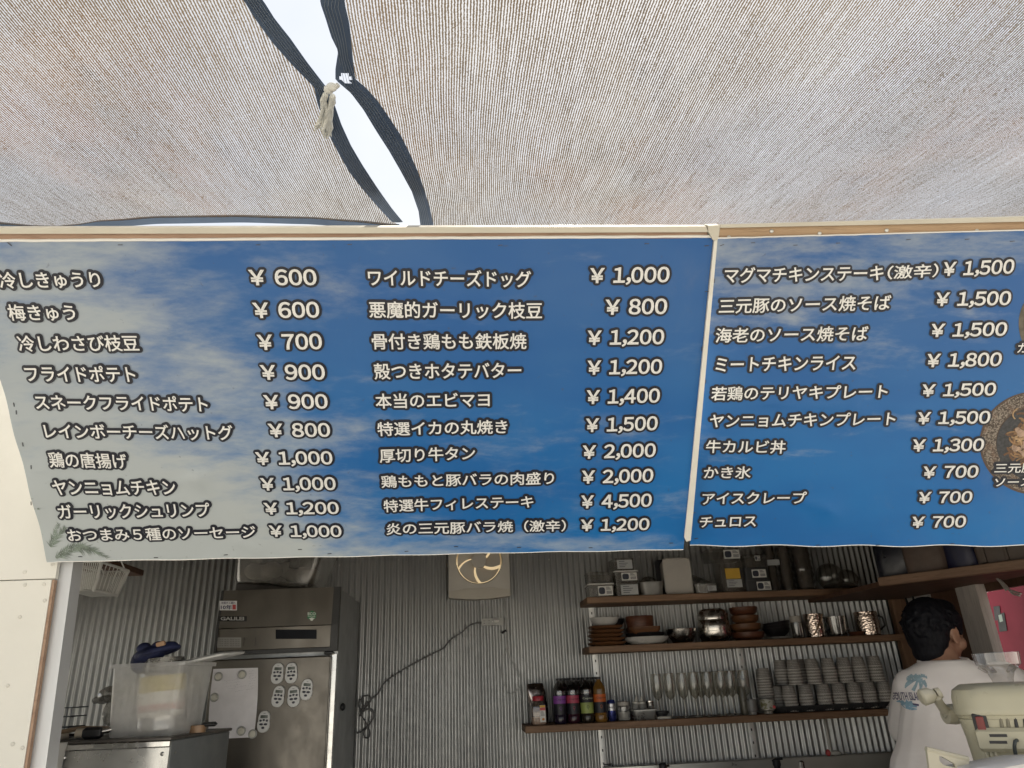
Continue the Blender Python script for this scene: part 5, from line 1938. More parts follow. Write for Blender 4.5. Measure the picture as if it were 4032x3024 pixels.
for l, r_, tp_, bt_, lab_ in ((745, 945, 878, 1122, 'copper hammered mug with a stirring stick across it, left of the pair'), (1300, 1540, 855, 1100, 'copper hammered mug with black handle, right of the pair')):
    c, w_, h = meas(C5, l, r_, tp_, bt_, 3.83, S2+E_)
    t = T('hammered_mug', lab_, 'mug', c, group='hammered copper mugs')
    m = MB()
    m.lathe([(w_*.44, 0), (w_*.48, .004), (w_*.5, h*.5), (w_*.48, h), (w_*.45, h), (w_*.45, h*.1)], n=36)
    m.build('cup', copper, t)
    m = MB()
    m.tube([V((w_*.48, 0, h*.85)), V((w_*.75, 0, h*.75)), V((w_*.8, 0, h*.4)), V((w_*.5, 0, h*.2))], .005, 8)
    m.build('handle', black_iron, t)
    if l == 745:
        m = MB()
        m.tube([V((-w_*.35, -w_*.50, h*.10)), V((w_*.1, -w_*.56, h*.6)), V((w_*.3, -w_*.5, h*.95))], .0035, 6)
        sk = m.build('stick', M('stick_brown', (.25, .15, .08), .4), t)
c, w_, h = meas(C5, 965, 1200, 905, 1120, 3.84, S2+E_)
t = T('glass_tumbler', 'clear glass tumbler with a metal spoon between the two mugs', 'glass', c)
MB().lathe([(w_*.40, 0), (w_*.42, .01), (w_*.48, h), (w_*.46, h), (w_*.40, .012)], n=28, cap1=False).build('glass', gl1, t)
m = MB()
m.tube([V((-w_*.15, -.01, h*.98)), V((.01, -.02, h*.7)), V((w_*.45, -.03, h*.3))], [.007, .006, .004], 8)
m.build('spoon', bright, t)
c, w_, h = meas(C5, 1225, 1390, 1070, 1108, 3.80, S2+E_)
rdish('small_saucer', 'tiny dark red saucer in front of the right hammered mug', 'saucer', c, [(w_*.7, .04, 0), (w_, .06, h), (w_*.9, .05, h)], darkwood)

# ---------------- lowest shelf
FYs = 3.775
c, w_, h = meas(C6, 222, 368, 468, 760, FYs, S3+E_)
t = T('spice_shaker', 'clear seasoning shaker with red cap at the left end of the lowest shelf', 'shaker', c)
m = MB()
m.rlathe([(w_*.92, w_*.8, 0), (w_, w_*.86, .006), (w_, w_*.86, h*.62), (w_*.8, w_*.74, h*.8), (w_*.7, w_*.66, h*.83)], .014, 4)
m.build('jar', clear('shaker_plastic', (.7, .68, .66), .12, .1, .2, (.6, .5, .42)), t)
MB().rlathe([(w_*.88, w_*.74, .004), (w_*.92, w_*.78, h*.24), (w_*.9, w_*.76, h*.28)], .012, 4).build('powder', M('peach_powder', (.52, .33, .22), .9, 0, .1, 60), t)
MB().rlathe([(w_*.80, w_*.72, .004+h*.29), (w_*.86, w_*.76, h*.6)], .012, 4).build('powder', M('pale_powder', (.42, .31, .26), .9, 0, .1, 60), t)
MB().lathe([(w_*.37, h*.832), (w_*.38, h*.97), (w_*.35, h)], n=28).build('cap', M('red_cap', (.38, .025, .04), .4), t)
m = MB()
m.box(w_*.05, w_*.42, -w_*.45, -w_*.438, h*.10, h*.68)
lb = m.build('label', lab_w, t, smooth=0)
m = MB()
m.box(w_*.055, w_*.415, -w_*.456, -w_*.451, h*.50, h*.60)
m.build('red_band', redp, lb, smooth=0)
m = MB()
m.box(w_*.055, w_*.415, -w_*.456, -w_*.451, h*.605, h*.675)
m.build('yellow_band', lab_y, lb, smooth=0)
m = MB()
for i in range(4):
    m.box(w_*.10, w_*(.36-.03*i), -w_*.456, -w_*.451, h*(.33+.04*i), h*(.345+.04*i))
m.build('print', lab_k, lb, smooth=0)
m = MB()
m.ball((w_*.26, -w_*.452, h*.20), w_*.09, .001, w_*.07, 12, 6)
m.build('orange_fruit', M('fruit_print', (.55, .22, .04), .5), lb)
c, w_, h = meas(C6, 205, 395, 345, 745, 3.85, S3+E_)
t = T('foil_pouch', 'crumpled dark foil pouch leaning behind the red capped shaker', 'pouch', c)
m = MB()
rings = []
for i in range(13):
    u = i/12
    wd = w_*.5*(1-.15*u)
    th = .035*(1-u)**.6+.003
    rings.append([V((wd*math.cos(a)-.012*u*u, th*math.sin(a)+.01*u, h*u)) for a in [2*PI*k_/24 for k_ in range(24)]])
m.loft(rings)
for v_ in m.v:
    v_ += V((mnoise.noise(v_*30), mnoise.noise(v_*30+V((7, 0, 0))), mnoise.noise(v_*34+V((0, 5, 0)))*.6))*.009
    v_.z = max(0, v_.z)
m.build('foil', M('dark_foil', (.42, .36, .33), .2, 1, .2, 15), t)

# syrup bottles
def bottle_base():
    pass
bh = meas(C6, 440, 562, 298, 750, FYs+.015, S3+E_)
bw, bht = bh[1], bh[2]
capm = M('bottle_cap', (.012, .012, .014), .4)
def bottle(lab, c, top_col, low_col, liquid, word_col, plain=False):
    t = T('syrup_bottle', lab, 'bottle', c, group='flavoured syrup bottles')
    r_ = bw*.5
    H_ = bht
    m = MB()
    m.lathe([(r_*.90, 0), (r_*.98, .004), (r_*.98, H_*.18), (r_*.96, H_*.185), (r_*.98, H_*.195), (r_, H_*.62), (r_*.98, H_*.66), (r_*1.0, H_*.70), (r_*.93, H_*.775), (r_*.62, H_*.86), (r_*.36, H_*.91), (r_*.34, H_*.945)], n=28)
    m.build('glass', liquid, t)
    MB().lathe([(r_*.40, H_*.946), (r_*.41, H_*.995), (r_*.37, H_)], n=20).build('cap', capm, t)
    if plain:
        return t
    def band(z0, z1, col, nm):
        m = MB()
        m.lathe([(r_*1.012, H_*z0), (r_*1.012, H_*z1)], n=32, cap0=False, cap1=False)
        return m.build(nm, M(nm+'_%.2f%.2f%.2f' % col, col, .5, 0, .05), t)
    b1 = band(.44, .61, top_col, 'upper_label')
    b2 = band(.205, .438, low_col, 'lower_label')
    mt = text_mesh('Captain', .006, 0, 1)
    xs = [v.co.x for v in mt.vertices]
    wx = max(xs)
    for v in mt.vertices:
        a = (v.co.x/wx-.42)*2.0
        # a serif-like swell for the bold script
        v.co = V((r_*1.03*math.sin(a), -r_*1.03*math.cos(a), H_*(.515+.062*v.co.y)))
    mt.materials.clear()
    mt.materials.append(M('word_%.2f' % word_col[0], word_col, .5))
    link('lettering', mt, b1)
    m = MB()
    pts = []
    for i in range(14):
        a = 2*PI*i/14
        pts.append(V((.005*math.sin(a), -r_*1.03, H_*.345+.006*math.cos(a))))
    m.tube(pts, .0009, 4, closed=True)
    m.tube([V((0, -r_*1.03, H_*.325)), V((0, -r_*1.03, H_*.28))], .0008, 4)
    m.build('flower_mark', M('mark_%.2f' % top_col[0], mul(top_col, .8), .5), b2)
    if low_col[1] > .1:
        mt = text_mesh('HAZELNUT', .0, 0, 1)
        wx = max(v.co.x for v in mt.vertices)
        for v in mt.vertices:
            a = (v.co.x/wx-.5)*.9
            v.co = V((r_*1.03*math.sin(a), -r_*1.03*math.cos(a), H_*(.40+.03*v.co.y)))
        mt.materials.clear()
        mt.materials.append(lab_k)
        link('lettering', mt, b2)
    return t
dk = (.010, .010, .016)
liqd = M('dark_syrup', (.020, .014, .024), .12, 0, .2, 8)
liqclear = clear('clear_syrup_glass', (.40, .38, .37), .16, .06, .05)
def glass2(name, low, split=.62):
    if name in MC:
        return MC[name]
    t = NT(name)
    z = t.sep()[2]
    top = t.mixs(.16, t.shader('ShaderNodeBsdfTransparent', Color=(.55, .54, .53, 1)), t.shader('ShaderNodeBsdfGlossy', Roughness=.07))
    MC[name] = t.done(t.mixs(t.rng(z, bht*split, bht*split+.002), t.pbr(low, .12), top))
    return MC[name]
tops = [((440, 562, 298), (.22, .055, .30), dk, glass2('violet_syrup', (.014, .010, .022)), (.02, .012, .03), 'syrup bottle with purple upper label, leftmost of the front four'),
        ((565, 692, 292), (.42, .05, .10), dk, glass2('berry_syrup', (.030, .008, .016)), (.03, .01, .02), 'syrup bottle with pink upper label, second of the front four'),
        ((695, 828, 288), dk, (.30, .36, .10), glass2('hazel_syrup', (.022, .017, .012)), (.55, .58, .45), 'syrup bottle with black and lime green labels, third of the front four'),
        ((825, 955, 280), (.52, .11, .018), dk, M('orange_syrup', (.17, .085, .018), .12, 0, .2), (.03, .012, .01), 'amber syrup bottle with orange upper label, rightmost of the front four')]
for (l, r_, tp_), tcol, lcol, liq, wcol, lab_ in tops:
    c, w_, h = meas(C6, l, r_, tp_, 750, FYs+.015, S3+E_)
    bottle(lab_, c, tcol, lcol, liq, wcol)
k_ = 0
for row, (dy, xs) in enumerate(((.075, (530, 660, 790)), (.145, (570, 700, 832)))):
    for j, xx in enumerate(xs):
        p = at_y(*C6(xx, 330), FYs+.015+dy)
        bottle('dark syrup bottle in the %s row, %s from the left behind the labelled bottles' % (('middle', 'back')[row], ('first', 'second', 'third')[j]), V((p.x, FYs+.015+dy, S3+E_)), dk, dk, glass2('dark_back_syrup', (.03, .014, .016), .80), (.1, .1, .1), True)
# canned drink, jar, steel pan, black dish
c, w_, h = meas(C6, 965, 1045, 505, 728, FYs+.02, S3+E_)
t = T('drink_can', 'slim dark blue drink can beside the amber bottle', 'can', c)
m = MB()
m.lathe([(w_*.40, 0), (w_*.5, .006), (w_*.5, h*.92), (w_*.42, h*.985), (w_*.42, h), (w_*.38, h*.985)], n=28)
m.build('body', M('can_blue', (.025, .035, .16), .28, .6, .1, 10), t)
m = MB()
m.lathe([(w_*.506, h*.5), (w_*.506, h*.82)], n=28, cap0=False, cap1=False)
m.build('silver_band', M('can_silver', (.45, .45, .47), .3, .7), t)
mt = text_mesh('ABA', .02, 0, 1)
wx = max(v.co.x for v in mt.vertices)
for v in mt.vertices:
    a = (v.co.x/wx-.5)*1.5
    v.co = V((w_*.515*math.sin(a), -w_*.515*math.cos(a), h*(.6+.14*v.co.y)))
mt.materials.clear()
mt.materials.append(lab_k)
link('lettering', mt, t)
c, w_, h = meas(C6, 1060, 1185, 520, 730, FYs+.02, S3+E_)
t = T('sugar_jar', 'glass jar half full of white powder with pale screw lid', 'jar', c)
MB().lathe([(w_*.46, 0), (w_*.5, .004), (w_*.5, h*.72), (w_*.43, h*.78)], n=28).build('glass', clear('jar_clear', (.75, .75, .73), .12, .06, .12), t)
MB().lathe([(w_*.44, .003), (w_*.46, h*.46), (w_*.3, h*.50)], n=24).build('powder', M('white_powder', (.60, .58, .56), .9, 0, .04), t)
MB().lathe([(w_*.46, h*.785), (w_*.47, h*.97), (w_*.43, h)], n=28).build('lid', M('pale_lid', (.40, .37, .33), .45), t)
c, w_, h = meas(C6, 1190, 1422, 595, 728, FYs+.03, S3+E_)
t = T('steel_pan', 'rectangular steel condiment pan with white lid rim', 'pan', c)
m = MB()
m.rlathe([(w_*.88, .11, 0), (w_*.90, .115, .004), (w_*.96, .13, h*.88), (w_*1.0, .14, h*.89), (w_, .14, h*.91)], .016, 4)
m.build('pan', M('pan_steel', (.45, .45, .44), .3, .9, .06), t)
MB().rlathe([(w_*.98, .136, h*.915), (w_*.98, .136, h*.99), (w_*.9, .12, h)], .014, 4).build('lid', white_pl, t)
for i, (l, r_, a) in enumerate(((1190, 1262, 12), (1262, 1330, 0))):
    c2, w2, h2 = meas(C6, l, r_, 470, 595, FYs+.03, c.z+h+.0006)
    t2 = T('squeeze_bottle', ('leaning' if i == 0 else 'upright')+' small squeeze bottle with pale nozzle on the steel pan', 'squeeze bottle', c2, (0, R(a), 0), group='squeeze bottles on the steel pan')
    MB().lathe([(w2*.46, 0), (w2*.48, h2*.35), (w2*.44, h2*.42)], n=20).build('body', M('grey_squeeze', (.20, .20, .19), .5), t2)
    MB().lathe([(w2*.52, h2*.425), (w2*.52, h2*.56), (w2*.26, h2*.62), (w2*.14, h2*.97), (w2*.1, h2)], n=20).build('nozzle', offwhite, t2)
c2, w2, h2 = meas(C6, 1335, 1415, 515, 595, FYs+.05, c.z+h+.0006)
t2 = T('steel_tin', 'small shiny ribbed steel tin at the right end of the steel pan', 'tin', c2)
MB().lathe([(w2*.46, 0), (w2*.5, h2*.1), (w2*.46, h2*.3), (w2*.5, h2*.4), (w2*.46, h2*.65), (w2*.5, h2*.75), (w2*.5, h2)], n=24).build('body', bright, t2)
c, w_, h = meas(C6, 1428, 1575, 640, 728, FYs+.02, S3+E_)
rdish('grey_lid', 'flat grey lid under the small black scrubber dish', 'lid', c, [(w_*.95, .07, 0), (w_, .075, .010), (w_*.95, .07, .012)], offwhite, .02)
t = T('black_dish', 'small ridged black dish on the flat grey lid', 'dish', c+V((-.002, 0, .0125)))
m = MB()
m.lathe([(w_*.33, 0), (w_*.46, .014), (w_*.47, .020), (w_*.40, .022)], n=40, sy=.6)
for i, v_ in enumerate(m.v):
    if i % 2:
        v_.x *= .97
        v_.y *= .97
m.build('body', black_pl, t)

# wine flutes: back and front rows
fl_g = clear('flute_glass', (.84, .83, .79), .10, .06, .20, (.62, .60, .52))
def flute_mesh(t, w_, h):
    r_ = w_*.5
    m = MB()
    m.lathe([(r_*.86, h*.995), (r_, h*.78), (r_*.96, h*.62), (r_*.72, h*.48), (r_*.2, h*.41), (r_*.11, h*.39)], n=24, cap0=False, cap1=False)
    m.build('bowl', fl_g, t)
    MB().lathe([(r_*.11, h*.391), (r_*.08, h*.2), (r_*.10, h*.035)], n=10).build('stem', fl_g, t)
    m = MB()
    m.lathe([(r_*.98, 0), (r_*.98, .0015), (r_*.5, h*.018), (r_*.11, h*.035)], n=28)
    m.build('foot', fl_g, t)
fl0 = None
FLP = [(1452, 0), (1600, 0), (1728, 0), (1842, 0), (1902, 1), (1975, 0), (2055, 1), (2110, 0), (2150, 1), (2205, 0), (2280, 1), (2335, 0)]
for i, (xx, bk_) in enumerate(FLP):
    Y = 3.80 if not bk_ else 3.885
    px, py = C6(xx, 690)
    p = at_y(px, py, Y)
    lab_ = 'stemmed flute glass on the lowest shelf, '+('leftmost', 'second', 'third', 'fourth', 'fifth', 'sixth', 'seventh', 'eighth', 'ninth', 'tenth', 'eleventh', 'twelfth')[i]+' from the left'*(i > 0)
    if fl0 is None:
        c, w_, h = meas(C6, 1395, 1510, 250, 690, Y, S3+E_)
        fl0 = T('flute_glass', lab_, 'wine glass', c, group='stemmed flute glasses')
        flute_mesh(fl0, w_, h)
    else:
        dup(fl0, V((p.x, Y, S3+E_)), (0, 0, i*.7), lab_)
# pepper mill like bottle, small cup, single cup stack
c, w_, h = meas(C7, 305, 385, 480, 870, 3.80, S3+E_)
t = T('smoked_bottle', 'dull olive brown bottle with square shoulders right of the flutes', 'bottle', c)
MB().lathe([(w_*.46, 0), (w_*.5, .005), (w_*.5, h*.70), (w_*.44, h*.76), (w_*.44, h*.80)], n=24).build('body', M('olive_bottle', (.10, .092, .07), .35, 0, .1), t)
MB().lathe([(w_*.45, h*.805), (w_*.45, h*.985), (w_*.42, h)], n=24).build('cap', M('grey_cap', (.22, .215, .20), .5), t)
c, w_, h = meas(C7, 395, 500, 700, 895, 3.775, S3+E_)
t = T('plastic_cup', 'small milky plastic cup upside down at the shelf front', 'cup', c)
MB().lathe([(w_*.42, 0), (w_*.42, h*.2), (w_*.5, h*.24), (w_*.46, h), (w_*.4, h)], n=24).build('body', clear('milky_cup', (.6, .6, .6), .06, .2, .5, (.5, .49, .47)), t)
c, w_, h = meas(C7, 545, 690, 690, 890, 3.775, S3+E_)
t = T('label_jar', 'small glass jar with a printed pale label beside the milky cup', 'jar', c)
MB().lathe([(w_*.32, 0), (w_*.34, h*.16), (w_*.5, h*.26), (w_*.5, h*.97), (w_*.46, h)], n=28).build('body', M('jar_grey', (.26, .25, .22), .25, .2, .15, 14), t)
m = MB()
m.lathe([(w_*.51, h*.34), (w_*.51, h*.90)], n=28, cap0=False, cap1=False)
tt = NT('jar_label_print')
n_ = tt.noise(60, 3)
m.build('label', tt.done(tt.pbr(tt.mix(tt.rng(n_, .52, .56), (.40, .39, .34), (.16, .15, .07)), .5)), t)
MB().box(w_*.2, w_*.38, -w_*.5, -w_*.46, h*.36, h*.54).build('red_dot', redp, t, smooth=0)

# brick printed paper cups
def cup_mat():
    t = NT('brick_print_cup')
    s_ = t.sep()
    a = t.math('ARCTAN2', s_[1], s_[0])
    cv = t.n.new('ShaderNodeCombineXYZ')
    t.put(cv.inputs[0], t.math('MULTIPLY', a, .9))
    t.put(cv.inputs[1], t.math('MULTIPLY', s_[2], 30))
    bt = t.n.new('ShaderNodeTexBrick')
    t.put(bt.inputs['Vector'], cv.outputs[0])
    t.put(bt.inputs['Color1'], (.46, .43, .39, 1))
    t.put(bt.inputs['Color2'], (.36, .335, .305, 1))
    t.put(bt.inputs['Mortar'], (.13, .12, .11, 1))
    bt.inputs['Scale'].default_value = 2.0
    bt.inputs['Mortar Size'].default_value = .06
    bt.inputs['Brick Width'].default_value = .45
    bt.inputs['Row Height'].default_value = .45
    rimf = t.rng(s_[2], .0035, .0042, 1, 0)
    return t.done(t.pbr(t.mix(rimf, bt.outputs['Color'], (.55, .52, .48)), .6))
cupm = cup_mat()
CUPS = []
NEST = .0120
def cup_stack(C, xc, wpx, ytop, ybase, Y, z, lab_, n=None):
    c, w_, h = meas(C, xc-wpx/2, xc+wpx/2, ytop, ybase, Y, z)
    n = n or max(3, int((h-.048)/NEST)+1)
    for i in range(n):
        nm = 'topmost' if i == n-1 else ('bottom' if i == 0 else ('second', 'third', 'fourth', 'fifth', 'sixth', 'seventh', 'eighth', 'ninth', 'tenth', 'eleventh', 'twelfth', 'thirteenth')[i-1]+' lowest')
        zz_ = c.z+(h-.048)*i/(n-1)
        if not CUPS:
            m = MB()
            r_ = w_*.5
            m.lathe([(r_, 0), (r_*1.035, .0012), (r_*1.03, .003), (r_*.965, .0045), (r_*.80, .047), (r_*.78, .048), (r_*.74, .046)], n=28)
            o = m.build('paper_cup', cupm)
            o['w'] = w_
            CUPS.append(o)
            o.location = V((c.x, c.y, zz_))
        else:
            o = CUPS[0].copy()
            COL.objects.link(o)
            s_ = w_/CUPS[0]['w']
            o.scale = (s_*(1-.009*i), s_*(1-.009*i), 1)
            o.location = V((c.x+.0012*math.sin(i*1.7+xc), c.y+.001*math.cos(i*2.1), zz_))
            o.rotation_euler = (0, 0, (i*1.3+xc) % 6.28)
        tag(o, nm+' brick patterned paper cup in '+lab_, 'paper cup', 'brick patterned paper cups')
    return c.z+h
# tray under them
p0, p1 = at_y(*C7(715, 880), 3.76), at_y(*C7(1985, 820), 3.76)
t = T('black_tray', 'long black ridged tray under the stacks of paper cups', 'tray', ((p0.x+p1.x)/2, 3.85, S3+E_))
L_ = p1.x-p0.x
m = MB()
m.rlathe([(L_*.94, .15, 0), (L_, .19, .026), (L_, .19, .030), (L_*.97, .17, .027), (L_*.93, .14, .004)], .02, 3)
m.build('body', M('tray_black', (.02, .02, .021), .45, 0, .2), t)
m = MB()
for i in range(40):
    x = -L_*.46+L_*.92*i/40
    m.box(x, x+.004, -.0905, -.088, .006, .024)
m.build('ridges', M('tray_black', (.02, .02, .021), .45, 0, .2), t, kind='stuff', smooth=0)
cz = S3+.0052
ordn = ['first', 'second', 'third', 'fourth', 'fifth', 'sixth', 'seventh', 'eighth']
tops_z = 0
for i, (xc, Y) in enumerate(((722, 3.88), (858, 3.80), (1035, 3.80), (1232, 3.80), (1395, 3.80), (1558, 3.80), (1722, 3.80), (1888, 3.80))):
    tops_z = max(tops_z, cup_stack(C7, xc, 152, 548-.045*(xc-858), 835-.055*(xc-858), Y, cz, '%s stack of the lower row' % ordn[i]))
for i, (xc, Y) in enumerate(((768, 3.89), (905, 3.80), (965, 3.885), (1108, 3.80), (1285, 3.80), (1450, 3.80), (1612, 3.80), (1785, 3.80))):
    cup_stack(C7, xc, 152, 268-.045*(xc-900), 545-.05*(xc-900), Y, tops_z+.0012, '%s stack of the upper row' % ordn[i])
m = MB()
t = T('cup_board', 'thin dark board between the lower and upper rows of paper cups', 'board', ((p0.x+p1.x)/2, 3.85, tops_z+.0002))
MB().box(-L_*.47, L_*.49, -.07, .085, 0, .0008).build('sheet', M('dark_card', (.06, .055, .05), .7), t, smooth=0)
cup_stack(C7, 580, 165, 362, 700, 3.86, S3+.072, 'the lone stack left of the long tray')
t = T('cup_stand', 'plain grey cup holding up the lone paper cup stack', 'cup', (at_y(*C7(590, 800), 3.86).x, 3.86, S3+E_))
MB().lathe([(.034, 0), (.036, .004), (.039, .071), (.03, .071)], n=24).build('body', M('grey_cup', (.25, .24, .22), .5), t)

# ---------------- sink along the back wall, bottom edge of the picture
p0, p1 = at_y(2378, 3010, 3.93), at_y(3480, 2980, 3.93)
zs = at_y(2700, 3004, 3.93).z
t = T('sink_counter', 'stainless sink counter with raised back ledge along the corrugated wall', 'sink', (p0.x, 3.97, .05))
cs = M('sink_steel', (.46, .46, .43), .35, .7, .06, 4)
MB().box(0, p1.x-p0.x+.3, -.04, 0, zs-.05-.2, zs-.05, .004).build('ledge', cs, t)
MB().box(0, p1.x-p0.x+.3, -.60, -.0405, zs-.05-.2, zs-.05-.16, .004).build('basin_top', cs, t)
for x in (.02, p1.x-p0.x+.26):
    for y in (-.58, -.06):
        MB().box(x, x+.03, y, y+.03, 0, zs-.2505).build('leg', cs, t, smooth=0)
p = at_y(*C6(975, 1150), 3.92)
m = MB()
m.tube([V((p.x-.02, 3.92, zs+.001)), V((p.x-.02, 3.92, zs+.012)), V((p.x+.015, 3.92, zs+.014)), V((p.x+.022, 3.92, zs+.001))], .003, 6)
tag(m.build('wire_hook', black_iron), 'small bent dark wire standing on the left corner of the sink ledge', 'hook')
for (x, lab_, nm) in ((1500, 'black tap head poking up from the sink ledge under the flutes', 'sink_tap'),):
    p = at_y(*C6(x, 1150), 3.85)
    t = T(nm, lab_, 'tap', (p.x, 3.85, zs-.2))
    MB().lathe([(.014, 0), (.014, .18), (.02, .185), (.02, .205), (.014, .215)], n=20).build('body', black_pl, t)
    m = MB()
    m.tube([V((0, 0, .195)), V((.03, -.02, .205))], .006, 8)
    m.build('lever', bright, t)
p = at_y(*C7(715, 1410), 3.85)
t = T('sink_tap', 'dark tap with bent lever in front of the tray of cups', 'tap', (p.x, 3.85, zs-.2))
MB().lathe([(.015, 0), (.015, .17), (.02, .18), (.018, .2)], n=20).build('body', black_iron, t)
m = MB()
m.tube([V((-.02, 0, .195)), V((.0, 0, .205)), V((.03, -.01, .206))], .006, 8)
m.build('lever', black_iron, t)
p = at_y(*C7(990, 1440), 3.83)
t = T('steel_spout', 'bright steel spout end rising above the sink ledge', 'tap', (p.x, 3.83, zs-.16))
MB().box(-.012, .012, -.012, .012, 0, .155, .006).build('body', bright, t)
p = at_y(*C7(1370, 1420), 3.86)
t = T('dish_brush', 'red and white dish brush with upright pale handle behind the sink', 'brush', (p.x, 3.90, zs+.0005))
MB().lathe([(.006, .0), (.007, .16), (.004, .165)], (0, 0, .012), 10).build('handle', offwhite, t)
MB().ball((.022, 0, .012), .03, .02, .012, 14, 8).build('head', offwhite, t)
MB().ball((-.014, 0, .014), .012, .014, .016, 10, 8).build('red_grip', redp, t)
# ================================================================ RIGHT SIDE: high shelf, worker, ice shaver
pa = at_x(3461, 2305, 1.85)
def y_for_z(px, py, z):
    d = ray(px, py)
    return (EYE+d*((z-EYE.z)/d.z))
pb = y_for_z(4032, 2236, pa.z)
pd = (V((pb.x, pb.y, 0))-V((pa.x, pa.y, 0)))
Ls = pd.length*1.12
ang = math.atan2(pd.y, pd.x)
hs = T('high_shelf', 'long timber corner shelf high on the right under dark bags', 'shelf', (pa.x, pa.y, pa.z), (0, 0, ang))
b = MB()
b.box(0, Ls, 0, .030, -.004, .034, .003)
b.build('front_rail', wood('plank_brown', (.19, .115, .075), (.28, .18, .12), .55, 0, .7), hs)
HR = Matrix.Translation((pa.x, pa.y, pa.z)) @ Matrix.Rotation(ang, 4, 'Z')
HRI = HR.inverted()
b = MB()
e0, e1_ = HR @ V((.002, .031, 0)), HR @ V((Ls-.002, .031, 0))
b.prism([HRI @ V((q.x, q.y, pa.z)) for q in (e0, e1_, V((2.412, e1_.y, 0)), V((2.412, 3.93, 0)), V((e0.x, 3.93, 0)))], (0, 0, .02))
b.build('plank', plybrown, hs, smooth=0)
HM = Matrix.Translation(hs.location) @ Matrix.Rotation(ang, 4, 'Z')
def hitem(u, v_, dz=.021):
    return HM @ V((u, v_, dz))
def bag(nm, lab, cat, u, v_, dims, mat, seed):
    p = hitem(u, v_)
    t = T(nm, lab, cat, p, (0, 0, ang))
    w_, d_, h_ = dims
    m = MB()
    m.rlathe([(w_*.92, d_*.9, 0), (w_, d_, .02), (w_*1.03, d_, h_*.5), (w_*.9, d_*.8, h_*.85), (w_*.7, d_*.5, h_)], .05, 5)
    for q in m.v:
        n_ = V((mnoise.noise(q*9+V((seed, 0, 0))), mnoise.noise(q*9+V((0, seed, 0))), mnoise.noise(q*9+V((0, 0, seed)))))
        q += n_*.018
        q.z = max(0, q.z)
    m.build('sack', mat, t)
    return t
Lv = pd.length
bag('dark_bag', 'black plastic bag at the far left end of the high plank shelf', 'bag', Lv*.09, .17, (.17, .20, .30), M('black_bag', (.012, .013, .022), .35, 0, .3), 1)
bag('paper_sack', 'dark brown paper sack beside the black bag on the high shelf', 'sack', Lv*.34, .15, (.19, .18, .34), M('brown_sack', (.10, .07, .055), .6, 0, .2), 5)
t = bag('purple_pack', 'navy pack with purple top on the high plank shelf', 'pack', Lv*.58, .13, (.14, .14, .28), M('navy_pack', (.014, .016, .05), .4, 0, .3), 9)
m = MB()
m.box(-.062, .062, -.084, -.05, .14, .215, .01)
m.build('purple_panel', M('purple_print', (.17, .025, .13), .4), t)
t = T('storage_crate', 'wide dark grey crate at the right end of the high shelf', 'crate', hitem(Lv*.90, .13), (0, 0, ang))
MB().rlathe([(.21, .15, 0), (.23, .17, .02), (.24, .18, .26)], .02, 3).build('box', M('grey_brown_crate', (.11, .085, .07), .55, 0, .2), t)
for x in (-.08, 0, .08):
    MB().box(x-.006, x+.006, -.094, -.084, .02, .25, .002).build('rib', M('grey_brown_crate', (.11, .085, .07), .55, 0, .2), t)
# white cable under the shelf
wcm = M('white_wire_cable', (.50, .47, .43), .5)
for i, pts in enumerate((((3770, 2285), (3860, 2272), (3915, 2270), (3955, 2300), (3985, 2335), (4015, 2345)), ((3850, 2278), (3905, 2266), (3935, 2288), (3962, 2325)), ((3915, 2268), (3940, 2290), (3970, 2320), (4020, 2338)))):
    m = MB()
    P_ = [at_x(x, y, XR-.06-.02*i) for x, y in pts]
    m.tube(smooth_path(P_, 5), .0045, 7)
    tag(m.build('white_cable', wcm), ('longest white cable' if i == 0 else ('short white cable end' if i == 1 else 'middle white cable')) + ' drooping in front of the red board', 'cable', 'white cables by the side hatch')

# ---------------------------------------------------------------- the worker
def remesh(mb, voxel, name, mat, parent, smooth_it=4):
    me = bpy.data.meshes.new(name)
    me.from_pydata([tuple(q) for q in mb.v], [], mb.f)
    o = bpy.data.objects.new(name, me)
    COL.objects.link(o)
    bm = bmesh.new()
    bm.from_mesh(me)
    bmesh.ops.recalc_face_normals(bm, faces=bm.faces)
    bm.to_mesh(me)
    bm.free()
    r_ = o.modifiers.new('r', 'REMESH')
    r_.mode = 'VOXEL'
    r_.voxel_size = voxel
    s_ = o.modifiers.new('s', 'SMOOTH')
    s_.factor = .5
    s_.iterations = smooth_it
    dg = bpy.context.evaluated_depsgraph_get()
    out = bpy.data.meshes.new_from_object(o.evaluated_get(dg))
    bpy.data.objects.remove(o)
    bpy.data.meshes.remove(me)
    out.name = name
    out.materials.clear()
    out.materials.append(mat)
    out.polygons.foreach_set('use_smooth', [True]*len(out.polygons))
    return link(name, out, parent)
PYD = 2.62
hp = at_y(3632, 2490, PYD)                   # centre of the head
HEADZ = hp.z-.05
TA, HA = R(22), R(64)                        # torso and head headings, measured from +Y towards +X
wk = T('person', 'person with short black hair in white printed t-shirt seen from behind at the right', 'person', (hp.x+.055, PYD, .05), (0, 0, -TA))
H0 = HEADZ
skin_t = NT('skin')
skin = skin_t.done(skin_t.pbr(skin_t.mix(skin_t.rng(skin_t.noise(30, 4), .3, .7), (.25, .135, .09), (.33, .185, .125)), .5, 0, None, .4))
def ell(c, rx_, ry_, n=20, tilt=0.):
    return [V((c[0]+rx_*math.cos(2*PI*i/n), c[1]+ry_*math.sin(2*PI*i/n), c[2]+tilt*math.sin(2*PI*i/n))) for i in range(n)]
def limb(m, pts, rad, n=12):
    m.tube(pts, rad, n)
    for p_, r_ in zip(pts, rad if isinstance(rad, (list, tuple)) else [rad]*len(pts)):
        m.ball(p_, r_*.99, n=12, m=8)
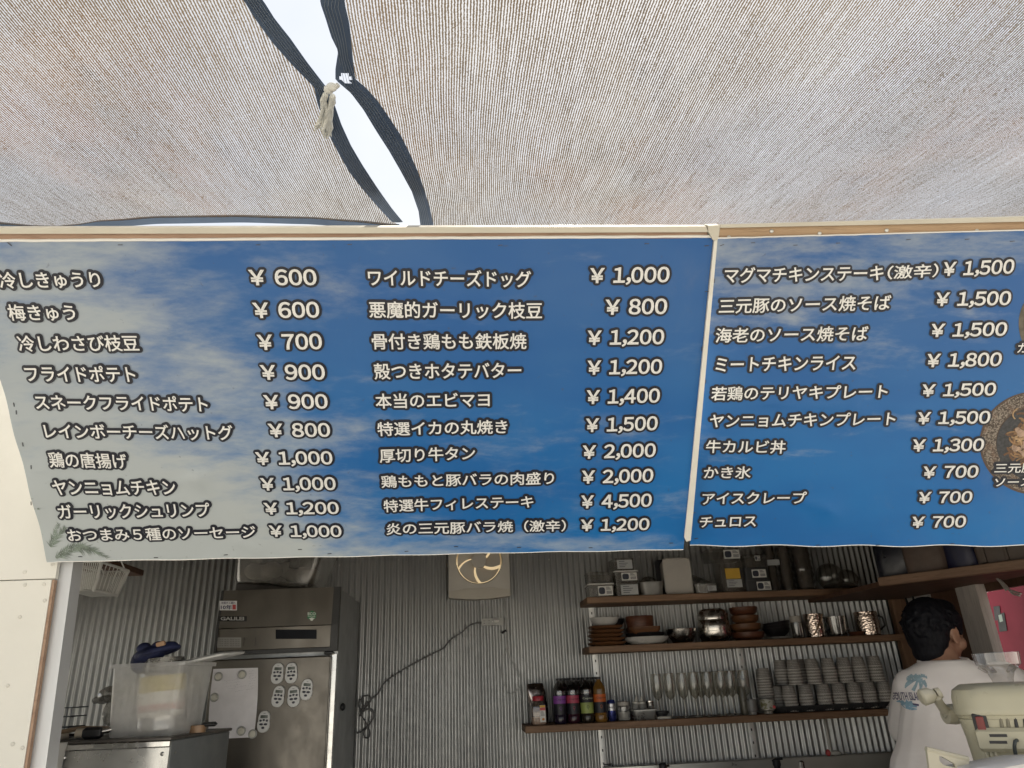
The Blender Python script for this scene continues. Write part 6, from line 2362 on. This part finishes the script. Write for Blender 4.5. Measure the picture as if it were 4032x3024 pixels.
zsh = H0-.148                                # shoulder height above the floor
body = MB()
body.loft([ell((0, 0, zsh-.62), .165, .115), ell((0, 0, zsh-.45), .155, .11), ell((0, 0, zsh-.25), .150, .10), ell((.01, .0, zsh-.08), .150, .09), ell((.01, .005, zsh+.0), .13, .07), ell((0, .01, zsh+.035), .07, .06), ell((.0, .03, zsh+.06), .054, .055)])
SR, SLft = V((.185, .0, zsh-.03)), V((-.128, .03, zsh-.040))
ER, EL = V((.36, .15, zsh-.17)), V((-.150, .20, zsh-.20))
WR, WL = V((.33, .38, zsh-.24)), V((-.04, .40, zsh-.26))
limb(body, [SR, SR.lerp(ER, .5), ER, ER.lerp(WR, .4), WR], [.052, .046, .040, .038, .027])
limb(body, [SLft, SLft.lerp(EL, .5), EL, EL.lerp(WL, .4), WL], [.044, .042, .040, .038, .027])
def hand(m, wrist, d, side):
    d = d.normalized()
    up = V((0, 0, 1))
    s_ = d.cross(up).normalized()
    pc_ = wrist+d*.045
    m.tube([wrist, wrist+d*.03, wrist+d*.085], [.024, .032, .030], 10, flat=.55)
    for k_, ln in enumerate((.066, .074, .070, .056)):
        o_ = wrist+d*.08+s_*(.024-.016*k_)
        m.tube([o_-d*.02, o_+d*ln*.45+up*-.006, o_+d*ln*.8-up*.022, o_+d*ln*.9-up*.042], [.0092, .0088, .008, .0068], 8)
    th = wrist+d*.025+s_*(.026*side)
    m.tube([th, th+s_*(.022*side)+d*.022-up*.008, th+s_*(.026*side)+d*.052-up*.018], [.012, .0105, .008], 8)
hand(body, WR, V((-.15, .9, -.2)), -1)
hand(body, WL, V((.25, .9, -.2)), 1)
# head: built facing +Y in its own turn, then rotated towards the work
hd = MB()
hz = H0-.01
hd.ball((0, -.008, hz+.035), .076, .095, .088, 20, 14)
hd.ball((0, .030, hz-.035), .060, .062, .075, 18, 12)
hd.ball((0, .055, hz-.085), .036, .036, .028, 14, 10)
hd.ball((0, .085, hz+.0), .058, .014, .04, 14, 8)
hd.tube([V((0, .092, hz+.018)), V((0, .104, hz-.005)), V((0, .116, hz-.030)), V((0, .098, hz-.038))], [.008, .010, .013, .010], 10)
for sx in (-1, 1):
    hd.ball((sx*.030, .083, hz+.022), .018, .012, .010, 10, 8)        # brow
    hd.ball((sx*.028, .091, hz+.004), .012, .008, .008, 10, 8)        # eyelids
    hd.ball((sx*.052, .058, hz-.030), .022, .026, .026, 10, 8)        # cheek
    hd.ball((sx*.010, .108, hz-.036), .008, .008, .007, 8, 6)
    ear = [V((sx*(.077+.004*math.sin(a*.5)), -.004-.017*math.cos(a), hz-.004+.031*math.sin(a))) for a in [2*PI*i/14 for i in range(14)]]
    hd.tube(ear, .0055, 6, closed=True)
    hd.ball((sx*.075, -.002, hz-.006), .008, .015, .025, 10, 8)
hd.ball((0, .098, hz-.060), .022, .010, .006, 12, 6)
hd.ball((0, .097, hz-.070), .019, .010, .007, 12, 6)
NK = V((0, .022, hz-.09))
rel = -(HA-TA)
HMx = Matrix.Translation((.004, .07, 0)) @ Matrix.Rotation(rel, 4, 'Z')
def lean(mb):
    # bent over the counter: hips back, chest forward
    for q in mb.v:
        if q.z < zsh:
            q.y -= .24*min(zsh-q.z, .55)
hd.xf(HMx)
for q, f in ((hd.v, hd.f),):
    body.add(q, f)
body.tube([V((.0, .01, zsh+.0)), V((-.0, .035, zsh+.05)), V((.0, .065, hz-.04))], [.064, .056, .057], 16)
# legs
for sx in (-1, 1):
    limb(body, [V((sx*.09, 0, zsh-.58)), V((sx*.10, .015, .48)), V((sx*.10, -.01, .09))], [.085, .058, .042])
    body.tube([V((sx*.10, -.05, .035)), V((sx*.10, .06, .04)), V((sx*.10, .15, .025))], [.034, .04, .028], 10)
lean(body)
bobj = remesh(body, .0062, 'body', skin, wk, 5)
# trousers
tr = MB()
tr.loft([ell((0, 0, zsh-.44), .172, .128), ell((0, 0, zsh-.55), .182, .135), ell((0, 0, zsh-.64), .178, .13)])
for sx in (-1, 1):
    limb(tr, [V((sx*.09, 0, zsh-.60)), V((sx*.10, .012, .48)), V((sx*.10, -.008, .10))], [.098, .074, .060])
lean(tr)
remesh(tr, .010, 'trousers', M('dark_trousers', (.03, .03, .035), .8, 0, .2, 30), wk)
# shirt
shm = NT('white_cotton')
shirt_m = shm.done(shm.pbr(shm.mix(shm.rng(shm.noise(6, 4), .3, .7), (.74, .70, .69), (.82, .785, .77)), .85, 0, shm.bump(shm.noise(500, 2), .15, .0006), .2))
sh = MB()
sh.loft([ell((-.13, -.012, zsh-.56), .235, .150), ell((-.09, -.012, zsh-.42), .222, .142), ell((-.045, -.008, zsh-.25), .203, .132), ell((.006, -.004, zsh-.10), .184, .120), ell((.012, .0, zsh-.01), .176, .102), ell((0, .006, zsh+.030), .125, .085), ell((0, .018, zsh+.052), .080, .074)])
limb(sh, [V((.165, 0, zsh-.025)), SR.lerp(ER, .35), SR.lerp(ER, .66)+V((0, 0, -.004))], [.070, .070, .071])
limb(sh, [V((-.120, .01, zsh-.035)), SLft.lerp(EL, .4), SLft.lerp(EL, .86)], [.066, .064, .070])
lean(sh)
shirt = remesh(sh, .007, 'shirt', shirt_m, wk, 6)
# drape folds on the back of the shirt
for v in shirt.data.vertices:
    q = v.co
    if q.z < zsh-.06:
        dn = min(1, (zsh-.06-q.z)/.25)
        f_ = .0075*math.sin(q.x*34+q.z*9+1.2*math.sin(q.z*11))+.006*math.sin(q.x*17-q.z*16)+.012*mnoise.noise(q*7)
        n_ = v.normal
        v.co = q+n_*f_*dn
m = MB()
m.tube([V((.0+.079*math.cos(2*PI*i/36), .020+.073*math.sin(2*PI*i/36), zsh+.050+.010*math.sin(2*PI*i/36))) for i in range(36)], .006, 6, closed=True)
m.build('collar', shirt_m, shirt)
# hair
hr = MB()
hr.ball((0, -.014, hz+.044), .083, .103, .094, 22, 14)
hr.ball((0, -.052, hz-.005), .075, .060, .072, 18, 12)
hr.ball((0, -.066, hz-.055), .058, .040, .045, 16, 10)
hr.ball((0, .045, hz+.092), .070, .055, .040, 16, 10)
for sx in (-1, 1):
    hr.ball((sx*.070, .028, hz+.048), .020, .040, .042, 12, 8)
    hr.ball((sx*.074, .040, hz+.022), .010, .014, .030, 10, 6)
rs = random.Random(21)
for i in range(700):
    a = rs.uniform(0, 2*PI)
    e = math.asin(rs.uniform(-.55, 1))
    d = V((math.cos(a)*math.cos(e), math.sin(a)*math.cos(e), math.sin(e)))
    if d.y > .45 and d.z < .35:
        continue
    p_ = V((d.x*.081, -.015+d.y*.101, hz+.038+d.z*.093))
    if d.z < -.1 and d.y > -.2:
        continue
    tdir = (d*.45+V((rs.uniform(-.5, .5), rs.uniform(-.5, .3), rs.uniform(-1.1, -.2)))).normalized()
    L2 = rs.uniform(.010, .020)
    hr.tube([p_-d*.012, p_+tdir*L2*.5, p_+tdir*L2], [.006, .0045, .0018], 5)
hr.xf(HMx)
hairm = NT('black_hair')
hv = hairm.noise(90, 4, .7, hairm.mapv((1, 1, .4)))
hair_m = hairm.done(hairm.pbr(hairm.mix(hairm.rng(hv, .35, .7), (.003, .003, .005), (.010, .010, .013)), .62, 0, hairm.bump(hv, .6, .004), .15))
remesh(hr, .0042, 'hair', hair_m, wk, 5)
for sx in (-1, 1):
    e = MB()
    e.ball((sx*.028, .0945, hz+.003), .0085, .006, .0055, 12, 8)
    e.xf(HMx)
    e.build('eye', M('eye_white', (.6, .58, .55), .3), wk)
    e = MB()
    e.ball((sx*.028, .0995, hz+.003), .004, .002, .004, 10, 6)
    e.xf(HMx)
    e.build('iris', M('iris_dark', (.02, .012, .008), .3), wk)
# print on the back of the shirt, laid onto the cloth
from mathutils.bvhtree import BVHTree
bvh = BVHTree.FromPolygons([v.co.copy() for v in shirt.data.vertices], [tuple(p_.vertices) for p_ in shirt.data.polygons])
def on_back(x, z, lift=.0022):
    h_ = bvh.ray_cast(V((x, -1, z)), V((0, 1, 0)))
    return V((x, h_[0].y-lift, z)) if h_[0] else V((x, -.1, z))
# where the photograph shows the print, brought onto the back
WM = Matrix.Translation(wk.location) @ Matrix.Rotation(-TA, 4, 'Z')
WMI = WM.inverted()
def back_at(px, py):
    d = WMI.to_3x3() @ ray(px, py)
    o_ = WMI @ EYE
    h_ = bvh.ray_cast(o_, d.normalized())
    return h_[0] if h_[0] else o_+d*2.6
c8 = lambda x, y: (3332+x*.4968, 2200+y*.4968)
teal = M('teal_print', (.30, .41, .47), .8, 0, .15, 60)
sky_p = M('blue_print', (.27, .43, .55), .8, 0, .15, 60)
navyp = M('purple_navy_print', (.10, .085, .17), .8, 0, .1, 60)
tl0, tr0 = back_at(*c8(385, 1085)), back_at(*c8(640, 1120))
wtx = (tr0.x-tl0.x)
me = text_mesh('SOUTH ISLAND TA', .012, 0, 2)
xs = [v.co.x for v in me.vertices]
xa, xb = min(xs), max(xs)
hgt = .026
z_l = back_at(*c8(500, 1105)).z-.006
x_l = tl0.x-.006
bm = bmesh.new()
bm.from_mesh(me)
bmesh.ops.triangulate(bm, faces=bm.faces)
bmesh.ops.subdivide_edges(bm, edges=[e for e in bm.edges if e.calc_length() > .25], cuts=1)
bm.to_mesh(me)
bm.free()
for v in me.vertices:
    v.co = on_back(x_l+(v.co.x-xa)/(xb-xa)*(wtx+.016), z_l+v.co.y/.73*hgt)
me.materials.clear()
me.materials.append(navyp)
link('shirt_lettering', me, wk)
def back_shape(name, polys, mat):
    m = MB()
    for pl_ in polys:
        for i in range(len(pl_)-1):
            (x0_, y0_, w0), (x1_, y1_, w1) = pl_[i], pl_[i+1]
            a_, b_ = back_at(*c8(x0_, y0_)), back_at(*c8(x1_, y1_))
            d = V((b_.x-a_.x, 0, b_.z-a_.z))
            n_ = V((-d.z, 0, d.x)).normalized() if d.length > 1e-6 else V((1, 0, 0))
            q = [a_+n_*w0, a_-n_*w0, b_-n_*w1, b_+n_*w1]
            m.add([on_back(k_.x, k_.z, .0026) for k_ in q], [(0, 1, 2, 3)])
    return m.build(name, mat, wk, smooth=0)
k_ = .0012
back_shape('palm_print', [[(565, 960, 2*k_), (552, 1000, 3*k_), (528, 1045, 4*k_)],
    [(565, 958, 2*k_), (530, 925, 5*k_), (490, 945, 4*k_), (480, 965, k_)], [(565, 958, 2*k_), (520, 960, 6*k_), (478, 1000, 4*k_), (465, 1025, k_)], [(565, 958, 2*k_), (590, 925, 5*k_), (625, 930, 4*k_), (640, 950, k_)],
    [(565, 958, 2*k_), (605, 965, 6*k_), (628, 1000, 4*k_), (632, 1020, k_)], [(565, 958, 2*k_), (590, 985, 5*k_), (590, 1020, 3*k_), (580, 1035, k_)], [(565, 958, 2*k_), (555, 920, 4*k_), (545, 912, k_)]], teal)
back_shape('wave_print', [[(398, 1132, k_), (430, 1128, 4*k_), (470, 1150, 6*k_), (500, 1165, 4*k_), (560, 1172, 2*k_)], [(432, 1150, k_), (470, 1175, 4*k_), (510, 1188, 4*k_), (560, 1192, k_)], [(478, 1140, 2*k_), (492, 1132, 8*k_), (506, 1152, 6*k_), (530, 1165, 2*k_)]], sky_p)
back_shape('small_print', [[(516, 1150, 2.5*k_), (575, 1160, 2.5*k_)]], navyp)

# ---------------------------------------------------------------- ice shaver on the serving counter
MY = 1.98
cream_m = M('cream_enamel', (.52, .49, .36), .33, 0, .05, 5, .04, 40, .5, dirt=.12, dirtcol=(.30, .25, .16))
cream_d = M('cream_crank', (.50, .47, .37), .4, 0, .06, 8)
mz0 = .966
_o = at_y(3990, 2800, MY)
IM = Matrix.Translation((_o.x, _o.y, mz0)) @ Matrix.Rotation(-math.atan2(_o.x, _o.y), 4, 'Z')
IMI = IM.inverted()
def mloc(px, py, y=0.):
    o_, d_ = IMI @ EYE, IMI.to_3x3() @ ray(px, py)
    return o_+d_*((y-o_.y)/d_.y)
MW = -2*mloc(3752, 2760).x
iv = T('ice_shaver', 'cream electric ice shaving machine with side crank on the serving counter', 'ice shaver', mat=IM)
def lz(px, py):
    return mloc(px, py).z
ztop, zseam, zin = lz(3900, 2690), lz(3850, 2800), lz(3790, 2960)
zbend = lz(3780, 2890)
D = .30
m = MB()
m.rlathe([(MW*.86, D*.9, .002), (MW*.86, D*.9, zin*.5), (MW*.88, D*.92, zin), (MW*.90, D*.93, zbend), (MW*.945, D*.97, zseam-.012)], .05, 6)
m.build('lower_housing', cream_m, iv)
m = MB()
pf = [(MW*.955, D*.98, zseam-.0115), (MW*.965, D*.99, zseam-.004), (MW*.995, D*1.01, zseam-.002), (MW, D*1.02, zseam+.004), (MW*.99, D*1.01, zseam+.012), (MW*.985, D*1.0, zseam+(ztop-zseam)*.55), (MW*.95, D*.95, zseam+(ztop-zseam)*.82), (MW*.84, D*.84, zseam+(ztop-zseam)*.97), (MW*.6, D*.6, ztop)]
m.rlathe(pf, .07, 7)
m.build('dome_cover', cream_m, iv)
fy = -D*.475
# switch, vents, slots, ribs
s0 = mloc(3862, 2850, fy-.004)
m = MB()
m.box(s0.x-.016, s0.x+.016, fy-.008, fy+.02, s0.z-.024, s0.z+.024, .003)
sw = m.build('switch', black_pl, iv)
m = MB()
m.box(s0.x-.009, s0.x+.009, fy-.012, fy-.008, s0.z-.017, s0.z+.017, .002)
m.build('rocker', M('red_rocker', (.22, .03, .025), .3), sw)
for i, (x, dk_) in enumerate(((3937, 0), (3963, 0), (3995, 1), (4030, 1))):
    a_ = mloc(x, 2812+i*1, fy-.002)
    b_ = mloc(x+9, 2865, fy-.002)
    m = MB()
    m.tube([V((a_.x, fy-.001, a_.z)), V((b_.x, fy-.001, b_.z))], .0042, 8, flat=1)
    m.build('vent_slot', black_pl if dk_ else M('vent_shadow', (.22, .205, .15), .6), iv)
m = MB()
q0, q1 = mloc(3850, 2900, fy), mloc(4060, 2925, fy)
m.box(q0.x-.004, q1.x+.05, fy-.016, fy+.03, q1.z-.020, q0.z+.020, .008)
hr_ = m.build('nameplate_recess', cream_m, iv)
for py in (2894, 2920):
    a_, b_ = mloc(3896, py, fy), mloc(3966, py+2, fy)
    m = MB()
    m.box(a_.x, b_.x, fy-.0175, fy-.0158, a_.z-.0032, a_.z+.0032)
    m.build('slot', black_pl, hr_, smooth=0)
for i in range(3):
    a_ = mloc(3880+i*19, 2945, fy*.96)
    m = MB()
    m.tube([V((a_.x, -D*.455, a_.z)), V((a_.x, -D*.455, .06))], .005, 8)
    m.build('rib', cream_m, iv)
m = MB()
a_ = mloc(4005, 2915, fy-.02)
m.tube(smooth_path([V((a_.x, fy-.02, a_.z)), V((a_.x-.006, fy-.035, a_.z-.004)), V((a_.x-.011, fy-.03, a_.z-.03)), V((a_.x-.008, fy-.025, a_.z-.10))], 5), .0042, 8)
m.build('power_lead', M('dark_grey_lead', (.045, .055, .055), .45), iv)
# crank
hub = mloc(3745, 2812, .0)
kb_ = mloc(3664, 2742, -.08)
h_, k_ = hub, kb_
m = MB()
m.tube([h_+V((-.014, -.010, 0)), h_+V((.004, .002, 0)), h_+V((.03, .02, 0))], [.024, .026, .024], 22)
m.tube([h_+V((.02, .014, 0)), h_+V((.06, .03, 0))], [.019, .019], 18)
hubo = m.build('crank_hub', cream_d, iv)
m = MB()
m.tube([h_+V((-.016, -.012, 0)), h_+V((-.0175, -.013, 0))], [.010, .008], 14)
m.build('hub_bolt', M('hub_bolt', (.34, .32, .25), .4), hubo)
m = MB()
m.tube([h_+V((-.008, -.006, .004)), h_.lerp(k_, .5)+V((0, -.006, .002)), k_+V((.012, 0, -.004))], [.017, .013, .012], 12, flat=.6)
m.build('crank_arm', cream_d, iv)
m = MB()
m.tube([k_+V((.010, .006, .004)), k_+V((-.002, 0, .002)), k_+V((-.020, -.008, -.002)), k_+V((-.024, -.010, -.003))], [.012, .020, .021, .016], 18)
m.build('crank_knob', cream_d, iv)
m = MB()
m.tube([k_+V((.014, .008, .005)), k_+V((.024, .012, .008))], [.015, .014], 16)
m.build('knob_ring', cream_d, iv)
# clear hopper cup on top
hc = mloc(3952, 2692, 0)
hwid, hht = (mloc(4026, 2600).x-mloc(3842, 2600).x), mloc(3934, 2572).z-mloc(3934, 2692).z
hopc = T('hopper_cup', 'clear plastic tumbler upside down on the cream ice shaver', 'cup', IM @ V((hc.x, 0, ztop+.0006)))
cupg = clear('hopper_plastic', (.90, .89, .88), .07, .10, .06, (.60, .58, .56))
m = MB()
r_ = hwid*.53
m.lathe([(r_*.42, 0), (r_*.46, hht*.12), (r_*.60, hht*.40), (r_*.86, hht*.55), (r_*.95, hht*.60), (r_, hht*.985), (r_*.98, hht)], n=40, cap1=False)
m.build('tumbler', cupg, hopc)
for a in (20, 75, 130, 200, 290):
    m = MB()
    m.tube([V((r_*.55*math.cos(R(a)), r_*.55*math.sin(R(a)), hht*.35)), V((r_*.88*math.cos(R(a)), r_*.88*math.sin(R(a)), hht*.52))], .004, 6)
    m.build('rib', cupg, hopc)
# beige tray with a slotted handle in front
tp0 = [at_y(x, y, 1.80) for x, y in ((3650, 2950), (3815, 2990), (3818, 3060), (3668, 3060))]
tr_t = T('beige_tray', 'beige plastic tray end with slotted hand hole in front of the ice shaver', 'tray', tp0[3]+V((0, 0, -.05)))
o_ = tr_t.location
m = MB()
hole = [at_y(x, y, 1.80) for x, y in ((3698, 2978), (3712, 2980), (3725, 2996), (3760, 3008), (3762, 3022), (3715, 3012), (3700, 2998))]
out = [tp0[0], tp0[0].lerp(tp0[1], .5), tp0[1], tp0[2]+V((0, 0, -.05)), tp0[2].lerp(tp0[3], .5)+V((0, 0, -.05)), tp0[3]+V((0, 0, -.05)), tp0[3].lerp(tp0[0], .5)]
# face with a real opening: bridge outer and inner outlines
outer8 = [at_y(x, y, 1.80) for x, y in ((3650, 2950), (3735, 2970), (3815, 2990), (3817, 3030), (3818, 3120), (3740, 3120), (3672, 3120))]
def dd(p, y):
    return V((p.x-o_.x, p.y-o_.y+y, p.z-o_.z))
inner = [hole[0], hole[1], hole[3], hole[4], hole[5], hole[6].lerp(hole[5], .2), hole[6]]
m.loft([[dd(p, 0) for p in outer8], [dd(p, 0) for p in inner], [dd(p, .008) for p in inner], [dd(p, .008) for p in outer8], [dd(p, 0) for p in outer8]], False, False)
m.build('end_wall', cream_d, tr_t, smooth=30)
a_, b_ = dd(outer8[0], 0), dd(outer8[2], 0)
m = MB()
m.tube([a_+V((0, .004, .0)), b_+V((0, .004, .0))], .0062, 8)
m.build('rim', cream_d, tr_t)
m = MB()
bl_, br_ = dd(outer8[6], 0), dd(outer8[4], 0)
m.prism([V((bl_.x, .0085, bl_.z)), V((br_.x, .0085, br_.z)), V((br_.x, .0085, br_.z+.006)), V((bl_.x, .0085, bl_.z+.006))], (0, .14, 0))
m.build('base', cream_d, tr_t, smooth=0)
# white plastic bag edge at the lower right
p = at_y(3930, 3030, 1.76)
wb2 = T('white_bag', 'white plastic bag with blue print at the lower right edge', 'bag', (p.x, 1.80, p.z-.09))
m = MB()
pts = [(-.085, .068), (-.07, .096), (-.02, .102), (.03, .106), (.07, .112), (.16, .11), (.16, -.02), (-.085, -.02)]
rr = []
for y, k_ in ((-.05, .9), (-.04, .98), (0, 1), (.04, .98), (.05, .9)):
    rr.append([V((x*k_+.01*(1-k_), y+.006*math.sin(x*60), z*k_)) for x, z in pts])
m.loft(rr)
m.build('film', M('white_bag_film', (.62, .61, .60), .35, 0, .05), wb2)
m = MB()
m.add([V((.05, -.0515, .082)), V((.085, -.0515, .085)), V((.10, -.0515, .098)), V((.06, -.0515, .097))], [(0, 1, 2, 3)])
m.build('blue_print', M('bag_blue', (.05, .12, .30), .4), wb2, smooth=0)
